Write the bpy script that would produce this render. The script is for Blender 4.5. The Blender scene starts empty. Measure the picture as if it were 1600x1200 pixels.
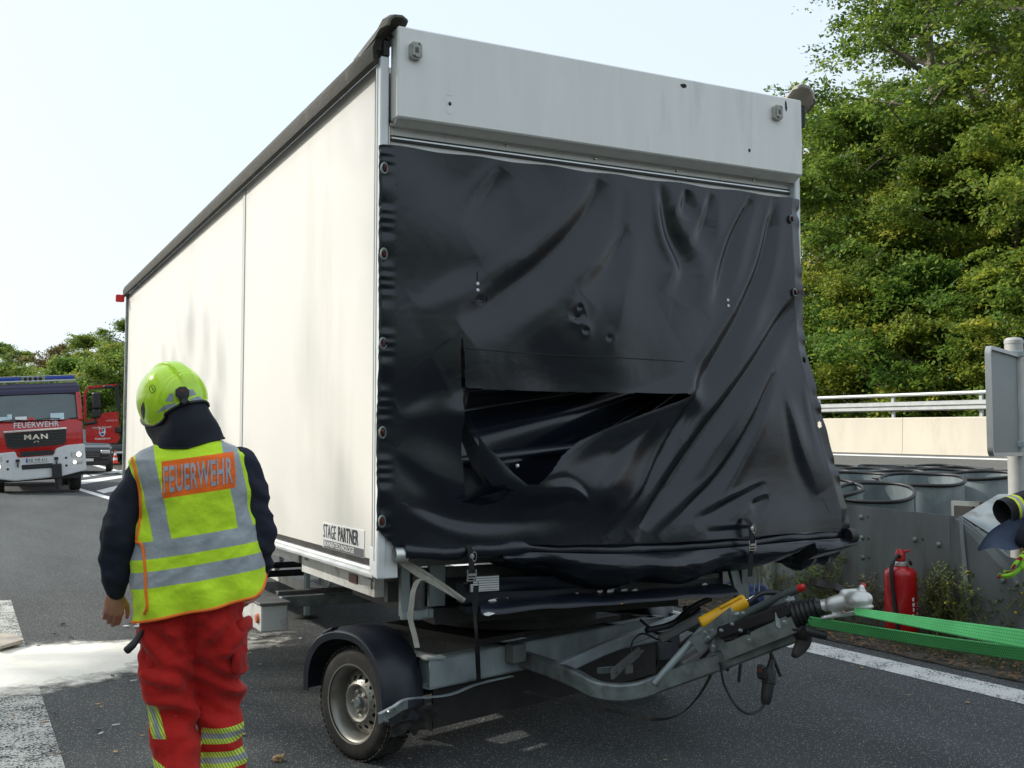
import bpy, bmesh, math, random
import numpy as np
from mathutils import Vector, Matrix, noise
from mathutils.bvhtree import BVHTree
R = math.radians
random.seed(7); rng = np.random.default_rng(7)
scene = bpy.context.scene
COL = scene.collection

# ---------------------------------------------------------------- camera
FOC = 1700.0; PITCH = math.atan(100/FOC); CAMH = 1.6
cd = bpy.data.cameras.new('camera'); cam = bpy.data.objects.new('camera', cd); COL.objects.link(cam)
cam.location = (0, 0, CAMH); cam.rotation_euler = (R(90)+PITCH, 0, 0)
cd.sensor_width = 36; cd.lens = 36*FOC/1600; cd.clip_start = 0.05; cd.clip_end = 3000
scene.camera = cam
# ---------------------------------------------------------------- sky and sun
SUN_EL = R(33); SUN_DIR2 = Vector((-.975, .22)).normalized()
w = bpy.data.worlds.new("World"); scene.world = w; w.use_nodes = True
nt = w.node_tree; bg = nt.nodes['Background']
sk = nt.nodes.new('ShaderNodeTexSky'); sk.sky_type = 'NISHITA'; sk.sun_disc = False
sk.sun_elevation = SUN_EL; sk.sun_rotation = math.atan2(SUN_DIR2.x, SUN_DIR2.y)
sk.air_density = 1.0; sk.dust_density = 3.5; sk.ozone_density = 1.2
hz = nt.nodes.new('ShaderNodeMix'); hz.data_type = 'RGBA'; hz.inputs[0].default_value = .62
hz.inputs[7].default_value = (8.7, 9.8, 10.7, 1)           # thin high cloud veil
nt.links.new(sk.outputs[0], hz.inputs[6]); nt.links.new(hz.outputs[2], bg.inputs[0])
bg.inputs[1].default_value = 0.122
sl = bpy.data.lights.new('sun', 'SUN'); so = bpy.data.objects.new('sun', sl); COL.objects.link(so)
sl.energy = 3.9; sl.angle = R(.9); sl.color = (1, .95, .86)
sd = Vector((SUN_DIR2.x*math.cos(SUN_EL), SUN_DIR2.y*math.cos(SUN_EL), math.sin(SUN_EL)))
so.rotation_euler = sd.to_track_quat('Z', 'Y').to_euler(); so.location = sd*50
vs = scene.view_settings; vs.view_transform = 'Standard'; vs.look = 'None'; vs.gamma = 1; vs.exposure = 0.17
vs.use_curve_mapping = False
scene.cycles.max_bounces = 8; scene.cycles.transparent_max_bounces = 8

# ---------------------------------------------------------------- measuring helpers
_R = Vector((1, 0, 0)); _U = Vector((0, -math.sin(PITCH), math.cos(PITCH))); _F = Vector((0, math.cos(PITCH), math.sin(PITCH)))
C0 = Vector((0, 0, CAMH))
def ray(px, py): return _R*((px-800)/FOC) + _U*((600-py)/FOC) + _F
def at(px, py, Y):
    r = ray(px, py); return C0 + r*(Y/r.y)
TH = R(26.8); TA = Vector((-.61, 5.19, 0))
TN = Vector((math.cos(TH), math.sin(TH), 0)); TU = Vector((-math.sin(TH), math.cos(TH), 0))
TM = Matrix.Translation(TA) @ Matrix.Rotation(TH, 4, 'Z'); TMI = TM.inverted()
def onp(px, py, o, nrm):
    r = ray(px, py); return C0 + r*((o-C0).dot(nrm)/r.dot(nrm))
def fr(px, py, y=0.0): return TMI @ onp(px, py, TA+TU*y, TU)       # point of the trailer plane y = const, trailer coordinates
def sd_(px, py, x=0.0): return TMI @ onp(px, py, TA+TN*x, TN)      # same, x = const
def smooth(a, b, x):
    t = min(1, max(0, (x-a)/(b-a))); return t*t*(3-2*t)
def zvs(v, s):
    z = .0155*max(0, min(s, 160)-8)
    z += 1.37*min(1, max(0, (v-8.3)/9.6)) + (0 if v < 19.5 else .05*min(v-19.5, 20))
    if v < -14: z += min(1.2, .12*(-14-v))
    return z
def zg(X, Y):
    q = TMI @ Vector((X, Y, 0)); return zvs(q.x, q.y)
def gpt(px, py, dz=0):
    r = ray(px, py); t = 3.0
    while t < 400:
        p = C0+r*t
        if p.z <= zg(p.x, p.y)+dz: break
        t *= 1.002
    return p
# ---------------------------------------------------------------- object helpers
PM = {}
def root_of(o):
    while o.parent: o = o.parent
    return o
def thing(name, label, cat, M=None, group=None):
    o = bpy.data.objects.new(name, None); COL.objects.link(o); o.empty_display_size = .1
    M = M or Matrix(); o.matrix_world = M; PM[o.name] = M.copy()
    o['label'] = label; o['category'] = cat
    if group: o['group'] = group
    return o
def tag(o, label, cat, group=None):
    o['label'] = label; o['category'] = cat
    if group: o['group'] = group
    return o
def kind(o, k): o['kind'] = k; return o
def link(name, me, mats, parent=None, auto=35):
    o = bpy.data.objects.new(name, me); COL.objects.link(o)
    if not isinstance(mats, (list, tuple)): mats = [mats]
    if len(me.materials) == 0:
        for m in mats: me.materials.append(m)
    if parent is not None: o.parent = parent
    if auto is not None and len(me.polygons):
        me.polygons.foreach_set('use_smooth', [True]*len(me.polygons))
        me.set_sharp_from_angle(angle=R(auto))
    return o
def frame(origin, xd, zd=None):
    """matrix with x along xd and z as near zd as can be"""
    x = Vector(xd).normalized(); z = Vector(zd or (0, 0, 1))
    y = z.cross(x)
    if y.length < 1e-5: y = Vector((0, 1, 0)).cross(x)
    y.normalize(); z = x.cross(y)
    M = Matrix((x, y, z)).transposed().to_4x4(); M.translation = Vector(origin); return M
class MB:
    def __init__(s): s.bm = bmesh.new(); s.mi = 0
    def _fin(s, fs, M=None):
        for f in fs: f.material_index = s.mi
        if M is not None:
            vs_ = list({v for f in fs for v in f.verts}); bmesh.ops.transform(s.bm, matrix=M, verts=vs_)
    def box(s, c, d, M=None, bev=0.0, rot=None):
        r = bmesh.ops.create_cube(s.bm, size=1.0)
        vs_ = r['verts']
        for v in vs_: v.co = Vector((v.co.x*d[0], v.co.y*d[1], v.co.z*d[2]))
        fs = list({f for v in vs_ for f in v.link_faces})
        if bev > 0:
            es = list({e for f in fs for e in f.edges})
            rr = bmesh.ops.bevel(s.bm, geom=es, offset=bev, segments=1, affect='EDGES', profile=.5)
            vs_ = list({v for f in rr['faces'] for v in f.verts} | {v for v in vs_ if v.is_valid})
            fs = list({f for v in vs_ for f in v.link_faces})
        MM = Matrix.Translation(c)
        if rot is not None: MM = MM @ rot.to_4x4()
        if M is not None: MM = M @ MM
        s._fin(fs, MM); return s
    def bar(s, a, b, wd, ht, M=None, up=None, bev=0.0):
        a = Vector(a); b = Vector(b); L = (b-a).length
        F = frame((a+b)/2, b-a, up); 
        if M is not None: F = M @ F
        return s.box((0, 0, 0), (L, wd, ht), F, bev)
    def tube(s, pts, r, n=8, M=None, caps=True, closed=False):
        pts = [Vector(p) for p in pts]; N = len(pts)
        rs = r if isinstance(r, (list, tuple)) else [r]*N
        rings = []; prev = None
        for i, p in enumerate(pts):
            if closed: t = (pts[(i+1) % N]-pts[i-1])
            else: t = (pts[min(i+1, N-1)]-pts[max(i-1, 0)])
            t.normalize()
            if prev is None:
                a = Vector((0, 0, 1)) if abs(t.z) < .9 else Vector((1, 0, 0))
                x = a.cross(t).normalized()
            else:
                x = prev - t*prev.dot(t)
                x = x.normalized() if x.length > 1e-6 else Vector((1, 0, 0))
            prev = x; y = t.cross(x)
            rings.append([s.bm.verts.new(p+(x*math.cos(k*2*math.pi/n)+y*math.sin(k*2*math.pi/n))*rs[i]) for k in range(n)])
        fs = []
        for i in range(N if closed else N-1):
            A = rings[i]; B = rings[(i+1) % N]
            for k in range(n):
                fs.append(s.bm.faces.new((A[k], A[(k+1) % n], B[(k+1) % n], B[k])))
        if caps and not closed:
            fs.append(s.bm.faces.new(rings[0][::-1])); fs.append(s.bm.faces.new(rings[-1]))
        s._fin(fs, M); return s
    def lathe(s, prof, n=24, M=None, arc=2*math.pi, closed_prof=False):
        """prof: (r, h); axis z"""
        full = abs(arc-2*math.pi) < 1e-6; m = n if full else n+1
        rings = [[s.bm.verts.new((r*math.cos(k*arc/n), r*math.sin(k*arc/n), h)) for k in range(m)] for r, h in prof]
        fs = []
        for i in range(len(prof) if closed_prof else len(prof)-1):
            A = rings[i]; B = rings[(i+1) % len(prof)]
            for k in range(n):
                k2 = (k+1) % m
                try: fs.append(s.bm.faces.new((A[k], A[k2], B[k2], B[k])))
                except ValueError: pass
        bmesh.ops.remove_doubles(s.bm, verts=[v for ring in (rings[0], rings[-1]) for v in ring], dist=1e-6)
        fs = [f for f in fs if f.is_valid]
        s._fin(fs, M); return s
    def prism(s, poly, h0, h1, M=None):
        """poly in xy, extruded along z"""
        a = [s.bm.verts.new((p[0], p[1], h0)) for p in poly]; b = [s.bm.verts.new((p[0], p[1], h1)) for p in poly]
        n = len(poly); fs = [s.bm.faces.new(a[::-1]), s.bm.faces.new(b)]
        for k in range(n): fs.append(s.bm.faces.new((a[k], a[(k+1) % n], b[(k+1) % n], b[k])))
        s._fin(fs, M); return s
    def ell(s, c, d, M=None, u=16, v=10):
        r = bmesh.ops.create_uvsphere(s.bm, u_segments=u, v_segments=v, radius=1)
        fs = list({f for q in r['verts'] for f in q.link_faces})
        MM = Matrix.Translation(c) @ Matrix.Diagonal((d[0], d[1], d[2], 1))
        s._fin(fs, M @ MM if M is not None else MM); return s
    def quad(s, pts, M=None):
        f = s.bm.faces.new([s.bm.verts.new(p) for p in pts]); s._fin([f], M); return s
    def ribbon(s, pts, wv, th, M=None):
        """flat strap through pts; wv: width vector or list of them"""
        pts = [Vector(p) for p in pts]; n = len(pts); ws = wv if isinstance(wv, list) else [wv]*n
        rings = []
        for i, p in enumerate(pts):
            t = (pts[min(i+1, n-1)]-pts[max(i-1, 0)]).normalized(); wd = Vector(ws[i]); nn = t.cross(wd).normalized()*th*.5
            rings.append([s.bm.verts.new(q) for q in (p-wd*.5-nn, p+wd*.5-nn, p+wd*.5+nn, p-wd*.5+nn)])
        fs = []
        for A, B in zip(rings, rings[1:]):
            for k in range(4): fs.append(s.bm.faces.new((A[k], A[(k+1) % 4], B[(k+1) % 4], B[k])))
        fs += [s.bm.faces.new(rings[0][::-1]), s.bm.faces.new(rings[-1])]
        s._fin(fs, M); return s
    def mesh(s, name, M=None):
        if M is not None: bmesh.ops.transform(s.bm, matrix=M, verts=s.bm.verts[:])
        bmesh.ops.recalc_face_normals(s.bm, faces=s.bm.faces[:])
        me = bpy.data.meshes.new(name); s.bm.to_mesh(me); s.bm.free(); return me
    def build(s, name, mats, parent=None, M=None, auto=35):
        return link(name, s.mesh(name, M), mats, parent, auto)
def raw(name, verts, faces, mats, parent=None, auto=None):
    me = bpy.data.meshes.new(name); me.from_pydata([tuple(v) for v in verts], [], faces); me.update()
    return link(name, me, mats, parent, auto)
def copy_tree(o, parent=None):
    c = o.copy(); COL.objects.link(c)
    if parent is not None: c.parent = parent
    for ch in list(o.children): copy_tree(ch, c)
    return c
def bez(pts, n=8):
    """Catmull-Rom through pts"""
    P = [Vector(p) for p in pts]; P = [P[0]*2-P[1]]+P+[P[-1]*2-P[-2]]; out = []
    for i in range(1, len(P)-2):
        for k in range(n):
            t = k/n; a, b, c, d = P[i-1:i+3]
            out.append(.5*((2*b)+(c-a)*t+(2*a-5*b+4*c-d)*t*t+(3*b-a-3*c+d)*t**3))
    out.append(P[-2]); return out
def text_mesh(s, size, bold=0.0, ext=0.002, align='CENTER', sx=1.0, name='lettering', sp=1.0):
    cu = bpy.data.curves.new(name, 'FONT'); cu.body = s; cu.size = size; cu.extrude = ext; cu.offset = bold; cu.space_character = sp
    cu.align_x = align; cu.align_y = 'CENTER'; cu.resolution_u = 3
    t = bpy.data.objects.new(name, cu); COL.objects.link(t)
    dg = bpy.context.evaluated_depsgraph_get(); me = bpy.data.meshes.new_from_object(t.evaluated_get(dg), depsgraph=dg)
    bpy.data.objects.remove(t); me.transform(Matrix.Diagonal((sx, 1, 1, 1))); me.materials.clear(); me.name = name
    return me
def lettering(s, size, mat, parent, M, **k):
    me = text_mesh(s, size, **k); me.transform(M); return link('lettering', me, mat, parent, None)
def remesh(mb, name, voxel, sm=4, fn=None, mats=None, parent=None, M=None, auto=180):
    """fuse the closed pieces of mb into one continuous surface"""
    me0 = mb.mesh(name); o = bpy.data.objects.new(name, me0); COL.objects.link(o)
    m = o.modifiers.new('r', 'REMESH'); m.mode = 'VOXEL'; m.voxel_size = voxel
    if sm: m2 = o.modifiers.new('s', 'SMOOTH'); m2.iterations = sm; m2.factor = .5
    dg = bpy.context.evaluated_depsgraph_get(); me = bpy.data.meshes.new_from_object(o.evaluated_get(dg), depsgraph=dg)
    bpy.data.objects.remove(o); bpy.data.meshes.remove(me0); me.materials.clear()
    if fn:
        me.update(); nr = [v.normal.copy() for v in me.vertices]
        for v, nn in zip(me.vertices, nr): v.co = fn(v.co.copy(), nn)
    if M is not None: me.transform(M)
    me.update(); me.name = name
    return link(name, me, mats, parent, auto)
def capsule(mb, a, b, ra, rb, n=14):
    """closed tapered limb with round ends"""
    a = Vector(a); b = Vector(b); d = (b-a).normalized(); pts = []; rs = []
    for k in range(4):
        t = math.pi/2*(k/4); pts.append(a-d*ra*math.cos(t)); rs.append(max(1e-4, ra*math.sin(t)))
    pts += [a, b]; rs += [ra, rb]
    for k in range(3, -1, -1):
        t = math.pi/2*(k/4); pts.append(b+d*rb*math.cos(t)); rs.append(max(1e-4, rb*math.sin(t)))
    mb.tube(pts, rs, n); return mb
def fbm(p, o=3):
    a = 0; k = 1.0
    for _ in range(o): a += noise.noise(p)*k; p = p*2.03; k *= .5
    return a
# ---------------------------------------------------------------- materials
def _n(nt, t, **k):
    n = nt.nodes.new(t)
    for a, b in k.items(): setattr(n, a, b)
    return n
def mat(name, col, rough=.6, metal=0.0, var=.12, scale=6.0, bump=0.0, bscale=60.0, dirt=None, dscale=2.5, dth=.55, spec=.5,
        coat=0.0, stretch=None, trans=0.0, emit=None, sub=None):
    m = bpy.data.materials.new(name); m.use_nodes = True; nt = m.node_tree; b = nt.nodes['Principled BSDF']
    L = nt.links.new
    tc = _n(nt, 'ShaderNodeTexCoord'); vec = tc.outputs['Object']
    if stretch:
        mp = _n(nt, 'ShaderNodeMapping'); mp.inputs['Scale'].default_value = stretch; L(vec, mp.inputs[0]); vec2 = mp.outputs[0]
    else: vec2 = vec
    ns = _n(nt, 'ShaderNodeTexNoise'); ns.inputs['Scale'].default_value = scale; ns.inputs['Detail'].default_value = 6; L(vec2, ns.inputs['Vector'])
    rp = _n(nt, 'ShaderNodeMapRange'); L(ns.outputs['Fac'], rp.inputs[0]); rp.inputs[1].default_value = .3; rp.inputs[2].default_value = .7
    rp.inputs[3].default_value = 1-var; rp.inputs[4].default_value = 1+var
    mx = _n(nt, 'ShaderNodeVectorMath', operation='SCALE'); mx.inputs[0].default_value = col[:3]; L(rp.outputs[0], mx.inputs['Scale'])
    out = mx.outputs[0]
    if dirt:
        n2 = _n(nt, 'ShaderNodeTexNoise'); n2.inputs['Scale'].default_value = dscale; n2.inputs['Detail'].default_value = 8; n2.inputs['Roughness'].default_value = .65
        L(vec2, n2.inputs['Vector'])
        r2 = _n(nt, 'ShaderNodeMapRange'); L(n2.outputs['Fac'], r2.inputs[0]); r2.inputs[1].default_value = dth; r2.inputs[2].default_value = dth+.18
        mm = _n(nt, 'ShaderNodeMix', data_type='RGBA'); L(r2.outputs[0], mm.inputs[0]); L(out, mm.inputs[6]); mm.inputs[7].default_value = (*dirt, 1)
        out = mm.outputs[2]
    L(out, b.inputs['Base Color'])
    rr = _n(nt, 'ShaderNodeMapRange'); L(ns.outputs['Fac'], rr.inputs[0]); rr.inputs[3].default_value = max(.03, rough-.12); rr.inputs[4].default_value = min(1, rough+.12)
    L(rr.outputs[0], b.inputs['Roughness']); b.inputs['Metallic'].default_value = metal; b.inputs['Specular IOR Level'].default_value = spec
    b.inputs['Coat Weight'].default_value = coat
    if bump:
        n3 = _n(nt, 'ShaderNodeTexNoise'); n3.inputs['Scale'].default_value = bscale; n3.inputs['Detail'].default_value = 4; L(vec2, n3.inputs['Vector'])
        bp_ = _n(nt, 'ShaderNodeBump'); bp_.inputs['Strength'].default_value = bump; bp_.inputs['Distance'].default_value = .01; L(n3.outputs['Fac'], bp_.inputs['Height'])
        L(bp_.outputs[0], b.inputs['Normal'])
    if trans: b.inputs['Transmission Weight'].default_value = trans
    if emit: b.inputs['Emission Color'].default_value = (*emit[:3], 1); b.inputs['Emission Strength'].default_value = emit[3]
    return m
M_ = {}
def mk(name, *a, **k): M_[name] = mat(name, *a, **k); return M_[name]
mk('white_panel', (.72, .70, .65), .42, var=.02, scale=1.5, dirt=(.63, .62, .56), dscale=1.3, dth=.53, stretch=(1, 1, .25), bump=.02, bscale=3)
mk('header_panel', (.86, .85, .81), .42, var=.04, scale=2.5, dirt=(.66, .68, .66), dscale=1.6, dth=.58, stretch=(4, 4, .5), bump=.03, bscale=5)
mk('aluminium', (.72, .73, .72), .38, .75, var=.08, dirt=(.35, .34, .30), dth=.62, dscale=7)
mk('white_post', (.78, .80, .80), .4, 0, var=.05, dirt=(.5, .5, .45), dth=.62, dscale=9)
mk('galvanised', (.22, .25, .245), .42, .55, var=.3, scale=14, dirt=(.11, .10, .08), dth=.56, dscale=6, bump=.1, bscale=90)
mk('galvanised_light', (.33, .38, .39), .5, .35, var=.2, scale=9, dirt=(.30, .29, .25), dth=.58, dscale=3, stretch=(1, 1, .5), bump=.05, bscale=60)
mk('grey_steel', (.16, .165, .16), .6, .3, var=.25, scale=10, dirt=(.08, .06, .045), dth=.52, dscale=5, bump=.1)
mk('dark_steel', (.022, .021, .021), .6, .2, var=.3, scale=12, dirt=(.09, .055, .03), dth=.6, dscale=8, bump=.1)
mk('blue_paint', (.010, .014, .024), .38, 0, var=.3, scale=5, dirt=(.30, .30, .28), dth=.69, dscale=14)
mk('primer_beam', (.60, .60, .57), .6, 0, var=.15, dirt=(.22, .19, .15), dth=.55, dscale=5)
mk('moss_edge', (.018, .017, .010), .8, 0, var=.5, scale=9, dirt=(.05, .048, .028), dth=.52, dscale=12, bump=.4, bscale=50)
mk('seam_strip', (.50, .51, .49), .5, var=.03); mk('lamp_housing', (.40, .40, .36), .6, 0, var=.2, scale=30)
mk('black_plastic', (.014, .014, .015), .45, 0, var=.3)
mk('fender_plastic', (.016, .019, .028), .38, 0, var=.25, scale=4, dirt=(.06, .065, .07), dth=.62, dscale=6, bump=.05, bscale=200)
mk('rubber', (.022, .020, .018), .75, 0, var=.35, scale=9, dirt=(.07, .06, .045), dth=.5, dscale=6, bump=.2, bscale=80)
mk('rim_steel', (.30, .29, .26), .42, .6, var=.12, scale=8, dirt=(.16, .12, .08), dth=.58, dscale=9)
mk('chrome', (.75, .75, .74), .2, 1, var=.05)
mk('cast_alu', (.62, .62, .59), .42, .6, var=.1, dirt=(.3, .28, .24), dth=.62, dscale=14, bump=.05, bscale=120)
mk('yellow_plastic', (.80, .42, .008), .42, 0, var=.1, scale=20, dirt=(.35, .25, .08), dth=.62, dscale=25)
mk('red_plastic', (.60, .02, .015), .4, 0, var=.1)
mk('orange_reflector', (.65, .16, .05), .35, 0, var=.1)
mk('strap_grey', (.42, .40, .34), .85, 0, var=.2, scale=25, bump=.3, bscale=300)
mk('strap_black', (.012, .012, .013), .8, 0, var=.2, bump=.3, bscale=300)
mk('black_print', (.01, .01, .01), .5, 0, var=0)
mk('white_print', (.78, .78, .76), .5, 0, var=0)
mk('grey_print', (.10, .105, .11), .5, 0, var=0)
mk('concrete', (.56, .51, .42), .85, 0, var=.06, scale=2, dirt=(.46, .42, .34), dth=.55, dscale=1.2, stretch=(1, 1, .4), bump=.1, bscale=20)
mk('guard_rail', (.42, .44, .44), .5, .3, var=.08)
mk('bark', (.19, .165, .13), .9, 0, var=.35, scale=8, stretch=(1, 1, .2), bump=.5, bscale=20)
# ================================================================ SETTING
def asphalt(name, base, light, speck):
    m = bpy.data.materials.new(name); m.use_nodes = True; nt = m.node_tree; L = nt.links.new; b = nt.nodes['Principled BSDF']
    tc = _n(nt, 'ShaderNodeTexCoord'); v = tc.outputs['Object']
    n1 = _n(nt, 'ShaderNodeTexNoise'); n1.inputs['Scale'].default_value = .9; n1.inputs['Detail'].default_value = 7; n1.inputs['Roughness'].default_value = .6
    mp = _n(nt, 'ShaderNodeMapping'); mp.inputs['Scale'].default_value = (1, .22, 1); L(v, mp.inputs[0]); L(mp.outputs[0], n1.inputs[0])
    n2 = _n(nt, 'ShaderNodeTexNoise'); n2.inputs['Scale'].default_value = 130; n2.inputs['Detail'].default_value = 3; L(v, n2.inputs[0])
    vo = _n(nt, 'ShaderNodeTexVoronoi'); vo.inputs['Scale'].default_value = 125; L(v, vo.inputs['Vector'])
    wn = _n(nt, 'ShaderNodeSeparateColor'); L(vo.outputs['Color'], wn.inputs[0])
    gt = _n(nt, 'ShaderNodeMath', operation='GREATER_THAN'); L(wn.outputs[0], gt.inputs[0]); gt.inputs[1].default_value = 1-speck
    lt = _n(nt, 'ShaderNodeMath', operation='LESS_THAN'); L(vo.outputs['Distance'], lt.inputs[0]); lt.inputs[1].default_value = .42
    ml = _n(nt, 'ShaderNodeMath', operation='MULTIPLY'); L(gt.outputs[0], ml.inputs[0]); L(lt.outputs[0], ml.inputs[1])
    a = _n(nt, 'ShaderNodeMix', data_type='RGBA'); r1 = _n(nt, 'ShaderNodeMapRange'); L(n1.outputs[0], r1.inputs[0]); r1.inputs[1].default_value = .36; r1.inputs[2].default_value = .66  # broad tone patches, contrast raised to suggest faint shade streaks
    L(r1.outputs[0], a.inputs[0]); a.inputs[6].default_value = (*base, 1); a.inputs[7].default_value = (*light, 1)
    c = _n(nt, 'ShaderNodeMix', data_type='RGBA', blend_type='MULTIPLY'); c.inputs[0].default_value = 1; L(a.outputs[2], c.inputs[6])
    r2 = _n(nt, 'ShaderNodeMapRange'); L(n2.outputs[0], r2.inputs[0]); r2.inputs[1].default_value = .3; r2.inputs[2].default_value = .7; r2.inputs[3].default_value = .45; r2.inputs[4].default_value = 1.55
    L(r2.outputs[0], c.inputs[7])
    e = _n(nt, 'ShaderNodeMix', data_type='RGBA'); L(ml.outputs[0], e.inputs[0]); L(c.outputs[2], e.inputs[6]); e.inputs[7].default_value = (.40, .39, .34, 1)
    L(e.outputs[2], b.inputs['Base Color']); b.inputs['Roughness'].default_value = .82; b.inputs['Specular IOR Level'].default_value = .35
    bu = _n(nt, 'ShaderNodeBump'); bu.inputs['Strength'].default_value = .7; bu.inputs['Distance'].default_value = .006
    ad = _n(nt, 'ShaderNodeMath', operation='SUBTRACT'); L(n2.outputs[0], ad.inputs[0]); L(vo.outputs['Distance'], ad.inputs[1]); L(ad.outputs[0], bu.inputs['Height']); L(bu.outputs[0], b.inputs['Normal'])
    M_[name] = m; return m
asphalt('asphalt', (.040, .044, .046), (.074, .080, .082), .15)
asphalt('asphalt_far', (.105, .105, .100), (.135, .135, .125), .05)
def worn_paint(name, cov, col=(.62, .62, .58)):
    """road paint rubbed through to the stones; the gaps are transparent"""
    m = bpy.data.materials.new(name); m.use_nodes = True; nt = m.node_tree; L = nt.links.new; b = nt.nodes['Principled BSDF']
    tc = _n(nt, 'ShaderNodeTexCoord'); v = tc.outputs['Object']
    n1 = _n(nt, 'ShaderNodeTexNoise'); n1.inputs['Scale'].default_value = 75; n1.inputs['Detail'].default_value = 4; L(v, n1.inputs[0])
    n2 = _n(nt, 'ShaderNodeTexNoise'); n2.inputs['Scale'].default_value = 5; n2.inputs['Detail'].default_value = 5; L(v, n2.inputs[0])
    s = _n(nt, 'ShaderNodeMath', operation='MULTIPLY_ADD'); L(n2.outputs[0], s.inputs[0]); s.inputs[1].default_value = .5; L(n1.outputs[0], s.inputs[2])
    r = _n(nt, 'ShaderNodeMapRange'); L(s.outputs[0], r.inputs[0]); r.inputs[1].default_value = .75+cov; r.inputs[2].default_value = .69+cov
    b.inputs['Base Color'].default_value = (*col, 1); b.inputs['Roughness'].default_value = .8
    L(r.outputs[0], b.inputs['Alpha'])
    bu = _n(nt, 'ShaderNodeBump'); bu.inputs['Strength'].default_value = .5; bu.inputs['Distance'].default_value = .004; L(n1.outputs[0], bu.inputs['Height']); L(bu.outputs[0], b.inputs['Normal'])
    M_[name] = m; return m
worn_paint('paint_edge', .12, (.66, .66, .63)); worn_paint('paint_worn', .055, (.50, .51, .48)); worn_paint('paint_far', .2, (.75, .75, .72))
def soil():
    m = mat('soil', (.050, .046, .032), .95, 0, var=.6, scale=7, dirt=(.12, .075, .04), dth=.54, dscale=16, bump=1.0, bscale=45); M_['soil'] = m; return m
soil(); mk('grass_ground', (.055, .065, .022), .95, var=.5, scale=3, bump=1, bscale=20)
mk('forest_floor', (.035, .03, .018), .95, var=.5, scale=2, bump=1, bscale=10)

def sheet(name, vr, sr, nv, ns, dz, m, wob=0):
    V = []; F = []
    for j in range(ns+1):
        s_ = sr[0]+(sr[1]-sr[0])*(j/ns)**(1.6 if ns > 40 else 1)
        for i in range(nv+1):
            v = vr[0]+(vr[1]-vr[0])*i/nv
            p = TM @ Vector((v, s_, 0)); V.append((p.x, p.y, zvs(v, s_)+dz))
    for j in range(ns):
        for i in range(nv):
            a = j*(nv+1)+i; F.append((a, a+1, a+nv+2, a+nv+1))
    # object coordinates aligned with the road
    o = raw(name, [TMI @ Vector(p) for p in V], F, m, None, 60); o.matrix_world = TM; return kind(o, 'structure')
# terrain: one sheet to the horizon, finer near
def terrain():
    vs_ = [-1500, -600, -250, -120, -60, -30, -20, -14, -10, -6, -3, 0, 3, 4.5, 5.5, 6.5, 7.5, 8.3, 9.5, 11, 12.5, 14, 16, 17.9, 19.5, 22, 26, 32, 39.5, 60, 120, 250, 600, 1500]
    ss = [-900, -300, -100, -40, -20, -10, -5, 0, 4, 8, 12, 18, 25, 35, 50, 70, 100, 130, 168, 250, 500, 1000, 2200]
    V = [(v, s_, zvs(v, s_)-.03) for s_ in ss for v in vs_]; n = len(vs_)
    F = [(j*n+i, j*n+i+1, (j+1)*n+i+1, (j+1)*n+i) for j in range(len(ss)-1) for i in range(n-1)]
    o = raw('ground', V, F, M_['forest_floor'], None, 60); o.matrix_world = TM; kind(o, 'structure')
terrain()
sheet('road', (-14, 4.72), (-12, 168), 12, 60, 0.0, M_['asphalt'])
sheet('far_road', (11.6, 17.9), (-25, 168), 8, 60, 0.0, M_['asphalt_far'])
def verge():
    V = []; F = []; nv, ns = 60, 300; me_v = []
    for j in range(ns+1):
        s_ = -9+60*j/ns
        for i in range(nv+1):
            t = i/nv; v = 4.70+(11.7-4.70)*t
            if i == 0: v += .05*fbm(Vector((s_*2.2, 0, 3)), 4)
            h = .012+.03*min(1, t*9)+.03*fbm(Vector((v*2, s_*2, 0)), 4)*min(1, t*8)
            V.append((v, s_, zvs(v, s_)+(h if 0 < i < nv else .006)))
    for j in range(ns):
        for i in range(nv):
            a = j*(nv+1)+i; F.append((a, a+1, a+nv+2, a+nv+1))
    o = raw('verge', V, F, M_['soil'], None, 180); o.matrix_world = TM; kind(o, 'structure')
verge()
sheet('grass_bank', (18.3, 39), (-25, 168), 10, 50, 0.012, M_['grass_ground'])

def strip(name, v0, v1, s0, s1, m, n=None):
    n = n or max(2, int((s1-s0)/1.5)); o = sheet(name, (v0, v1), (s0, s1), 1, min(n, 40), .004, m); return o
strip('road_marking', 4.17, 4.50, -10, 22, M_['paint_edge'], 30)
strip('road_marking', 4.17, 4.50, 22.02, 120, M_['paint_far'], 40)
strip('road_marking', -1.66, -1.29, -4, 3.6, M_['paint_worn'])
strip('road_marking', -1.66, -1.29, 4.7, 7.8, M_['paint_worn'])
strip('road_marking', 17.45, 17.62, -20, 120, M_['paint_far'], 40)
# hatched area beside the fire engine, measured on the ground
def marking(pts):
    P = [gpt(x, y) for x, y in pts]
    P = [Vector((p.x, p.y, zg(p.x, p.y)+.006)) for p in P]
    n = len(P)//2; V = []; F = []
    A, B = P[:n], P[n:][::-1]; K = 6
    for i in range(n-1):
        for k in range(K+1):
            if i and k == 0: continue
            for q0, q1 in ((A[i], A[i+1]), (B[i], B[i+1])):
                p = q0.lerp(q1, k/K); V.append((p.x, p.y, zg(p.x, p.y)+.006))
    F = [(2*i, 2*i+1, 2*i+3, 2*i+2) for i in range(len(V)//2-1)]
    c = P[0]; o = raw('road_marking', [Vector(v) for v in V], F, M_['paint_far'], None, None); kind(o, 'structure')
marking([(124, 763), (205, 786), (205, 791), (124, 767)])
marking([(127, 751), (205, 741), (205, 744.5), (127, 757)])
marking([(130, 742), (205, 733), (205, 735.5), (130, 746)])
marking([(150, 767), (205, 754), (205, 762), (162, 771)])
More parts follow.
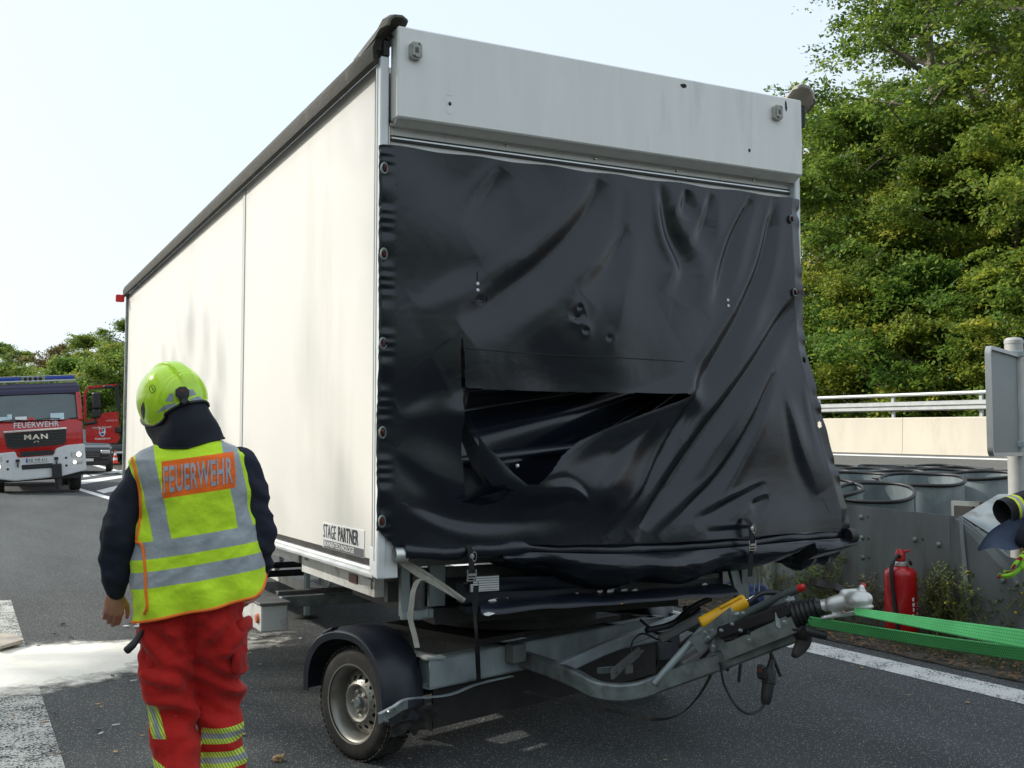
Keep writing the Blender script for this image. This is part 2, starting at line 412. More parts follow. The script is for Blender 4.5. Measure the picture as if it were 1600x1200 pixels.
# absorbent powder on the spill
def powder():
    m = bpy.data.materials.new('powder'); m.use_nodes = True; nt = m.node_tree; L = nt.links.new; b = nt.nodes['Principled BSDF']
    tc = _n(nt, 'ShaderNodeTexCoord'); at_ = _n(nt, 'ShaderNodeAttribute'); at_.attribute_name = 'cov'
    n1 = _n(nt, 'ShaderNodeTexNoise'); n1.inputs['Scale'].default_value = 5; n1.inputs['Detail'].default_value = 9; n1.inputs['Roughness'].default_value = .68; L(tc.outputs['Object'], n1.inputs[0])
    s = _n(nt, 'ShaderNodeMath', operation='MULTIPLY_ADD'); L(n1.outputs[0], s.inputs[0]); s.inputs[1].default_value = 1.5; L(at_.outputs['Fac'], s.inputs[2])
    r = _n(nt, 'ShaderNodeMapRange'); L(s.outputs[0], r.inputs[0]); r.inputs[1].default_value = .92; r.inputs[2].default_value = 1.42; L(r.outputs[0], b.inputs['Alpha'])
    n2 = _n(nt, 'ShaderNodeTexNoise'); n2.inputs['Scale'].default_value = 3; n2.inputs['Detail'].default_value = 8; L(tc.outputs['Object'], n2.inputs[0])
    c = _n(nt, 'ShaderNodeMix', data_type='RGBA'); L(n2.outputs[0], c.inputs[0]); c.inputs[6].default_value = (.90, .88, .82, 1); c.inputs[7].default_value = (.80, .77, .68, 1)
    L(c.outputs[2], b.inputs['Base Color']); b.inputs['Roughness'].default_value = .95
    bu = _n(nt, 'ShaderNodeBump'); bu.inputs['Strength'].default_value = .6; bu.inputs['Distance'].default_value = .02; L(n1.outputs[0], bu.inputs['Height']); L(bu.outputs[0], b.inputs['Normal'])
    # patches in road coordinates (v, s, rv, rs)
    G = [(-2.2, 3.9, 1.7, .85, 1.0), (-1.2, 4.15, .9, .55, .9), (-.4, 4.1, .75, .5, .75), (-3.8, 3.5, 1.5, .9, .9), (.25, 4.3, .5, .5, .35), (1.1, 4.6, .7, .4, .12), (-1.45, 4.75, .25, .3, .3), (-.2, 2.2, .5, .7, .05), (-5.5, 3.2, 2, 1.1, .9)]
    nv, ns = 190, 90; V = []; cv = []
    for j in range(ns+1):
        s_ = 1.4+5.2*j/ns
        for i in range(nv+1):
            v = -8.0+10.2*i/nv; c_ = 0
            for a, b_, ra, rb, k in G:
                d = ((v-a)/ra)**2+((s_-b_)/rb)**2; c_ = max(c_, k*1.25*math.exp(-d*d*.55))
            cv.append(c_-.1); V.append((v, s_, .0065+.012*min(1, c_)*(1+fbm(Vector((v*3, s_*3, 0)), 3))))
    F = [(j*(nv+1)+i, j*(nv+1)+i+1, (j+1)*(nv+1)+i+1, (j+1)*(nv+1)+i) for j in range(ns) for i in range(nv)]
    F = [f for f in F if max(cv[k] for k in f) > .05]
    o = raw('absorbent_powder', V, F, m, None, 180); o.matrix_world = TM
    a = o.data.attributes.new('cov', 'FLOAT', 'POINT'); a.data.foreach_set('value', cv); kind(o, 'stuff')
powder()
# concrete barrier of the far carriageway, and the rail above it
def barrier():
    t = thing('concrete_barrier', 'long pale concrete barrier along the far carriageway below the guard rail', 'barrier', TM)
    V0, Hh = 18.1, .86
    prof = [(-.0, 0), (.03, .10), (.06, .84), (.08, .86), (.30, .86), (.30, 0)]
    L_ = 4.0
    s0 = -22
    while s0 < 110:
        mb = MB(); V = []
        for s_ in (s0+.006, s0+L_-.006):
            V += [(V0+a, s_, zvs(V0, s_)+b) for a, b in prof]
        n = len(prof); F = [(k, (k+1) % n, n+(k+1) % n, n+k) for k in range(n)]+[tuple(range(n))[::-1], tuple(range(n, 2*n))]
        bm = mb.bm; vv = [bm.verts.new(v) for v in V]
        for f in F: bm.faces.new([vv[k] for k in f])
        mb.build('segment', M_['concrete'], t)
        s0 += L_
    g = thing('guard_rail', 'white steel guard rail with two rails above the concrete barrier', 'guard rail', TM)
    def rail(z0, z1, off, name, w=.05):
        V = []; bm = MB()
        ss = list(np.arange(-22, 112, 4.0))
        for a, b in zip(ss, ss[1:]):
            za, zb = zvs(V0, a), zvs(V0, b)
            prof = [(0, z0), (w, z0+.03), (w, (z0+z1)/2-.02), (0, (z0+z1)/2), (w, (z0+z1)/2+.02), (w, z1-.03), (0, z1)]
            pa = [(V0+off-x, a, za+z) for x, z in prof]; pb = [(V0+off-x, b, zb+z) for x, z in prof]
            va = [bm.bm.verts.new(p) for p in pa]; vb = [bm.bm.verts.new(p) for p in pb]
            for k in range(len(prof)-1): bm.bm.faces.new((va[k], va[k+1], vb[k+1], vb[k]))
        bm.build(name, M_['guard_rail'], g)
    rail(1.02, 1.25, .5, 'rail')
    mb = MB(); pts = [(V0+.55, s_, zvs(V0, s_)+1.42) for s_ in np.arange(-22, 112, 4.0)]; mb.tube(pts, .045, 8); mb.build('rail', M_['guard_rail'], g)
    post = None
    for k, s_ in enumerate(np.arange(-6, 60, 2.6)):
        mb = MB(); z = zvs(V0, s_); mb.box((V0+.6, s_, z+.95), (.05, .08, 1.0)); mb.box((V0+.545, s_, z+1.14), (.06, .05, .08)); mb.build('post', M_['guard_rail'], g)
barrier()
# ---------------------------------------------------------------- trees
def leaf_mat(name, c1, c2, c3):
    m = bpy.data.materials.new(name); m.use_nodes = True; nt = m.node_tree; L = nt.links.new; b = nt.nodes['Principled BSDF']
    a = _n(nt, 'ShaderNodeAttribute'); a.attribute_name = 'tint'
    cr = _n(nt, 'ShaderNodeValToRGB'); L(a.outputs['Fac'], cr.inputs[0]); e = cr.color_ramp.elements
    e[0].color = (*c1, 1); e[1].color = (*c3, 1); x = e.new(.5); x.color = (*c2, 1)
    oi = _n(nt, 'ShaderNodeObjectInfo'); hs = _n(nt, 'ShaderNodeHueSaturation'); L(cr.outputs[0], hs.inputs['Color'])
    mr = _n(nt, 'ShaderNodeMapRange'); L(oi.outputs['Random'], mr.inputs[0]); mr.inputs[3].default_value = .485; mr.inputs[4].default_value = .515; L(mr.outputs[0], hs.inputs['Hue'])
    L(hs.outputs[0], b.inputs['Base Color']); b.inputs['Roughness'].default_value = .5; b.inputs['Specular IOR Level'].default_value = .3
    tr = _n(nt, 'ShaderNodeBsdfTranslucent'); hs2 = _n(nt, 'ShaderNodeHueSaturation'); L(hs.outputs[0], hs2.inputs['Color']); hs2.inputs['Value'].default_value = 1.5; hs2.inputs['Hue'].default_value = .485
    L(hs2.outputs[0], tr.inputs[0]); mx = _n(nt, 'ShaderNodeMixShader'); mx.inputs[0].default_value = .48
    L(b.outputs[0], mx.inputs[1]); L(tr.outputs[0], mx.inputs[2]); L(mx.outputs[0], nt.nodes['Material Output'].inputs[0]); return m
LG = leaf_mat('leaf_green', (.055, .11, .020), (.125, .21, .034), (.28, .35, .055))
LY = leaf_mat('leaf_yellow', (.09, .15, .022), (.21, .27, .04), (.42, .40, .06))
LB = leaf_mat('leaf_brown', (.07, .07, .02), (.15, .12, .035), (.24, .16, .05))
def tree_meshes(seed, H, rad, low, nsp, leaf, ls, dens=60, lean=0.0):
    rg = np.random.default_rng(seed); mb = MB()
    tr = [Vector((lean*H*t*t+.12*math.sin(3*t+seed), .1*math.cos(4*t+seed), H*t)) for t in np.linspace(0, .93, 9)]
    r0 = .014*H; mb.tube(tr, [r0*(1-.85*k/8)+.01 for k in range(9)], 8)
    C = []; nl = int(16+H*1.6)
    for i in range(nl):
        t = low+(.97-low)*(i+rg.random())/nl; az = i*2.4+rg.random()*1.2
        base = tr[0].lerp(tr[-1], 0) ; k = t*8/.93; k = min(k, 7.99); base = tr[int(k)].lerp(tr[int(k)+1], k-int(k))
        q = (t-low)/(1-low); ln = rad*(.45+.75*math.sin(math.pi*min(1, q*.85+.18)))*(.7+.5*rg.random())*(1.0 if q < .85 else .6)
        up = .15+.9*q*rg.random()+.25*q; d = Vector((math.cos(az), math.sin(az), up)).normalized()
        pts = [base+d*ln*x+Vector((0, 0, -.10*ln*x*x)) for x in (0, .35, .7, 1)]
        mb.tube(pts, [max(.012, r0*.33*(1-x)+.012) for x in (0, .35, .7, 1)], 5, caps=False)
        for j in range(5):
            x = .25+.75*rg.random(); p0 = pts[0].lerp(pts[-1], x); a2 = az+rg.normal()*.9
            L2 = ln*(.22+.25*rg.random()); d2 = Vector((math.cos(a2), math.sin(a2), .25*rg.random()+.1))
            p1 = p0+d2*L2; mb.tube([p0, p1], [.014, .006], 3, caps=False)
            C.append((p1, .9)); C.append((p0.lerp(p1, .5), .8))
        C.append((pts[-1], 1)); C.append((pts[-2], 1))
    C.append((tr[-1], .8)); me_t = mb.mesh('trunk')
    C = [c for c in C]; idx = rg.integers(0, len(C), nsp)
    cen = np.array([tuple(C[i][0]) for i in idx])+rg.normal(0, .20, (nsp, 3))*np.array([1, 1, .8])
    # flat sprays of leaves
    N = nsp*dens; sp = np.repeat(np.arange(nsp), dens)
    nrm = rg.normal(0, .35, (nsp, 3)); nrm[:, 2] = 1; nrm /= np.linalg.norm(nrm, axis=1)[:, None]
    rr = rg.uniform(.35, .75, nsp)*(rad/3.2)**.4
    off = rg.normal(0, 1, (N, 3))*.5; off *= rr[sp][:, None]
    h = (off*nrm[sp]).sum(1); off -= nrm[sp]*(h*.75)[:, None]; off[:, 2] -= .25*(off[:, 0]**2+off[:, 1]**2)
    P = cen[sp]+off; ln = nrm[sp]+rg.normal(0, .55, (N, 3)); ln /= np.linalg.norm(ln, axis=1)[:, None]
    a = rg.normal(0, 1, (N, 3)); a -= ln*(a*ln).sum(1)[:, None]; a /= np.linalg.norm(a, axis=1)[:, None]; b = np.cross(ln, a)
    sz = ls*rg.uniform(.6, 1.3, N)[:, None]
    V = np.stack([P-a*sz, P+b*sz*.55, P+a*sz, P-b*sz*.55], 1).reshape(-1, 3)
    V[:, 2] = np.maximum(V[:, 2], .15)
    me = bpy.data.meshes.new('crown'); me.vertices.add(len(V)); me.vertices.foreach_set('co', V.ravel())
    me.loops.add(4*N); me.loops.foreach_set('vertex_index', np.arange(4*N)); me.polygons.add(N); me.polygons.foreach_set('loop_start', np.arange(0, 4*N, 4)); me.update(calc_edges=True)
    t = np.clip(.42+.20*rg.normal(0, 1, nsp)[sp]+.16*rg.normal(0, 1, N), 0, 1); at_ = me.attributes.new('tint', 'FLOAT', 'FACE'); at_.data.foreach_set('value', t)
    me.materials.append(leaf); me_t.materials.append(M_['bark'])
    return me_t, me
KINDS = {
 'tall': tree_meshes(1, 19, 3.7, .26, 620, LG, .080, 84, -.02),
 'tall2': tree_meshes(2, 17, 3.6, .22, 620, LG, .080, 84, .02),
 'mid': tree_meshes(3, 11.5, 3.1, .08, 660, LG, .078, 86),
 'yellow': tree_meshes(4, 10, 2.9, .06, 620, LY, .078, 84),
 'low': tree_meshes(5, 5.2, 2.3, .04, 420, LG, .075, 70),
 'lowy': tree_meshes(6, 4.4, 2.1, .04, 380, LY, .075, 70),
 'brown': tree_meshes(8, 10, 2.6, .15, 300, LB, .10, 44),
}
def tree(k, X, Y, sc, rz, label, name='deciduous_tree', cat='tree', group='trees along the far side of the road', sink=.05):
    t, c = KINDS[k]
    r = thing(name, label, cat, Matrix.Translation((X, Y, zg(X, Y)-sink)) @ Matrix.Rotation(rz, 4, 'Z') @ Matrix.Diagonal((sc, sc, sc, 1)), group)
    o = bpy.data.objects.new('trunk', t); COL.objects.link(o); o.parent = r
    o = bpy.data.objects.new('crown', c); COL.objects.link(o); o.parent = r
    return r
def tp(px, Y): return ((px-800)/FOC*Y, Y)
FOREST = [
 ('tall', 1470, 36.5, 1.05, .3, 'tallest green tree with its trunk showing, straight above the sign'),
 ('tall2', 1640, 33.5, 1.2, 1.1, 'tall green tree reaching out of the top right corner'),
 ('tall2', 1560, 42, 1.1, 2.6, 'tall tree half hidden between the two tallest ones'),
 ('yellow', 1266, 39.5, 1.05, .5, 'yellowish tree close beside the right edge of the trailer'),
 ('mid', 1348, 36.5, .98, 2.2, 'green tree left of the tallest tree, behind the barrier'),
 ('mid', 1520, 33.5, .90, 4.0, 'bushy green tree below the tallest crowns, left of the sign post'),
 ('yellow', 1600, 32, .95, 1.6, 'yellow-green bushy tree directly behind the sign post'),
 ('mid', 1300, 44, 1.15, 3.3, 'darker tree standing behind the yellowish one'),
 ('yellow', 1420, 34.5, .84, 5.2, 'lower yellow-green tree in front of the tallest trunk'),
 ('mid', 1450, 46, 1.2, .2, 'green tree in the back row below the tallest crown'),
 ('mid', 1700, 33, 1.05, .9, 'green tree beyond the right end of the picture'),
 ('mid', 1385, 41, 1.12, 1.9, 'green tree in the second row between two yellow-green ones'),
]
for k, px, Y, sc, rz, lb in FOREST: tree(k, *tp(px, Y), sc, rz, lb)
for i, (px, Y, k, lb) in enumerate([(1262, 37, 'lowy', 'yellowish shrub at the foot of the forest beside the trailer'), (1335, 35, 'low', 'dark green shrub behind the guard rail left of centre'), (1400, 33, 'lowy', 'light green shrub behind the middle of the guard rail'),
        (1465, 32, 'low', 'green shrub just left of the sign behind the rail'), (1530, 31, 'lowy', 'yellow-green shrub behind the grey sign'), (1610, 30, 'low', 'green shrub behind the sign post')]):
    tree(k, *tp(px, Y), .92+.1*math.sin(i*7), i*1.3, lb, 'shrub', 'shrub', 'shrubs at the foot of the forest')
LEFT = [('mid', 205, 74, 1.15, 0, 'tallest yellow-green tree at the left end of the white trailer'), ('yellow', 165, 70, 1.02, 1, 'yellowing tree behind the open truck door'),
 ('yellow', 190, 66, .85, 2.2, 'lower golden tree between truck door and trailer'), ('brown', 92, 88, 1.05, 2, 'thin half bare brownish tree above the fire engine'), ('mid', 132, 80, .92, 3, 'green tree just right of the thin brownish one'),
 ('mid', 35, 92, .88, 4, 'round green tree above the cab roof'), ('brown', 60, 84, .66, 5, 'low brownish tree above the blue light bar'), ('mid', -10, 98, 1.0, .5, 'dark green tree at the left end of the picture'),
 ('yellow', 118, 70, .72, 4.4, 'small yellow tree between cab and open door'), ('mid', 235, 78, 1.2, 2.9, 'tree hidden mostly by the trailer corner'), ('mid', -70, 100, 1.1, 1.7, 'green tree outside the left end')]
for k, px, Y, sc, rz, lb in LEFT: tree(k, *tp(px, Y), sc*(.72 if px > 150 else .84), rz, lb, group='trees far behind the fire engine')
for i, (px, Y) in enumerate([(20, 75), (70, 72), (115, 66), (150, 62), (190, 60)]):
    tree('lowy' if i % 2 else 'low', *tp(px, Y), 1.15, i*1.7, ['low green bush left behind the cab', 'low yellow bush behind the cab middle', 'low green bush behind the mirror', 'low yellow bush behind the open door', 'low green bush beside the trailer end'][i], 'shrub', 'shrub', 'shrubs far behind the fire engine')

# woods on the near side of the road, left of the picture: their shade falls across the foreground
for k, (D_, p_, kd, sc, lb) in enumerate([(26, -.45, 'tall', 1.42, 'tall tree left of the road, third from the camera'), (24, .0, 'mid', 1.72, 'broad bushy tree left of the road beside the tall ones'), (26, -10, 'tall2', 1.5, 'tall tree left of the road, second from the camera'), (27, -21, 'tall', 1.5, 'tall tree left of the road, nearest behind the camera')]):
    X_, Y_ = SUN_DIR2.x*D_-SUN_DIR2.x*0+SUN_DIR2.y*p_, SUN_DIR2.y*D_-SUN_DIR2.x*p_
    tree(kd, X_, Y_, sc, k*1.9+.4, lb, group='trees left of the road')

# the wood on the other side of the motorway, behind the viewer; the tarpaulin mirrors it
def far_wood():
    rg = np.random.default_rng(99); N = 26000; az = rg.uniform(R(118), R(262), N); d = rg.normal(46, 4, N); tree_k = np.sin(az*37)*2.2+np.sin(az*91+1)*1.3
    top = 13+tree_k; z = top*(1-rg.random(N)**1.5*.98); P = np.stack([np.sin(az)*d, np.cos(az)*d, z], 1)
    nrm = rg.normal(0, 1, (N, 3)); nrm /= np.linalg.norm(nrm, axis=1)[:, None]; a = rg.normal(0, 1, (N, 3)); a -= nrm*(a*nrm).sum(1)[:, None]; a /= np.linalg.norm(a, axis=1)[:, None]; b = np.cross(nrm, a); s = rg.uniform(.25, .6, N)[:, None]
    V = np.stack([P-a*s, P+b*s*.6, P+a*s, P-b*s*.6], 1).reshape(-1, 3); me = bpy.data.meshes.new('far_wood'); me.vertices.add(len(V)); me.vertices.foreach_set('co', V.ravel()); me.loops.add(4*N); me.loops.foreach_set('vertex_index', np.arange(4*N)); me.polygons.add(N); me.polygons.foreach_set('loop_start', np.arange(0, 4*N, 4)); me.update(calc_edges=True)
    t = me.attributes.new('tint', 'FLOAT', 'FACE'); t.data.foreach_set('value', np.clip(.4+.2*rg.normal(0, 1, N), 0, 1)); me.materials.append(LG); o = bpy.data.objects.new('far_wood', me); COL.objects.link(o); o['kind'] = 'stuff'
far_wood()
# ================================================================ TRAILER (coordinates: x across, y back, z up)
T = thing('stage_trailer', 'large white box trailer with torn black tarpaulin front, standing on its steered axle', 'trailer', TM)
W_, LN, ZB, ZT = 2.53, 9.05, 1.003, 3.49
# --- box walls
MB().box((-.0, LN/2+.06, (1.06+ZT)/2), (.03, LN-.12, ZT-1.06), bev=.003).build('side_panel', M_['white_panel'], T)
MB().box((W_, LN/2+.03, (ZB+ZT)/2), (.03, LN-.06, ZT-ZB)).build('side_panel', M_['white_panel'], T)
MB().box((W_/2, LN, (ZB+ZT)/2), (W_+.03, .03, ZT-ZB)).build('rear_wall', M_['white_panel'], T)
MB().box((W_/2, LN/2+.1, ZT+.02), (W_-.04, LN-.2, .03)).build('roof', M_['white_panel'], T)
MB().box((W_/2, LN/2+.1, ZB+.03), (W_-.06, LN-.3, .06)).build('floor', M_['grey_steel'], T)
# seam: joint cover
MB().box((-.0175, 2.90, (1.07+3.46)/2), (.006, .075, 3.46-1.07)).build('joint_strip', M_['seam_strip'], T)
# lower side rail: groove, then bright rail with a lip
MB().box((-.006, LN/2+.06, 1.050), (.02, LN-.14, .03)).build('rubber_seal', M_['rubber'], T)
mb = MB(); prof = [(-.004, 1.034), (-.028, 1.030), (-.034, 1.018), (-.030, 1.006), (-.044, .998), (-.044, .985), (-.020, .978), (.03, .978), (.03, 1.034)]
mb.prism([(z, x) for x, z in prof], .03, LN, Matrix(((0, 1, 0, 0), (0, 0, 1, 0), (1, 0, 0, 0), (0, 0, 0, 1)))); mb.build('lower_rail', M_['aluminium'], T)
# corner posts
mb = MB(); mb.box((-.018, .005, 2.24), (.042, .07, 2.50), bev=.006); mb.box((-.0415, .018, 2.27), (.005, .012, 2.40)); mb.build('corner_post', M_['white_post'], T)
mb = MB(); mb.box((.012, -.012, 1.085), (.105, .022, .20), bev=.004, rot=Matrix.Rotation(R(-3), 3, 'X')); mb.box((-.036, .03, 1.06), (.008, .10, .14), bev=.002); mb.build('corner_plate', M_['white_post'], T)
MB().box((W_+.018, .005, 2.24), (.042, .07, 2.50), bev=.006).build('corner_post', M_['white_post'], T)
MB().box((.009, .03, 3.335), (.018, .03, .53)).build('corner_gap', M_['black_plastic'], T)
MB().box((-.03, LN-.0, 2.25), (.03, .05, 2.48)).build('corner_post', M_['galvanised'], T)
# --- header panel over the tarp
hp = MB().box(((.022+2.533)/2, -.045, (3.18+3.628)/2), (2.511, .10, 3.628-3.18), bev=.008).build('header_panel', M_['header_panel'], T)
mb = MB(); mb.box((1.275, .012, 3.172), (2.505, .02, .014)); mb.box((1.275, .03, 3.11), (2.49, .02, .14)); mb.bar((.03, -.052, 3.178), (2.525, -.052, 3.172), .07, .012, up=(0, .5, 1)); mb.build('header_lip', M_['header_panel'], T)
mb = MB(); mb.box((1.275, .016, 3.118), (2.49, .012, .006)); mb.box((1.275, .014, 3.098), (2.49, .016, .012)); mb.build('header_groove', M_['black_plastic'], T)
mb = MB(); mb.box((1.275, .010, 3.106), (2.49, .014, .007)); mb.build('header_trim', M_['aluminium'], T)
for x, z in ((.66, 3.15), (1.19, 3.146), (1.72, 3.144), (2.26, 3.15), (.05, 3.165)):
    MB().lathe([(0, .008), (.006, .006), (.009, 0)], 10, Matrix.Translation((x, .018, z)) @ Matrix.Rotation(R(90), 4, 'X')).build('rivet', M_['chrome'], T)
def marker(px, py):
    p = fr(px, py, -.10); mb = MB(); a, b, c = .030, .042, .012
    poly = [(-a, -b+c), (-a+c, -b), (a-c, -b), (a, -b+c), (a, b-c), (a-c, b), (-a+c, b), (-a, b-c)]
    Mx = Matrix.Translation((p.x, -.095, p.z)) @ Matrix.Rotation(R(90), 4, 'X')
    mb.prism(poly, 0, .028, Mx); mb.prism([(x*.72, y*.78) for x, y in poly], .028, .036, Mx); o = mb.build('marker_lamp', M_['lamp_housing'], T)
    l = MB().box((p.x, -.1325, p.z), (.018, .004, .026), bev=.002).build('lens', M_['grey_print'], o)
    for dz in (-.03, .03): MB().box((p.x+.012*(1 if dz > 0 else -1), -.133, p.z+dz), (.006, .004, .006)).build('screw', M_['dark_steel'], o)
marker(648, 81); marker(1213, 177)
for px, py in ((703, 162), (1171, 235)):
    p = fr(px, py, -.095); MB().ell((p.x, -.094, p.z), (.009, .006, .011), u=8, v=6).build('rubber_plug', M_['black_plastic'], T)
# scraped patches on the header
mk('bare_patch', (.86, .87, .86), .6, var=.05)
def patch(px, py, rx, rz, n=16, sd=0, m='bare_patch'):
    p = fr(px, py, -.0955); V = [(p.x+rx*math.cos(t)*(1+.45*noise.noise(Vector((math.cos(t)*2+sd, math.sin(t)*2, sd)))), -.0962, p.z+rz*math.sin(t)*(1+.45*noise.noise(Vector((sd, math.cos(t)*2, math.sin(t)*2))))) for t in np.linspace(0, 2*math.pi, n, endpoint=False)]
    raw('scrape_mark', V, [tuple(range(n))], M_[m], T)
for k, a in enumerate([(676, 127, .010, .022), (702, 147, .022, .006), (699, 155, .006, .03), (704, 173, .018, .020), (880, 104, .012, .022), (1068, 134, .02, .012), (1228, 165, .008, .03)]): patch(*a, sd=k*3.1, m='bare_patch' if k < 5 else 'moss_edge')
# roof edge: hinged gull-wing strips, mossy dark along the left
def wing(x0, sgn, name, m, ye=-.05):
    cs = [(-.060, 3.452), (-.074, 3.465), (-.078, 3.53), (-.060, 3.575), (-.02, 3.605), (.03, 3.61), (.035, 3.59), (-.015, 3.585), (-.045, 3.555), (-.060, 3.52), (-.050, 3.452)]
    mb = MB(); cs = [(x0+sgn*x, z) for x, z in cs]
    mb.prism([(z, x) for x, z in cs], ye, LN+.05, Matrix(((0, 1, 0, 0), (0, 0, 1, 0), (1, 0, 0, 0), (0, 0, 0, 1)))); return mb.build(name, m, T)
wing(.0, 1, 'roof_edge', M_['moss_edge'], -.02); wing(W_+.0, -1, 'roof_edge', M_['moss_edge'], .1)
def cap(x0, sgn, m, up=0, k0=1):
    # curved end hood, rising to the front
    mb = MB(); sec = [(-.10, -.035), (-.085, .02), (-.04, .055), (.02, .06), (.06, .035), (.065, .02), (.02, .042), (-.04, .036), (-.07, .008), (-.08, -.035)]
    rings = []
    for y, dx, dz, k in ((.34, -.005, 3.575, .8), (.12, -.004, 3.59, .85), (-.01, -.002, 3.605, .85), (-.07, .004, 3.635, .85), (-.10, .010, 3.64, .65)):
        rings.append([mb.bm.verts.new((x0+sgn*(x*k*k0+dx), y, dz+up+z*k*k0)) for x, z in sec])
    for A, B in zip(rings, rings[1:]):
        for k in range(len(sec)): mb.bm.faces.new((A[k], A[(k+1) % len(sec)], B[(k+1) % len(sec)], B[k]))
    mb.bm.faces.new(rings[0]); mb.bm.faces.new(rings[-1][::-1]); return mb.build('roof_edge_cap', m, T, auto=50)
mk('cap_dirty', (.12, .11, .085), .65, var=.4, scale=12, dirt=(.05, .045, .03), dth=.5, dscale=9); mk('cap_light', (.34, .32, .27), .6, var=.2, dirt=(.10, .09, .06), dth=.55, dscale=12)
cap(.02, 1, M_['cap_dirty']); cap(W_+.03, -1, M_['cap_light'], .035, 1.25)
mb = MB(); mb.box((-.012, -.02, 3.53), (.03, .03, .07)); mb.box((-.03, .03, 3.505), (.04, .05, .05)); mb.tube([(-.03, -.04, 3.60), (-.015, -.07, 3.56), (.005, -.09, 3.57)], .003, 6); mb.build('hinge_bracket', M_['dark_steel'], T)
mb = MB(); mb.box((W_+.045, -.03, 3.55), (.03, .05, .13)); mb.build('hinge_bracket', M_['dark_steel'], T)
p = sd_(196, 471, -.05); mb = MB(); mb.box((p.x-.07, 9.0, 3.42), (.10, .05, .09), bev=.01); mb.build('marker_lamp', M_['red_plastic'], T)
# company sticker on the lower front corner of the side
mk('sticker_film', (.74, .75, .74), .35, var=.02)
def side_text(s, size, y0, z, m, x=-.0205, **k):
    # reads from the back (large y) to the front
    Mx = Matrix(((0, 0, -1, x), (-1, 0, 0, y0), (0, 1, 0, z), (0, 0, 0, 1))); return lettering(s, size, m, T, Mx, align='LEFT', ext=.0004, **k)
MB().box((-.0165, .565, 1.127), (.004, .69, .135), bev=.0015).build('sticker', M_['sticker_film'], T)
side_text('STAGE', .105, .893, 1.147, M_['black_print'], bold=-.0008, sx=.70, sp=1.04)
side_text('PARTNER', .105, .635, 1.147, M_['black_print'], bold=.0016, sx=.70, sp=1.06)
MB().box((-.0195, .556, 1.083), (.002, .66, .040)).build('sticker_band', M_['grey_print'], T)
side_text('BÜHNENTECHNOLOGIE', .040, .875, 1.083, M_['white_print'], x=-.0212, bold=.0003, sx=1.16)
# --- black tarpaulin
def tarp_mat():
    m = bpy.data.materials.new('tarpaulin'); m.use_nodes = True; nt = m.node_tree; L = nt.links.new; b = nt.nodes['Principled BSDF']
    tc = _n(nt, 'ShaderNodeTexCoord'); n1 = _n(nt, 'ShaderNodeTexNoise'); n1.inputs['Scale'].default_value = 2.2; n1.inputs['Detail'].default_value = 7; L(tc.outputs['Object'], n1.inputs[0])
    c = _n(nt, 'ShaderNodeMix', data_type='RGBA'); L(n1.outputs[0], c.inputs[0]); c.inputs[6].default_value = (.005, .007, .011, 1); c.inputs[7].default_value = (.010, .014, .022, 1); L(c.outputs[2], b.inputs['Base Color'])
    r = _n(nt, 'ShaderNodeMapRange'); L(n1.outputs[0], r.inputs[0]); r.inputs[1].default_value = .3; r.inputs[2].default_value = .7; r.inputs[3].default_value = .16; r.inputs[4].default_value = .30; L(r.outputs[0], b.inputs['Roughness'])
    b.inputs['Specular IOR Level'].default_value = .55
    n2 = _n(nt, 'ShaderNodeTexNoise'); n2.inputs['Scale'].default_value = 9; n2.inputs['Detail'].default_value = 5; L(tc.outputs['Object'], n2.inputs[0])
    n3 = _n(nt, 'ShaderNodeTexNoise'); n3.inputs['Scale'].default_value = 700; L(tc.outputs['Object'], n3.inputs[0])
    b1 = _n(nt, 'ShaderNodeBump'); b1.inputs['Strength'].default_value = .10; b1.inputs['Distance'].default_value = .02; L(n2.outputs[0], b1.inputs['Height'])
    b2 = _n(nt, 'ShaderNodeBump'); b2.inputs['Strength'].default_value = .08; b2.inputs['Distance'].default_value = .002; L(n3.outputs[0], b2.inputs['Height']); L(b1.outputs[0], b2.inputs['Normal']); L(b2.outputs[0], b.inputs['Normal'])
    M_['tarp'] = m
tarp_mat()
FR = lambda pts: [(lambda q: (q.x, q.z))(fr(x, y, -.03)) for x, y in pts]
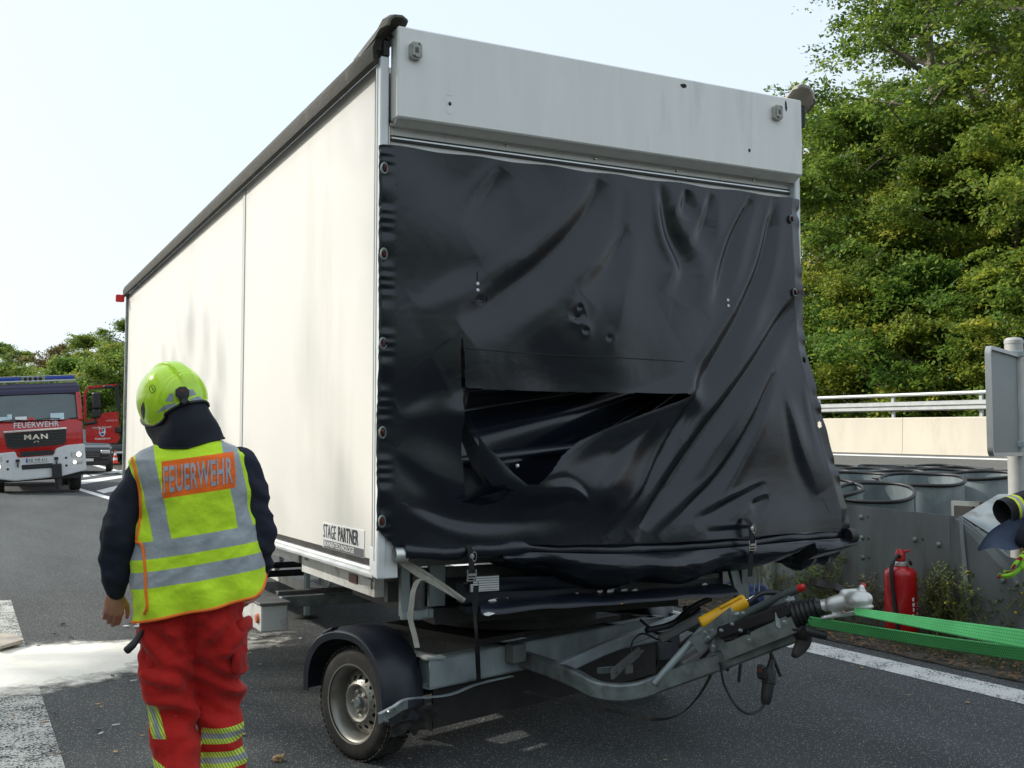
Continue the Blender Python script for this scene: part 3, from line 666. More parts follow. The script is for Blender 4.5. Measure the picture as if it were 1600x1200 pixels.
# folds: (points, half width, depth; + = trough away from the viewer), taper
FOLDS = [
 ([(935, 281), (910, 339), (854, 404), (780, 464), (716, 515)], .055, .045),
 ([(785, 265), (762, 307), (730, 362)], .05, .015),
 ([(1026, 290), (1039, 362), (1060, 422), (1044, 470)], .035, .030),
 ([(1069, 297), (1063, 344)], .03, .02), ([(1106, 302), (1095, 353), (1080, 390)], .028, .02),
 ([(1169, 311), (1137, 381), (1104, 482)], .022, .030),
 ([(1206, 316), (1183, 413), (1150, 487), (1109, 556), (1073, 616), (1040, 680)], .033, .045),
 ([(1240, 462), (1212, 502), (1154, 585), (1092, 666), (1035, 747), (1002, 794), (968, 832)], .034, .050),
 ([(1192, 590), (1154, 666), (1106, 742), (1059, 790), (1012, 836)], .022, .035),
 ([(1172, 756), (1120, 785), (1063, 815)], .020, .022), ([(1150, 822), (1080, 830)], .012, .012), ([(1180, 775), (1150, 790)], .018, .015),
 ([(1068, 616), (1044, 661), (1016, 714), (987, 771), (935, 836)], .014, .030),
 ([(1025, 752), (987, 823)], .016, .020), ([(975, 360), (940, 420), (905, 465)], .04, .018), ([(880, 500), (905, 490)], .02, .012),
 ([(640, 470), (690, 430), (740, 400)], .07, .012), ([(620, 700), (680, 740), (760, 760)], .06, -.018), ([(620, 640), (690, 600)], .06, .015),
 ([(640, 790), (740, 815), (900, 800)], .04, .02), ([(985, 300), (975, 400), (960, 500), (930, 590)], .06, -.012), ([(1010, 660), (960, 720), (915, 790)], .03, -.02),
 ([(1215, 620), (1235, 700), (1262, 770)], .04, -.022), ([(1250, 600), (1262, 660), (1285, 740)], .03, .012), ([(900, 780), (870, 760), (820, 770)], .022, -.020)]
FOLDS = [(FR(p), w_, d_) for p, w_, d_ in FOLDS]
_folds_np = []
for P, w_, d_ in FOLDS:
    q = bez([(x, z, 0) for x, z in P], 6) if len(P) > 2 else [Vector((x, z, 0)) for x, z in P]
    _folds_np.append((np.array([(v.x, v.y) for v in q]), w_, d_))
def fold_depth(X, Z):
    D = np.zeros_like(X)
    for pts, w_, d_ in _folds_np:
        best = np.full(X.shape, 9.); tt = np.zeros_like(X); n = len(pts)-1; sg = np.zeros_like(X)
        for i in range(n):
            a = pts[i]; b = pts[i+1]; ab = b-a; l2 = (ab**2).sum()
            t = np.clip(((X-a[0])*ab[0]+(Z-a[1])*ab[1])/l2, 0, 1)
            d = np.hypot(X-a[0]-t*ab[0], Z-a[1]-t*ab[1]); m = d < best
            best = np.where(m, d, best); tt = np.where(m, (i+t)/n, tt); sg = np.where(m, np.sign(ab[0]*(Z-a[1])-ab[1]*(X-a[0])), sg)
        tap = np.sin(np.pi*np.clip(tt*.97+.015, 0, 1))**.8; wv = (w_*1.2+.006)*(.55+.75*tt)
        # sharp on one side, soft on the other, with a raised lip
        x = best/np.where(sg > 0, wv*1.5, wv*.75)
        D += .80*d_*tap*(np.exp(-x*x)-.22*np.exp(-((x-1.9)/.9)**2))
    return D
def in_poly(X, Z, poly):
    c = np.zeros(X.shape, bool); n = len(poly)
    for i in range(n):
        x1, z1 = poly[i]; x2, z2 = poly[(i+1) % n]
        hit = ((z1 > Z) != (z2 > Z)) & (X < (x2-x1)*(Z-z1)/(z2-z1+1e-12)+x1); c ^= hit
    return c
HOLE = FR([(716, 598), (724, 607), (780, 610), (920, 614), (1066, 617), (1040, 628), (985, 648), (925, 672), (888, 690), (862, 712), (842, 738), (822, 757), (806, 756), (790, 742), (768, 715), (748, 695), (732, 672), (722, 650)])
HOLE2 = FR([(713, 530), (717, 530), (720, 600), (722, 650), (738, 690), (745, 735), (760, 758), (790, 765), (722, 785), (716, 700)])
HOLES3 = [FR([(x-3, y-3), (x, y-5.5), (x+3, y-3), (x+3, y+3), (x, y+5.5), (x-3, y+3)]) for x, y in ((1249, 563), (1268, 664))]
tl = fr(608, 230, -.03); trr = fr(1238, 315, -.03)
def tarp():
    nu, nvv = 520, 420
    u = np.linspace(0, 1, nu+1); v = np.linspace(0, 1, nvv+1); UU, VV = np.meshgrid(u, v)
    Zt = 3.052+.004*np.sin(UU*40); Zb = 1.115+.01*np.sin(UU*9)
    Z = Zt+(Zb-Zt)*VV
    # right edge: hangs clear of the post lower down
    ze = np.array([3.06, 2.8, 2.4, 2.15, 1.9, 1.75, 1.5, 1.25, 1.1]); re = np.array([2.555, 2.55, 2.555, 2.575, 2.63, 2.665, 2.735, 2.80, 2.79])
    XR = np.interp(-Z, -ze, re); XL = -.045+0*Z
    X = XL+(XR-XL)*UU
    belly = -.02-.10*np.clip((3.0-Z)/1.9, 0, 1)**1.3*np.clip((X-.6)/1.4, 0, 1) - .03*np.sin(np.pi*np.clip((X)/2.5, 0, 1))*np.clip((3.05-Z)*2, 0, 1)
    D = fold_depth(X, Z)
    N1 = np.array([[noise.noise(Vector((x*1.6, z*1.6, 3))) for x in np.linspace(-.1, 2.9, 60)] for z in np.linspace(1, 3.1, 44)])
    def samp(A, Xq, Zq):
        i = np.clip((Xq+.1)/3.0*59, 0, 58.999); j = np.clip((Zq-1)/2.1*43, 0, 42.999); a = i.astype(int); b = j.astype(int); fi = i-a; fj = j-b
        return A[b, a]*(1-fi)*(1-fj)+A[b, a+1]*fi*(1-fj)+A[b+1, a]*(1-fi)*fj+A[b+1, a+1]*fi*fj
    Yd = -.03+belly+D+.026*samp(N1, X, Z)+.011*samp(N1, .05+np.abs((X*1.5+Z*.9) % 4.4-2.2), 1.05+np.abs((Z*1.4-X*.35) % 3.2-1.6))
    # dents of the crash, middle
    for px, py, r_, a_ in ((893, 500, .03, .03), (905, 518, .022, .03), (896, 482, .02, .02), (940, 530, .025, .012), (745, 470, .03, .01)):
        q = fr(px, py, -.03); dd = (X-q.x)**2+(Z-q.z)**2; Yd += .42*a_*np.exp(-dd/(r_*r_*.35))-.15*a_*np.exp(-dd/(r_*r_*2.5))
    # rippled hem strip down the left side and round the corner
    hem = np.clip(1-(X+.045)/.085, 0, 1); rp = np.sin(Z*95+3*np.sin(Z*21))*.5+np.sin(Z*43+1.3)*.5
    Yd += hem*(.004+.006*rp); Yd += .02*np.clip(1-(X+.045)/.012, 0, 1)
    hr = np.clip(1-(XR-X)/.07, 0, 1); Yd += hr*(.02+.006*np.sin(Z*30+np.sin(Z*17)*2))
    X = X+hr*.002*np.sin(Z*23)
    # lips of the tear
    hx = np.array(HOLE); hv = FR([(722, 650), (748, 695), (806, 756), (862, 712), (925, 672), (1066, 617)])
    d = np.full(X.shape, 9.)
    for a, b in zip(hv, hv[1:]):
        a = np.array(a); b = np.array(b); ab = b-a; t = np.clip(((X-a[0])*ab[0]+(Z-a[1])*ab[1])/(ab**2).sum(), 0, 1); d = np.minimum(d, np.hypot(X-a[0]-t*ab[0], Z-a[1]-t*ab[1]))
    Yd -= .045*np.exp(-(d/.09)**2)
    q = fr(1050, 640, -.03)
    # the pocket under the tear sags forward
    q = fr(860, 760, -.03); Yd -= .05*np.exp(-(((X-q.x)/.45)**2+((Z-q.z)/.14)**2))
    cx = (X[:-1, :-1]+X[1:, 1:])/2; cz = (Z[:-1, :-1]+Z[1:, 1:])/2
    cut = in_poly(cx, cz, HOLE) | in_poly(cx, cz, HOLE2)
    cut |= in_poly(cx, cz, FR([(560, 832), (590, 829), (600, 838), (611, 850), (618, 868), (622, 900), (560, 900)]))
    for h in HOLES3: cut |= in_poly(cx, cz, h)
    # roll-off at the bottom onto the tube
    V = np.stack([X, Yd, Z], -1).reshape(-1, 3)
    idx = np.arange((nu+1)*(nvv+1)).reshape(nvv+1, nu+1); Fq = np.stack([idx[:-1, :-1], idx[:-1, 1:], idx[1:, 1:], idx[1:, :-1]], -1)[~cut]
    me = bpy.data.meshes.new('tarpaulin'); used = np.unique(Fq); rm = np.full(len(V), -1); rm[used] = np.arange(len(used)); V = V[used]; Fq = rm[Fq]
    me.vertices.add(len(V)); me.vertices.foreach_set('co', V.ravel()); n = len(Fq); me.loops.add(4*n); me.loops.foreach_set('vertex_index', Fq.ravel())
    me.polygons.add(n); me.polygons.foreach_set('loop_start', np.arange(0, 4*n, 4)); me.update(calc_edges=True)
    return link('tarpaulin', me, M_['tarp'], T, 180), Yd, X, Z
tarp_o, YD, XD, ZD = tarp()
def tarp_y(x, z):
    i = np.argmin((XD-x)**2+(ZD-z)**2); return float(YD.ravel()[i])
def crumple(name, P0, nu, nv, fn, mat_, parent):
    V = [fn(i/nu, j/nv) for j in range(nv+1) for i in range(nu+1)]
    F = [(j*(nu+1)+i, j*(nu+1)+i+1, (j+1)*(nu+1)+i+1, (j+1)*(nu+1)+i) for j in range(nv) for i in range(nu)]
    return raw(name, V, F, mat_, parent, 180)
# inner sheet seen through the tear, pleated, with a rolled stiff edge
def inner(u, v):
    x = .36+1.5*u; z = 1.95-.45*v; ph = math.atan2(1.99-z+.03, 1.95-x); rr = math.sin(ph*34+2.5*math.sin(ph*9)); rd = math.hypot(1.95-x, 2.0-z)
    return Vector((x, .13+.055*rr*min(1, rd*1.1)*abs(rr)**.3+.03*math.sin(u*11)-.06*v, z))
crumple('inner_sheet', None, 260, 70, inner, M_['tarp'], tarp_o)
def inner2(u, v):
    x = .40+1.1*u; zt = 1.56+.11*u; t = v
    if t < .2: a = t/.2*math.pi*.8; return Vector((x, .05-.035*math.sin(a), zt-.03*(1-math.cos(a))))
    z = zt-.055-(t-.2)*.42; return Vector((x, .03+.05*(t-.2)+.015*math.sin(u*14+t*5), z))
crumple('inner_roll', None, 90, 40, inner2, M_['tarp'], tarp_o)
# torn flap pieces
def flap(name, pts, sag=.02):
    pts = [fr(x, y, yy) for x, y, yy in pts]; n = len(pts); c = sum(pts, Vector())/n; bm = bmesh.new()
    vs_ = [bm.verts.new(p) for p in pts]; cv = bm.verts.new(c+Vector((0, -sag, 0)))
    for k in range(n): bm.faces.new((vs_[k], vs_[(k+1) % n], cv))
    bmesh.ops.subdivide_edges(bm, edges=bm.edges[:], cuts=5, use_grid_fill=True)
    for v in bm.verts: v.co.y += .012*noise.noise(v.co*9)
    me = bpy.data.meshes.new(name); bm.to_mesh(me); bm.free(); o = link(name, me, M_['tarp'], tarp_o, 180); return o
flap('torn_flap', [(719, 784, -.10), (745, 778, -.17), (790, 765, -.16), (797, 772, -.13), (778, 785, -.12), (750, 790, -.10)], .02)
flap('torn_flap', [(722, 640, -.06), (735, 675, -.08), (756, 712, -.10), (775, 742, -.10), (757, 757, -.05), (735, 725, -.02), (722, 690, -.02)], .02)
flap('torn_flap', [(716, 585, -.06), (730, 590, -.05), (734, 612, -.02), (728, 634, -.02), (718, 655, -.05)], .0)
p = fr(805, 728, .0); MB().lathe([(0, .008), (.010, .006), (.012, 0)], 10, Matrix.Translation((p.x, -.02, p.z)) @ Matrix.Rotation(R(90), 4, 'X')).build('stud', M_['chrome'], tarp_o)
# cut lines above the tear and studs
for px, py in ((744, 444), (744, 454), (1132, 470), (1132, 479)):
    q = fr(px, py, -.06); y = tarp_y(q.x, q.z)
    MB().lathe([(0, .004), (.007, .003), (.009, 0)], 10, Matrix.Translation((q.x, y-.002, q.z)) @ Matrix.Rotation(R(90), 4, 'X')).build('snap_stud', M_['white_print'], tarp_o)
def stitch(pts):
    P = []
    for px, py in pts:
        q = fr(px, py, -.06); P.append(Vector((q.x, tarp_y(q.x, q.z)-.003, q.z)))
    MB().tube(P, .0025, 5).build('seam_line', M_['black_print'], tarp_o)
stitch([(744, 425), (744, 435), (744, 470)]); stitch([(738, 473), (750, 473), (761, 471), (760, 464)])
stitch([(724, 545), (800, 551), (860, 555), (960, 560), (1060, 566)])
def fray(pts, dy=-.012, r_=.003):
    P = []
    for px, py in pts:
        q = fr(px, py, -.06); P.append(Vector((q.x+.004*random.uniform(-1, 1), tarp_y(q.x, q.z)+dy+.004*random.uniform(-1, 1), q.z)))
    MB().tube(P, [r_*random.uniform(.4, 1.3) for _ in P], 5).build('frayed_edge', M_['strap_grey'] if False else M_['tarp'], tarp_o)
# clasps left and right
mk('clasp_red', (.10, .018, .012), .55, var=.3)
def clasp(x, z, y, big=1.0):
    c = Matrix.Translation((x, y, z)) @ Matrix.Rotation(R(90), 4, 'X')
    mb = MB(); mb.lathe([(.020, -.002), (.030, -.002), (.031, .004), (.027, .008), (.021, .008), (.019, .002)], 22, c @ Matrix.Diagonal((.62*big, big, 1, 1)), closed_prof=True); o = mb.build('eyelet', M_['galvanised'], tarp_o)
    mb = MB(); mb.lathe([(0, .006), (.017, .004), (.019, -.001)], 16, c @ Matrix.Diagonal((.6*big, big, 1, 1))); mb.box((x, y-.012, z), (.008, .016, .030), bev=.003, rot=Matrix.Rotation(random.uniform(-.5, .5), 3, 'Y')); mb.build('turn_button', M_['clasp_red'], o)
for px, py in ((598, 263), (597, 397), (592, 536), (591, 676), (587, 815)):
    q = fr(px, py, -.05); clasp(max(q.x, -.028), q.z, -.055)
for px, py in ((1234, 343), (1236, 458)):
    q = fr(px, py, -.05); clasp(q.x, q.z, tarp_y(q.x, q.z)-.008, .8)
for k in range(24):
    z = 1.30+k*.068; MB().lathe([(0, .003), (.003, .002), (.004, 0)], 6, Matrix.Translation((.035, tarp_y(.035, z)-.001, z)) @ Matrix.Rotation(R(90), 4, 'X')).build('hem_rivet', M_['black_plastic'], tarp_o)
# tube in the hem, wrapped with the tarp; and the hanging crumpled lower edge
def ty(x): return -.06-.10*min(1, max(0, (x-.5)/1.5))
mb = MB(); mb.tube([(.03, -.07, 1.098), (.09, -.07, 1.098)], .034, 20, caps=False); mb.tube([(.09, -.07, 1.098), (.03, -.07, 1.098)], .029, 20, caps=False); mb.build('hem_tube', M_['aluminium'], T)
xs = [.075]+list(np.linspace(.1, 2.76, 46)); pts = []; rs = []
for x in xs:
    pts.append((x, ty(x)-.01+.055*smooth(.5, .9, x)+.008*noise.noise(Vector((x*4, 1, 1))), 1.102+(.0 if x < .6 else -.035*smooth(.6, 1.3, x)*1)+.03*smooth(1.5, 2.7, x)+.016*noise.noise(Vector((x*5, 0, 0)))))
    rs.append(.035+.010*noise.noise(Vector((x*7, 5, 0)))+(.006 if x > .6 else 0))
MB().tube(pts, rs, 22).build('hem_wrap', M_['tarp'], T, auto=180)
mb = MB(); mb.tube([(2.745, ty(2.7)-.012, 1.094), (2.795, ty(2.7)-.012, 1.094)], .047, 20); mb.build('hem_tube', M_['black_plastic'], T)
def under(u, v):
    x = .58+2.24*u; zt = 1.085-.03*smooth(.6, 1.3, x)+.03*smooth(1.5, 2.7, x)
    ln = .02+.20*math.sin(math.pi*min(1, u*1.15+.02))**.55 if u < .85 else .02+.17*max(0, (1.0-u)/.15)**.5*.95
    ln = max(.05, ln)*(.88+.25*noise.noise(Vector((u*6, 2, 0)))); tt = v
    # folds running obliquely
    a = u*26-tt*2.0; fold = .028*math.sin(a+2.2*noise.noise(Vector((u*7, 0, 4))))*tt+.02*math.sin(u*11)*tt
    bulge = .10*math.sin(math.pi*min(1, tt*1.0))*(.6+.5*noise.noise(Vector((u*4, 0, 9))))
    n_ = .028*fbm(Vector((u*10, tt*3, 1)), 3)*tt
    return Vector((x+.03*tt*math.sin(u*9), ty(x)-.01-bulge+.16*tt*tt+fold+n_, zt-ln*tt+.035*fold))
crumple('sagging_hem', None, 260, 44, under, M_['tarp'], T)
# crumpled end at the right
mb = MB(); mb.ell((2.72, .06, 1.02), (.14, .16, .09), u=20, v=14); mb.ell((2.60, .10, .97), (.16, .14, .07)); mb.ell((2.79, .03, 1.13), (.055, .10, .12))
remesh(mb, 'crumpled_end', .012, 3, lambda co, n: co+n*.035*fbm(co*9, 3), M_['tarp'], T)
# --- straps with buckles
def strap_buckle(px, py0, py1, x_off=0):
    q0 = fr(px, py0, -.17); q1 = fr(px, py1, -.17); q1.x = q0.x
    yb = ty(q0.x)-.055
    o = MB().ribbon([(q0.x, yb+.03, q0.z+.055), (q0.x, yb-.005, q0.z+.03), (q0.x, yb-.012, q0.z), (q0.x+.004, yb-.012, q0.z-.06), (q0.x+.006, yb+.01, q1.z)], Vector((.030, 0, 0)), .004).build('tie_strap', M_['strap_black'], T)
    Mx = Matrix.Translation((q0.x, yb-.018, q0.z+.005)) @ Matrix.Rotation(R(90), 4, 'X')
    mb = MB(); mb.lathe([(.004, 0), (.012, 0), (.012, .005), (0, .006)], 14, Mx)
    Mr = Matrix.Translation((q0.x+.016, yb-.012, q0.z+.003)) @ Matrix.Rotation(R(90), 4, 'X') @ Matrix.Diagonal((.5, 1, 1, 1)); mb.lathe([(.020, -.003), (.025, -.003), (.025, .003), (.020, .003)], 20, Mr, closed_prof=True); mb.build('ring', M_['chrome'], o)
    z = q0.z-.085; mb = MB(); y = yb-.018
    for dx in (-.022, .022): mb.box((q0.x+dx, y, z), (.005, .008, .055))
    mb.box((q0.x, y-.003, z-.012), (.048, .010, .007)); mb.box((q0.x, y-.006, z+.004), (.040, .012, .012)); mb.box((q0.x, y, z-.026), (.044, .006, .005)); mb.build('buckle', M_['chrome'], o)
strap_buckle(742, 872, 915); strap_buckle(1163, 826, 900)
# ================================================================ UNDERGEAR (still the trailer)
BW = Matrix.Translation((0, 6.56, 0)) @ Matrix.Rotation(R(46), 4, 'Z'); BT = TMI @ BW     # steered bogie: x right, y back, z up
_fw = Vector((math.sin(R(46)), -math.cos(R(46)), 0)); _bc = Vector((0, 6.56, 0)); BWI = BW.inverted()
def bq(px, py, q): return BWI @ onp(px, py, _bc+_fw*q, _fw)         # point of plane q metres ahead of the axle, bogie coordinates
def gz(p): return p
# chassis of the box
for x, nm in ((.42, 'chassis_beam'), (2.10, 'chassis_beam')):
    mb = MB(); mb.box((x, 4.9, .90), (.012, 8.0, .17)); mb.box((x, 4.9, .985), (.07, 8.0, .010)); mb.box((x, 4.9, .815), (.07, 8.0, .010)); mb.build(nm, M_['grey_steel'], T)
for y in (.35, 1.5, 3.0, 4.5, 6.0, 7.5, 8.8):
    MB().box((W_/2, y, .955), (W_-.12, .06, .05)).build('cross_member', M_['grey_steel'], T)
mb = MB(); mb.box((.09, .95, .915), (.05, 1.3, .12)); mb.box((.12, 3.6, .93), (.04, 3.6, .09)); mb.build('side_rail', M_['primer_beam'], T)
for y, m in ((.62, 'red_plastic'), (.40, 'white_print')):
    p = sd_(640, 915, .06); MB().box((.0605, y, .915), (.006, .13, .045)).build('reflector', M_['clasp_red'] if m[0] == 'r' else M_['primer_beam'], T)
# stabiliser jack, its outrigger and the light truss
p = sd_(478, 930, .45)
def jack(x, y):
    mb = MB(); mb.tube([(x, y, .0), (x, y, .88)], .030, 16); mb.tube([(x, y, .45), (x, y, .95)], .040, 16); o = mb.build('jack_leg', M_['galvanised_light'], T)
    MB().lathe([(0, .02), (.10, .018), (.115, .008), (.115, .0), (0, .0)], 20, Matrix.Translation((x, y, .004))).build('foot_plate', M_['dark_steel'], o)
    mb = MB(); mb.tube([(x+.12, y-.02, .30), (x+.12, y-.02, .72)], .010, 8); mb.ell((x+.12, y-.02, .73), (.026, .026, .026)); mb.box((x+.07, y-.01, .66), (.12, .02, .02)); mb.build('crank', M_['galvanised'], o)
jack(1.16, 5.25); jack(2.3, 5.25)
def fr2(px, py, y): return fr(px, py, y)
# outrigger: block end on the left, arm running across
blk = MB(); q0 = sd_(430, 945, -.06)
blk.box((-.0, 2.33, .525), (.17, .70, .165), bev=.006); blk.build('outrigger_end', M_['primer_beam'], T)
mb = MB(); mb.box((.0, 2.33, .618), (.20, .74, .014), bev=.003); mb.build('outrigger_cap', M_['grey_steel'], T)
MB().lathe([(0, .018), (.026, .016), (.032, .0)], 18, Matrix.Translation((-.087, 2.05, .52)) @ Matrix.Rotation(R(-90), 4, 'Y')).build('side_reflector', M_['orange_reflector'], T)
MB().bar((.08, 2.15, .60), (2.4, 2.15, .60), .07, .07, bev=.004).build('outrigger_arm', M_['galvanised'], T)
MB().bar((.15, 2.5, .60), (2.4, 2.5, .60), .07, .05, bev=.004).build('outrigger_arm', M_['grey_steel'], T)
mb = MB(); c = sd_(511, 927, 1.62)
for a in (sd_(490, 872, 1.62), sd_(510, 870, 1.62), sd_(528, 880, 1.62)): mb.bar(c, a, .04, .03)
mb.box((c.x, c.y, c.z), (.04, .12, .09)); mb.build('truss', M_['primer_beam'], T)
mb = MB(); mb.bar(sd_(508, 930, 1.66), sd_(440, 905, 1.66), .05, .16); mb.bar(sd_(441, 905, 1.66), sd_(385, 893, 1.66), .05, .14); mb.bar(sd_(428, 896, 1.64), sd_(440, 872, 1.64), .05, .06); mb.bar(sd_(415, 893, 1.64), sd_(424, 882, 1.64), .05, .06); mb.build('trailing_beam', M_['primer_beam'], T)
# fixed rear axle
def wheel(Mw, parent, full=True):
    """Mw: wheel centre, local z points outwards; r .30"""
    w_ = .19; pr = [(.205, -.5*w_), (.255, -.52*w_), (.285, -.46*w_), (.299, -.34*w_), (.302, 0), (.299, .34*w_), (.285, .46*w_), (.255, .52*w_), (.205, .5*w_), (.20, .3*w_), (.20, -.3*w_)]
    hub = bpy.data.objects.new('wheel', None)
    t = MB(); t.lathe(pr, 56, Mw, closed_prof=True)
    for k in range(56):                                        # tread blocks
        a = 2*math.pi*k/56
        for j, z in enumerate((-.066, -.024, .024, .066)):
            t.box((.301, 0, z), (.006, .022, .034), Mw @ Matrix.Rotation(a+(.03 if j % 2 else 0), 4, 'Z'))
    tyre = t.build('tyre', M_['rubber'], parent, auto=40)
    r_ = MB(); r_.lathe([(.204, .096), (.213, .098), (.214, .090), (.203, .086), (.188, .070), (.181, .040), (.178, .0), (.160, .016), (.155, .020)], 48, Mw)
    r_.lathe([(.204, -.096), (.196, -.08), (.178, -.03), (.178, .0)], 40, Mw)
    r_.lathe([(.112, .050), (.100, .058), (.088, .052), (.078, .030), (.070, .026), (.050, .028), (.036, .034), (.034, .036), (0, .036)], 40, Mw)
    # ventilated ring: round holes
    n = 16
    for k in range(n):
        a0 = 2*math.pi*k/n; da = 2*math.pi/n; rc = .133; rect = []; circ = []
        for j in range(16):
            t_ = 2*math.pi*(j+.5)/16; cx, cy = math.cos(t_), math.sin(t_); s = 1/max(abs(cx), abs(cy))
            rr = rc+.0225*cx*s; aa = a0+da*.5*cy*s
            zz = .020+(.155-rr)/.043*.030
            rect.append(r_.bm.verts.new((rr*math.cos(aa), rr*math.sin(aa), zz)))
            rr2 = rc+.0125*cx; aa2 = a0+.0125*cy/rc; circ.append(r_.bm.verts.new((rr2*math.cos(aa2), rr2*math.sin(aa2), .020+(.155-rr2)/.043*.030)))
        fs = []
        for j in range(16): fs.append(r_.bm.faces.new((rect[j], rect[(j+1) % 16], circ[(j+1) % 16], circ[j])))
        for f in fs: f.material_index = 0
        bmesh.ops.transform(r_.bm, matrix=Mw, verts=rect+circ)
    rim = r_.build('rim', M_['rim_steel'], parent, auto=30)
    MB().lathe([(0, .005), (.15, .005), (.175, -.02)], 32, Mw).build('brake_drum', M_['black_plastic'], rim)
    h = MB(); h.lathe([(0, .066), (.024, .066), (.029, .060), (.030, .034)], 24, Mw); h.build('hub_cap', M_['galvanised'], rim)
    for k in range(5):
        a = 2*math.pi*k/5+.4; MB().lathe([(0, .052), (.006, .052), (.0075, .046), (.011, .044), (.011, .024)], 6, Mw @ Matrix.Translation((.056*math.cos(a), .056*math.sin(a), 0))).build('wheel_nut', M_['rim_steel'], rim)
    return tyre
RX = Matrix.Rotation(R(-90), 4, 'Y')      # local z -> -x
for y in (6.35, 7.15):
    wheel(Matrix.Translation((.13, y, .302)) @ RX, T); wheel(Matrix.Translation((2.40, y, .302)) @ Matrix.Rotation(R(90), 4, 'Y'), T)
    MB().tube([(.2, y, .30), (2.3, y, .30)], .035, 10).build('axle', M_['dark_steel'], T)
# steered bogie
def B(name, mb, m, parent=T, auto=35): return mb.build(name, m, parent, BT, auto)
wheel(BT @ Matrix.Translation((-1.115, -.02, .287)) @ RX @ Matrix.Diagonal((.952, .952, .952, 1)), T); wheel(BT @ Matrix.Translation((1.115, -.02, .287)) @ Matrix.Rotation(R(90), 4, 'Y') @ Matrix.Diagonal((.952, .952, .952, 1)), T)
B('axle', MB().tube([(-1.05, -.03, .30), (1.05, -.03, .30)], .045, 12), M_['dark_steel'])
# channel frame
def chan(a, b, inward):
    a = Vector(a); b = Vector(b); mb = MB(); d = (b-a).normalized(); iw = Vector(inward)
    mb.bar(a, b, .008, .15); mb.bar(a+iw*.033+Vector((0, 0, .071)), b+iw*.033+Vector((0, 0, .071)), .074, .009); mb.bar(a+iw*.033-Vector((0, 0, .071)), b+iw*.033-Vector((0, 0, .071)), .074, .009)
    return mb
L0, L1, Y0, Y1, ZC = -.995, .995, -.38, .55, .455
B('bogie_beam', chan((L0, Y0, ZC), (L1, Y0, ZC), (0, 1, 0)), M_['galvanised_light'])
B('bogie_beam', chan((L0+.004, Y1, ZC), (L1-.004, Y1, ZC), (0, -1, 0)), M_['galvanised'])
for l in (-.88, .88): B('bogie_beam', chan((l, Y0+.01, ZC), (l, Y1-.01, ZC), (1 if l > 0 else -1, 0, 0)), M_['galvanised'])
for l in (-.45, .45): B('bogie_beam', chan((l, Y0+.01, ZC), (l, Y1-.01, ZC), (1, 0, 0)), M_['grey_steel'])
mb = MB(); mb.bar((L0, Y0+.036, .533), (-.90, Y0-.0, .533), .07, .008); mb.box((-.945, Y0+.20, .44), (.006, .38, .13)); mb.box((-.965, -.18, .395), (.05, .34, .008)); B('gusset_plate', mb, M_['galvanised_light'])
mb = MB(); mb.bar((-.98, -.37, .535), (-.885, .1, .535), .05, .010); B('frame_flange', mb, M_['primer_beam'])
# dark panel under the frame, added to keep sun off the ground behind
B('shade_panel', MB().box((.02, Y0+.05, .27), (1.9, .012, .21)), M_['dark_steel'])
# turntable
mb = MB(); mb.lathe([(.42, .60), (.50, .60), (.50, .64), (.42, .64)], 40, closed_prof=True); B('turntable_ring', mb, M_['dark_steel'])
mb = MB(); mb.lathe([(.43, .645), (.52, .645), (.52, .685), (.43, .685)], 40, closed_prof=True); B('turntable_ring', mb, M_['dark_steel'])
for k in range(14):
    a = k*2*math.pi/14; B('bolt', MB().tube([(.47*math.cos(a), .47*math.sin(a), .63), (.47*math.cos(a), .47*math.sin(a), .665)], .012, 6), M_['galvanised'])
B('bogie_top_plate', MB().box((0, .05, .565), (1.2, .8, .03)), M_['dark_steel'])
mb = MB(); mb.box((1.12, .9, .745), (1.5, 1.3, .08)); mb.box((.65, .75, .83), (.08, .9, .10)); mb.box((1.7, .75, .83), (.08, .9, .10)); mb.build('upper_frame', M_['dark_steel'], T)
# mudguards
def fender(side):
    prof = [(.37, .335), (.368, .44), (.335, .54), (.26, .625), (.15, .678), (.02, .70), (-.11, .69), (-.21, .645), (-.285, .575), (-.33, .48), (-.352, .37), (-.362, .265)]
    P = bez([Vector((.01+(y-.01)*.93, .29+(z-.31)*.94, 0)) for y, z in prof], 4); c = Vector((.01, .29, 0))
    sec = [(1.262, -.040), (1.268, -.006), (1.258, .004), (1.238, .004), (1.228, .012), (1.19, .014), (1.185, .019), (1.08, .019), (1.02, .012), (1.0, .0), (.985, -.05), (.990, -.052), (1.006, -.006), (1.08, .010), (1.19, .008), (1.255, -.004), (1.258, -.040)]
    mb = MB(); rows = []
    for i, p in enumerate(P):
        d = (p-c).normalized(); rows.append([mb.bm.verts.new((side*(l-.015), (p+d*o).x, (p+d*o).y)) for l, o in sec])
    for a, b in zip(rows, rows[1:]):
        for k in range(len(sec)): mb.bm.faces.new((a[k], a[(k+1) % len(sec)], b[(k+1) % len(sec)], b[k]))
    mb.bm.faces.new(rows[0]); mb.bm.faces.new(rows[-1][::-1]); o = B('fender', mb, M_['fender_plastic'], auto=50)
    mb = MB()                              # raised seam pad on the crown
    q = P[26]; mb.box((side*1.222, .145, .643), (.05, .09, .012), bev=.003, rot=Matrix.Rotation(R(-24), 3, 'X')); B('fender_seam', mb, M_['fender_plastic'], o); return o
fender(-1); fender(1)
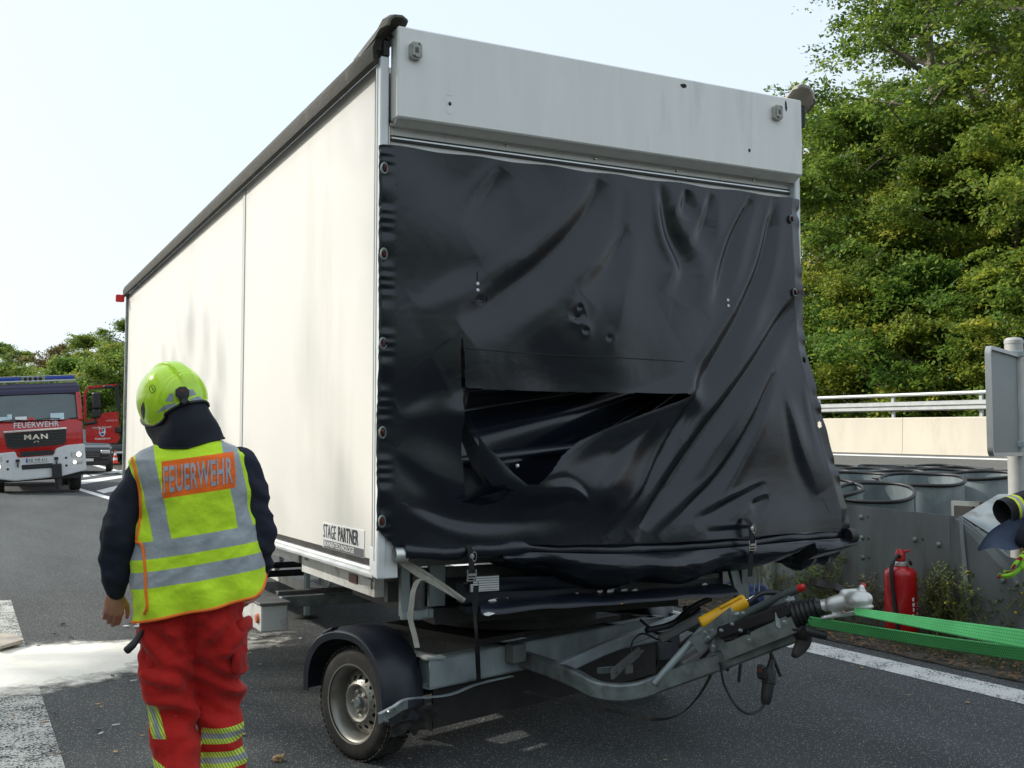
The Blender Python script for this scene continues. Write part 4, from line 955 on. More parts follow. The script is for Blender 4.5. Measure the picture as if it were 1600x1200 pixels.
# bent bracket strip from the mudguard to the frame
pts = [(592, 1116, .40), (615, 1104, .42), (637, 1092, .44), (687, 1088, .43), (713, 1082, .42), (745, 1069, .40), (800, 1056, .39)]
P = [bq(*p) for p in pts]; P = bez(P, 4)
B('bracket_strip', MB().ribbon(P, Vector((0, .022, -.0)), .006), M_['galvanised_light'])
B('bracket_strip', MB().ribbon([p+Vector((0, .0, -.024)) for p in P[:9]], Vector((0, .0, .045)), .005), M_['galvanised'])
mb = MB()
for px, py in ((607, 1112), (617, 1107), (604, 1126)): 
    q = bq(px, py, .425); B('bolt', MB().tube([q+Vector((0, .02, 0)), q+Vector((0, -.008, 0))], .007, 6), M_['chrome'])
# torn mud flap and frame tail under the strip
mb = MB(); a = bq(600, 1120, .36)
def flapm(u, v): return Vector((-1.22+.30*u, -.36+.03*v+.02*noise.noise(Vector((u*5, v*4, 0))), .30-.13*v*(1+.35*noise.noise(Vector((u*6, 0, 2))))))
o = crumple('mud_flap', None, 24, 10, flapm, M_['rubber'], T); o.data.transform(BT)
# --- drawbar
DB = M_['galvanised']
def sweep_box(path, wd, ht, up=(0, 0, 1), bev=.010):
    """square tube along path (rounded corners)"""
    path = [Vector(p) for p in path]; mb = MB(); a, b, c = wd/2, ht/2, bev
    sec = [(-a+c, -b), (a-c, -b), (a, -b+c), (a, b-c), (a-c, b), (-a+c, b), (-a, b-c), (-a, -b+c)]; rings = []; n = len(path)
    for i, p in enumerate(path):
        t = (path[min(i+1, n-1)]-path[max(i-1, 0)]).normalized(); s = t.cross(Vector(up)).normalized(); u_ = s.cross(t)
        rings.append([mb.bm.verts.new(p+s*x+u_*y) for x, y in sec])
    for A, B_ in zip(rings, rings[1:]):
        for k in range(8): mb.bm.faces.new((A[k], A[(k+1) % 8], B_[(k+1) % 8], B_[k]))
    mb.bm.faces.new(rings[0][::-1]); mb.bm.faces.new(rings[-1]); return mb
Lp = [bq(818, 1030, .39), bq(860, 1044, .60), bq(903, 1062, .80), bq(918, 1071, .85), bq(935, 1078, .91), bq(965, 1082, .98), bq(1000, 1078, 1.06), bq(1030, 1068, 1.14), bq(1120, 1036, 1.45), bq(1245, 988, 1.88)]
path = Lp[:3]+bez(Lp[3:8], 3)+Lp[8:]
drawbar = B('drawbar_arm', sweep_box(path, .062, .088), DB)
mb = MB(); mb.box(tuple(bq(806, 1020, .42)), (.10, .07, .10), bev=.006); B('drawbar_lug', mb, M_['grey_steel'])
# right arm: mirror about the centre line of the coupling
RpA = [bq(1052, 966, .41), bq(1110, 985, .9), bq(1175, 985, 1.3), bq(1222, 968, 1.85)]
B('drawbar_arm', sweep_box(RpA, .062, .08), DB)
B('cross_brace', sweep_box([bq(872, 1046, .66), bq(940, 1015, .60), bq(1010, 988, .56), bq(1062, 968, .50)], .05, .07), M_['galvanised_light'])
B('cross_brace', sweep_box([bq(1060, 1040, 1.22), bq(1110, 1012, 1.15), bq(1160, 992, 1.1)], .06, .05), M_['grey_steel'])
# channel shell at the head with bolts
mb = MB(); mb.bar(bq(1130, 1020, 1.52), bq(1242, 975, 1.92), .012, .075); mb.bar(bq(1150, 1003, 1.55), bq(1240, 962, 1.88), .13, .010); B('coupling_bracket', mb, DB)
mb = MB(); mb.bar(bq(1125, 990, 1.50), bq(1240, 950, 1.9), .06, .065, bev=.012); B('overrun_housing', mb, M_['dark_steel'])
mb = MB(); mb.bar(bq(1152, 962, 1.5), bq(1238, 935, 1.86), .04, .03, bev=.006); mb.bar(bq(1085, 1010, 1.35), bq(1150, 960, 1.55), .02, .09, bev=.004); mb.box(tuple(bq(1120, 1000, 1.45)), (.10, .03, .12), bev=.008); mb.box(tuple(bq(1148, 978, 1.55)), (.05, .05, .14), bev=.01); B('overrun_lever', mb, M_['galvanised'])
mb = MB()
for px, py, q in ((1108, 996, 1.50), (1116, 1010, 1.50), (1145, 975, 1.6), (1128, 985, 1.6), (1172, 992, 1.66), (1227, 972, 1.93), (1172, 1000, 1.70), (1232, 938, 1.9), (1162, 958, 1.62), (1158, 985, 1.68), (1103, 988, 1.48)):
    p = bq(px, py, q); B('bolt', MB().tube([p+Vector((0, .010, 0)), p+Vector((0, -.004, 0))], .008, 6), M_['galvanised_light'])
mb = MB()
for k, (px, py) in enumerate(((1160, 992), (1180, 972), (1200, 960))): mb.tube([bq(px, py, 1.6), bq(px+14, py-6, 1.68)], .022, 10)
mb.tube(bez([bq(1095, 1030, 1.3), bq(1125, 1002, 1.4), bq(1160, 1000, 1.5)], 5), .010, 6); B('brake_linkage', mb, M_['dark_steel'])
# bellows
a = bq(1243, 962, 1.90); b = bq(1284, 948, 2.02); Mx = frame(a, b-a) @ Matrix.Rotation(R(90), 4, 'Y'); Ln = (b-a).length
pr = [(.030, 0)]; n = 6
for k in range(n):
    r0 = .066-.020*k/n; pr += [(r0, (k+.15)/n*Ln), (r0+.003, (k+.4)/n*Ln), (r0-.012, (k+.85)/n*Ln)]
pr += [(.036, Ln), (.030, Ln+.01)]
B('rubber_bellows', MB().lathe(pr, 26, Mx), M_['black_plastic'], auto=180)
mb = MB(); mb.tube(bez([bq(1250, 975, 1.93), bq(1256, 1000, 1.93), bq(1246, 1018, 1.93), bq(1240, 1024, 1.93)], 4), [.05-.003*k for k in range(13)], 10); B('rubber_boot', mb, M_['rubber'], auto=180)
# coupling head
c0 = bq(1283, 947, 2.02); c1 = bq(1315, 942, 2.10)
mb = MB(); mb.tube([c0, c1], .030, 20); B('coupling_shaft', mb, M_['cast_alu'])
mb = MB()
def cc(px, py, q): return bq(px, py, q)
capsule(mb, cc(1300, 944, 2.07), cc(1332, 936, 2.15), .036, .042); capsule(mb, cc(1326, 932, 2.14), cc(1352, 936, 2.22), .030, .034)
mb.ell(tuple(cc(1341, 938, 2.19)), (.060, .058, .042), u=20, v=12); mb.ell(tuple(cc(1343, 947, 2.19)), (.066, .064, .018), u=20, v=12); capsule(mb, cc(1318, 927, 2.12), cc(1348, 925, 2.19), .020, .018); capsule(mb, cc(1310, 952, 2.08), cc(1311, 951, 2.04), .024, .022); capsule(mb, cc(1346, 927, 2.19), cc(1346, 918, 2.19), .017, .015)
capsule(mb, cc(1285, 965, 2.05), cc(1335, 958, 2.14), .010, .012)
head = remesh(mb, 'coupling_head', .006, 3, None, M_['cast_alu'], T, BT)
mb = MB(); mb.ell(tuple(cc(1346, 917, 2.18)+Vector((0, -.008, .006))), (.013, .013, .012)); mb.ell(tuple(cc(1312, 952, 2.03)+Vector((0, -.018, 0))), (.016, .012, .016)); B('red_indicator', mb, M_['red_plastic'], head)
mb = MB(); hp_ = [cc(1270, 909, 2.00), cc(1285, 913, 2.03), cc(1302, 916, 2.06), cc(1320, 927, 2.10), cc(1330, 931, 2.12)]; hp_ = bez(hp_, 4)
mb.ribbon(hp_, Vector((.0, .040, .0)), .032); mb.ribbon([p+Vector((0, 0, -.012)) for p in hp_[2:]], Vector((0, .022, 0)), .016); B('coupling_lever', mb, mk('dark_bronze', (.022, .016, .015), .32, .2, var=.3), head)
mb = MB(); 
for px, py in ((1285, 962), (1300, 963)): B('bolt', MB().tube([cc(px, py, 2.05), cc(px, py+5, 2.05)], .008, 8), M_['chrome'], head)
# gas spring, yellow cylinder, brake lever tube
B('support_strut', MB().tube([bq(1022, 1068, 1.14), bq(1102, 978, 1.33)], .019, 12), M_['galvanised_light'])
a = bq(1095, 976, 1.33); b = bq(1166, 938, 1.50); Mx = frame(a, b-a) @ Matrix.Rotation(R(90), 4, 'Y'); Ln = (b-a).length
yc = B('yellow_grip', MB().lathe([(0, .006), (.018, .004), (.030, 0), (.036, .006), (.037, .012), (.037, Ln-.012), (.035, Ln-.004), (.024, Ln), (0, Ln)], 24, Mx), M_['yellow_plastic'])
mb = MB(); mb.bar(a.lerp(b, .42)+Vector((-.015, -.01, .036)), a.lerp(b, .9)+Vector((-.015, -.01, .036)), .030, .014, bev=.004); B('grip_ridge', mb, M_['yellow_plastic'], yc)
mb = MB()
for t, s_ in ((.03, .030), (.55, .034), (.95, .033), (.72, -.033), (.1, -.03)): mb.ell(tuple(a.lerp(b, t)+Vector((-.008, -.030, s_*.6))), (.005, .005, .005), u=8, v=6)
B('screw', mb, M_['dark_steel'], yc)
B('gas_spring_rod', MB().tube([b, b+(b-a).normalized()*.05], .007, 8), M_['chrome'])
lv = B('brake_lever', MB().tube(bez([bq(1100, 1002, 1.42), bq(1150, 968, 1.55), bq(1200, 942, 1.72), bq(1236, 925, 1.85), bq(1248, 920, 1.89)], 5), .020, 14), mk('lever_grey', (.10, .12, .115), .5, .1, var=.2))
B('lever_button', MB().tube([bq(1248, 920, 1.89), bq(1254, 917.5, 1.91), bq(1258, 916, 1.92)], [.019, .018, .012], 12), M_['red_plastic'], lv)
B('brake_cable', MB().tube(bez([bq(1165, 945, 1.5), bq(1188, 928, 1.55), bq(1212, 926, 1.6), bq(1226, 932, 1.65)], 6), .014, 8), M_['black_plastic'])
# rusty spreader and clutter inside the A-frame
mb = MB(); mb.bar(bq(956, 1054, .95), bq(998, 1018, .80), .014, .05); mb.bar(bq(960, 1050, .93), bq(1000, 1016, .78), .045, .010); mb.box(tuple(bq(982, 1046, .92)), (.06, .015, .04)); B('rusty_bracket', mb, M_['grey_steel'])
mb = MB(); mb.bar(bq(935, 1048, .85), bq(958, 1046, .85), .02, .03); B('rusty_bracket', mb, M_['galvanised'])
B('brake_cable', MB().tube(bez([bq(985, 1018, .8), bq(990, 1000, .7), bq(1005, 990, .7), bq(1030, 1000, .8), bq(1050, 1002, .9)], 5), .005, 6), M_['black_plastic'])
B('brake_cable', MB().tube(bez([bq(1000, 968, .7), bq(1030, 990, .8), bq(1060, 975, .9), bq(1095, 950, 1.0)], 5), .009, 6), M_['black_plastic'])
B('buffer_box', MB().box(tuple(bq(1080, 962, .9)), (.12, .05, .12), bev=.01), M_['dark_steel'])
B('brake_cable', MB().tube(bez([bq(1010, 985, .8), bq(1050, 975, .85), bq(1080, 950, .95), bq(1110, 935, 1.0)], 6), .018, 8), M_['black_plastic'])
B('spare_bracket', MB().bar(bq(1030, 1000, .9), bq(1100, 962, 1.1), .05, .05, bev=.01), M_['grey_steel'])
B('brake_cable', MB().tube(bez([bq(1060, 1010, 1.1), bq(1090, 992, 1.2), bq(1120, 1010, 1.35), bq(1150, 1004, 1.45)], 6), .012, 8), M_['dark_steel'])
# hanging plug with its cable
pl = MB(); T0 = bq(1205, 1012, 1.75)
B('plug_cable', MB().tube(bez([T0, bq(1204, 1022, 1.75), bq(1207, 1036, 1.75)], 5), .007, 8), M_['black_plastic'])
a = bq(1206, 1030, 1.75); b = bq(1196, 1100, 1.75); Mx = frame(a, b-a) @ Matrix.Rotation(R(90), 4, 'Y'); Ln = (b-a).length
pl.lathe([(0, 0), (.014, 0), (.017, .03), (.026, .045), (.030, .06), (.031, .10), (.034, .102), (.034, .115), (.029, .118), (.027, .17), (.024, .20), (.018, .215), (0, .215)], 20, Mx)
pl.box(tuple(bq(1190, 1050, 1.76)), (.03, .045, .07), bev=.01); plug = B('plug', pl, M_['black_plastic'])
B('plug_seal', MB().box(tuple(bq(1187, 1047, 1.775)), (.006, .02, .02)), M_['clasp_red'], plug)
B('plug_cable', MB().tube(bez([bq(1196, 1098, 1.75), bq(1187, 1110, 1.75), bq(1170, 1115, 1.74), bq(1150, 1102, 1.70), bq(1132, 1070, 1.6), bq(1126, 1040, 1.5), bq(1122, 1025, 1.45)], 7), .0065, 8), M_['black_plastic'])
# loose webbing looping under the drawbar
P = bez([bq(1118, 1030, 1.42), bq(1108, 1060, 1.38), bq(1088, 1092, 1.3), bq(1060, 1117, 1.15), bq(1020, 1124, 1.0), bq(960, 1112, .85), bq(870, 1092, .6), bq(820, 1080, .45)], 6)
B('loose_webbing', MB().ribbon(P, Vector((.02, -.012, .012)), .003), M_['rubber'])
mb = MB(); mb.tube([bq(1255, 985, 2.0), bq(1289, 993, 2.05)], .020, 12); B('stop_bar', mb, M_['black_plastic'])
# --- battered front bumper, plate and uprights under the tarp (trailer coordinates)
mb = MB(); a = fr(748, 934, .12); b = fr(1108, 950, .12)
mb.box((1.27, .15, .872), (1.62, .10, .115), bev=.01); mb.box((1.25, .12, .795), (1.56, .12, .03), bev=.004); bp_ = mb.build('front_beam', M_['blue_paint'], T)
def dent(u, v): 
    x = .50+1.46*u; return Vector((x, .085+.03*v+.015*noise.noise(Vector((u*6, v*2, 0)))-.03*math.sin(math.pi*min(1, u*1.6)), .945-.075*v+.012*noise.noise(Vector((u*5, 3, 0)))))
crumple('dented_sheet', None, 50, 8, dent, M_['blue_paint'], bp_)
def tray(u, v):
    x = .50+1.58*u; y = .08-.11*math.sin(math.pi*v*.5)-.02*noise.noise(Vector((u*5, 0, 1))); return Vector((x, y, .835-.05*v*v+.014*noise.noise(Vector((u*7, v, 7)))))
crumple('bumper_lip', None, 60, 8, tray, M_['blue_paint'], bp_)
random.seed(5)
for k in range(15):
    x = random.choice([random.uniform(.52, .80), random.uniform(.5, 1.95), random.uniform(1.0, 1.5)]); z = random.choice([.842, .842, .835, .79]); r_ = random.choice([.003, .005, .008, .014, .020]); Y_ = .083 if z > .8 else -.045
    V = [(x+r_*1.6*math.cos(t)*random.uniform(.5, 1.3), Y_+random.uniform(-.012, -.008)-(.0 if z > .8 else .0), z+r_*.55*math.sin(t)*random.uniform(.5, 1.3)) for t in np.linspace(0, 2*math.pi, 8, endpoint=False)]
    raw('paint_chip', V, [tuple(range(8))], M_['bare_patch'] if k % 4 else M_['yellow_plastic'] if k == 8 else M_['strap_grey'], bp_)
# data plate: black print on silver
dp = MB().box((.555, .052, .925), (.16, .004, .078)).build('data_plate', M_['sticker_film'], T)
mb = MB()
for k in range(7): mb.box((.555, .0495, .892+k*.0115), (.15, .002, .0022))
mb.box((.52, .0495, .915), (.0022, .002, .05)); mb.box((.555, .0495, .9635), (.16, .002, .005)); mb.box((.476, .0495, .925), (.004, .002, .078)); mb.build('plate_print', M_['black_print'], dp)
# uprights at the left: guide tubes and shock strut
p = fr(650, 920, .30)
mb = MB(); mb.box((.225, .30, .90), (.05, .04, .30), bev=.004); mb.box((.30, .28, .76), (.20, .035, .045), bev=.004); mb.box((.40, .30, .92), (.09, .03, .26), bev=.004); mb.build('guide_frame', M_['galvanised_light'], T)
mb = MB(); mb.tube([(.29, .27, .79), (.29, .27, .98)], .032, 14); mb.build('lift_cylinder', M_['grey_steel'], T)
mb = MB(); mb.lathe([(0, .02), (.022, .02), (.028, .0)], 14, Matrix.Translation((.285, .262, .76)) @ Matrix.Rotation(R(90), 4, 'X')); mb.bar((.25, .255, .76), (.34, .255, .765), .03, .05, bev=.01); mb.build('bolt', M_['galvanised_light'], T)
mb = MB(); mb.box((1.80, .10, .93), (.46, .03, .12)); mb.box((1.2, .5, .88), (2.0, .05, .16)); mb.build('cross_plate', M_['grey_steel'], T)
mb = MB(); mb.bar((2.06, .04, 1.02), (2.16, .04, .70), .03, .05); mb.box((2.20, .08, .88), (.05, .04, .34)); mb.box((2.12, .16, .80), (.14, .1, .03)); mb.build('guide_frame', M_['galvanised'], T)
for x, z, m in ((1.96, .93, 'bare_patch'), (1.985, .94, 'bare_patch'), (1.45, .975, 'strap_grey')):
    V = [(x+.02*math.cos(t)*random.uniform(.4, 1.2), .083, z+.022*math.sin(t)*random.uniform(.4, 1.2)) for t in np.linspace(0, 6.28, 9, endpoint=False)]; raw('paint_chip', V, [tuple(range(9))], M_[m], T)
# grey lashing strap
P = bez([fr(618, 872, -.03), fr(650, 895, -.02), fr(680, 912, .0), fr(722, 936, .03)], 5); MB().ribbon(P, Vector((0, .02, .032)), .004).build('lashing_strap', M_['strap_grey'], T)
P = bez([fr(668, 908, -.04), fr(655, 906, -.05), fr(646, 922, -.05), fr(643, 945, -.05), fr(641, 965, -.045), fr(647, 990, -.04), fr(652, 1012, -.04)], 5)
MB().ribbon(P, Vector((.026, .0, .0)), .003).build('lashing_strap', M_['strap_grey'], T)
P = [fr(630, 876, .02), fr(660, 893, .02), fr(700, 920, .02), fr(725, 938, .02)]; MB().tube(P, .012, 8).build('lashing_rope', M_['strap_grey'], T)
# black tie-down running from the buckle to the bogie
P = [fr(744, 915, -.17), fr(742, 960, -.15), fr(745, 1000, -.14)]; P2 = TMI @ (BW @ bq(748, 1064, .40)); 
MB().ribbon(bez(P+[P2], 5), [Vector((.028, 0, 0))]*5+[Vector((.020, .01, 0))]*6+[Vector((.03, .01, 0))]*5, .003).build('tie_down', M_['strap_black'], T)
mb = MB(); P = bez([fr(1180, 880, .0), fr(1186, 895, .0), fr(1186, 925, .0)], 4); mb.tube(P, .004, 6); P = bez([fr(1176, 880, .0), fr(1180, 900, .0), fr(1178, 925, .0)], 4); mb.tube(P, .003, 6); mb.build('loose_wire', M_['strap_grey'], T)
# ================================================================ PEOPLE
PX = Vector((-1.19, 4.1, 0)); PROT = R(14); PMX = Matrix.Translation(PX) @ Matrix.Rotation(PROT, 4, 'Z'); PMI = PMX.inverted()
_pn = Vector((-math.sin(PROT), math.cos(PROT), 0))
def pl(px, py, yl=-.12): return PMI @ onp(px, py, PX+_pn*yl, _pn)
def between(nt, sock, lo, hi, soft=.0008):
    a = _n(nt, 'ShaderNodeMapRange'); nt.links.new(sock, a.inputs[0]); a.inputs[1].default_value = lo; a.inputs[2].default_value = lo+soft
    b = _n(nt, 'ShaderNodeMapRange'); nt.links.new(sock, b.inputs[0]); b.inputs[1].default_value = hi; b.inputs[2].default_value = hi+soft; b.inputs[3].default_value = 1; b.inputs[4].default_value = 0
    m = _n(nt, 'ShaderNodeMath', operation='MULTIPLY'); nt.links.new(a.outputs[0], m.inputs[0]); nt.links.new(b.outputs[0], m.inputs[1]); return m.outputs[0]
def mth(nt, op, a, b=None):
    m = _n(nt, 'ShaderNodeMath', operation=op)
    for i, v in enumerate((a, b)):
        if v is None: continue
        if isinstance(v, (int, float)): m.inputs[i].default_value = v
        else: nt.links.new(v, m.inputs[i])
    return m.outputs[0]
def cloth_mat(name, base, layers, rough=.8, weave=900, wr=.25, attr='vp'):
    """layers: fn(nt, x, y, z) -> mask socket, colour, roughness"""
    m = bpy.data.materials.new(name); m.use_nodes = True; nt = m.node_tree; L = nt.links.new; b = nt.nodes['Principled BSDF']
    at_ = _n(nt, 'ShaderNodeAttribute'); at_.attribute_name = attr; sp = _n(nt, 'ShaderNodeSeparateXYZ'); L(at_.outputs['Vector'], sp.inputs[0])
    tc = _n(nt, 'ShaderNodeTexCoord'); ns = _n(nt, 'ShaderNodeTexNoise'); ns.inputs['Scale'].default_value = 9; ns.inputs['Detail'].default_value = 6; L(tc.outputs['Object'], ns.inputs[0])
    mr = _n(nt, 'ShaderNodeMapRange'); L(ns.outputs[0], mr.inputs[0]); mr.inputs[1].default_value = .3; mr.inputs[2].default_value = .7; mr.inputs[3].default_value = .86; mr.inputs[4].default_value = 1.1
    sc = _n(nt, 'ShaderNodeVectorMath', operation='SCALE'); sc.inputs[0].default_value = base; L(mr.outputs[0], sc.inputs['Scale']); col = sc.outputs[0]; rg_ = None
    rv = _n(nt, 'ShaderNodeValue'); rv.outputs[0].default_value = rough; rg_ = rv.outputs[0]
    for fn, c, r_ in layers:
        k = fn(nt, sp.outputs[0], sp.outputs[1], sp.outputs[2]); mx = _n(nt, 'ShaderNodeMix', data_type='RGBA'); L(k, mx.inputs[0]); L(col, mx.inputs[6])
        s2 = _n(nt, 'ShaderNodeVectorMath', operation='SCALE'); s2.inputs[0].default_value = c; L(mr.outputs[0], s2.inputs['Scale']); L(s2.outputs[0], mx.inputs[7]); col = mx.outputs[2]
        m2 = _n(nt, 'ShaderNodeMix'); L(k, m2.inputs[0]); L(rg_, m2.inputs[2]); m2.inputs[3].default_value = r_; rg_ = m2.outputs[0]
    L(col, b.inputs['Base Color']); L(rg_, b.inputs['Roughness']); b.inputs['Specular IOR Level'].default_value = .3
    if hasattr(b.inputs, 'get') and b.inputs.get('Sheen Weight'): b.inputs['Sheen Weight'].default_value = .1
    w1 = _n(nt, 'ShaderNodeTexNoise'); w1.inputs['Scale'].default_value = 14; w1.inputs['Detail'].default_value = 4; L(tc.outputs['Object'], w1.inputs[0])
    b1 = _n(nt, 'ShaderNodeBump'); b1.inputs['Strength'].default_value = wr; b1.inputs['Distance'].default_value = .02; L(w1.outputs[0], b1.inputs['Height'])
    w2 = _n(nt, 'ShaderNodeTexNoise'); w2.inputs['Scale'].default_value = weave; L(tc.outputs['Object'], w2.inputs[0])
    b2 = _n(nt, 'ShaderNodeBump'); b2.inputs['Strength'].default_value = .15; b2.inputs['Distance'].default_value = .002; L(w2.outputs[0], b2.inputs['Height']); L(b1.outputs[0], b2.inputs['Normal']); L(b2.outputs[0], b.inputs['Normal'])
    M_[name] = m; return m
def set_vp(o, co=None):
    me = o.data; a = me.attributes.new('vp', 'FLOAT_VECTOR', 'POINT'); A = np.zeros(len(me.vertices)*3, np.float32)
    if co is None: me.vertices.foreach_get('co', A)
    else: A = np.array(co, np.float32).ravel()
    a.data.foreach_set('vector', A)
mk('skin', (.42, .20, .13), .55, 0, var=.15, scale=30, bump=.15, bscale=150)
SILV = (.36, .39, .41); YEL = (.60, .88, .03); ORA = (.98, .17, .015)
def zc(nt, x, z): return mth(nt, 'SUBTRACT', z, mth(nt, 'MULTIPLY', x, .10))
def strap_mask(nt, x, z, z1, a1, b1, z0, a0, b0):
    t = mth(nt, 'DIVIDE', mth(nt, 'SUBTRACT', z, z0), z1-z0)
    lo = mth(nt, 'ADD', mth(nt, 'MULTIPLY', t, a1-a0), a0); hi = mth(nt, 'ADD', mth(nt, 'MULTIPLY', t, b1-b0), b0)
    return mth(nt, 'MULTIPLY', mth(nt, 'GREATER_THAN', x, lo), mth(nt, 'LESS_THAN', x, hi))
def Lband1(nt, x, y, z): return between(nt, zc(nt, x, z), 1.222, 1.284)
def Lband2(nt, x, y, z): return between(nt, zc(nt, x, z), 1.120, 1.178)
def Lst(nt, x, y, z):
    a = strap_mask(nt, x, z, 1.58, -.195, -.125, 1.25, -.130, -.065); b = strap_mask(nt, x, z, 1.60, .112, .165, 1.27, .165, .208)
    return mth(nt, 'MULTIPLY', mth(nt, 'MAXIMUM', a, b), mth(nt, 'GREATER_THAN', zc(nt, x, z), 1.25))
def Lpan(nt, x, y, z):
    return mth(nt, 'MULTIPLY', mth(nt, 'MULTIPLY', between(nt, zc(nt, x, z), 1.432, 1.565), between(nt, x, -.100, .152)), mth(nt, 'LESS_THAN', y, 0))
cloth_mat('vest_cloth', YEL, [(Lst, SILV, .45), (Lpan, ORA, .7), (Lband1, SILV, .45), (Lband2, SILV, .45)], weave=700, wr=.6)
mk('orange_piping', (.95, .20, .02), .7, var=.05)
mk('navy_cloth', (.010, .014, .028), .9, var=.3, scale=12, bump=.25, bscale=25)
mk('navy_cape', (.008, .010, .018), .85, var=.3, scale=12, bump=.15, bscale=15)
mk('silver_print', (.34, .38, .42), .5, var=.15, scale=60)
def vest_section(z):
    zz = [.95, 1.05, 1.15, 1.25, 1.35, 1.45, 1.52, 1.565, 1.60, 1.635]
    a = [.242, .247, .240, .220, .205, .203, .211, .213, .170, .085]; b = [.150, .158, .156, .148, .142, .142, .136, .118, .092, .065]; c = [.014, .014, .014, .012, .008, .003, -.010, -.012, -.008, 0]
    return np.interp(z, zz, a), np.interp(z, zz, b), np.interp(z, zz, c)
TILT = Matrix.Translation((0, 0, 1.25)) @ Matrix.Rotation(R(-2.5), 4, 'Y') @ Matrix.Translation((0, 0, -1.25))
def vest(parent):
    NU, NV = 180, 110; V = []; pre = []
    for j in range(NV+1):
        t = j/NV
        for i in range(NU):
            th = 2*math.pi*i/NU; c, s = math.cos(th), math.sin(th); xx = .245*c
            hem = 1.015+.04*(xx/.25)+.06*max(0, (c-.72)/.28)**2-.03*(1 if s < 0 else 0)*0
            z = hem+(1.635-hem)*t; a, b, cx = vest_section(z); e = 2/2.35
            x = cx+a*abs(c)**e*(1 if c > 0 else -1); y = b*abs(s)**e*(1 if s > 0 else -1)-.012
            pre.append((x, y, z)); p = Vector((x, y, z)); q = Vector((x*5, y*5, z*3.2))
            w_ = .013*noise.noise(q)+.004*(.5-abs(noise.noise(Vector((x*9+z*5, y*6, z*16-x*9)))))*2+.006*noise.noise(Vector((x*14+z*6, y*9, z*11-x*5)))
            # drape folds: radiating from armpits and hanging at the hem
            w_ += .012*math.exp(-((z-1.02)/.12)**2)*math.sin(x*34+z*12)*(.4+.6*(1-t))+.005*math.sin((z*1.0-abs(x)*.9)*46)*math.exp(-((z-1.33)/.1)**2)*smooth(.08, .2, abs(x))
            nn = Vector((x/a**2, y/b**2, 0)).normalized(); p += nn*w_*(1 if t < .9 else .3); V.append(TILT @ p)
    F = [(j*NU+i, j*NU+(i+1) % NU, (j+1)*NU+(i+1) % NU, (j+1)*NU+i) for j in range(NV) for i in range(NU)]
    o = raw('safety_vest', V, F, M_['vest_cloth'], parent, 180); set_vp(o, pre)
    bv = BVHTree.FromPolygons([Vector(v) for v in V], F)
    # piping: hem and side seam
    hemp = [Vector(V[i]) for i in range(NU)]; MB().tube(hemp, .0055, 6, closed=True).build('piping', M_['orange_piping'], o)
    def proj(pts, off=.004, n=6):
        out = []
        for x, z in pts:
            h = bv.ray_cast(TILT @ Vector((x, -.6, z)), Vector((0, 1, 0)))
            if h[0] is not None: out.append(h[0]+Vector((0, -off, 0)))
        return out
    def pp(pts): return [(lambda q: ((TILT.inverted() @ q).x, (TILT.inverted() @ q).z))(pl(px, py, -.11)) for px, py in pts]
    arm = bez([Vector((x, z, 0)) for x, z in pp([(198, 703), (206, 720), (213, 745), (218, 772), (219, 800), (215, 830), (212, 848)])], 5)
    pts = proj([(v.x, v.y) for v in arm], .003)
    if len(pts) > 3: MB().tube(pts, .006, 6).build('piping', M_['orange_piping'], o)
    seam = bez([Vector((x, z, 0)) for x, z in pp([(212, 848), (222, 853), (227, 885), (229, 920), (231, 945), (226, 958)])], 5); pts = proj([(v.x, v.y) for v in seam], .004)
    if len(pts) > 3: MB().tube(pts, .0055, 6).build('piping', M_['orange_piping'], o)
    arm = bez([Vector((x, z, 0)) for x, z in pp([(374, 684), (386, 705), (393, 735), (396, 765), (398, 790)])], 5); pts = proj([(v.x, v.y) for v in arm], .003)
    if len(pts) > 3: MB().tube(pts, .006, 6).build('piping', M_['orange_piping'], o)
    # lettering wrapped on the back
    me = text_mesh('FEUERWEHR', .125, bold=.0022, ext=0, sx=1.0, sp=1.08); bb = np.array([v.co[:] for v in me.vertices]); mn, mxx = bb.min(0), bb.max(0)
    bm = bmesh.new(); bm.from_mesh(me); bmesh.ops.triangulate(bm, faces=bm.faces[:]); bmesh.ops.subdivide_edges(bm, edges=[e for e in bm.edges if e.calc_length() > .012], cuts=3)
    bmesh.ops.triangulate(bm, faces=bm.faces[:])
    for v in bm.verts:
        u = (v.co.x-mn[0])/(mxx[0]-mn[0]); w2 = (v.co.y-mn[1])/(mxx[1]-mn[1]); x = -.094+u*.242; zc_ = 1.450+w2*.096; z = zc_+.10*x
        h = bv.ray_cast(TILT @ Vector((x, -.6, z)), Vector((0, 1, 0))); v.co = (h[0]+Vector((0, -.0022, 0))) if h[0] is not None else TILT @ Vector((x, -.14, z))
    bm.to_mesh(me); bm.free(); l = link('lettering', me, M_['silver_print'], o, 180)
    return o, bv
def wrinkle(amp, fr_=9, k=1):
    def f(co, n):
        a = amp*(noise.noise(Vector((co.x*fr_, co.y*fr_, co.z*fr_*.75)))+.55*noise.noise(Vector((co.x*fr_*2.2+co.z*6, co.y*fr_*2.2, co.z*fr_*2.4))))
        r_ = abs(noise.noise(Vector((co.x*fr_*.8+3, co.y*fr_*.8, co.z*fr_*1.7+co.x*5)))); return co+n*(a+amp*1.1*(.25-r_)*k)
    return f
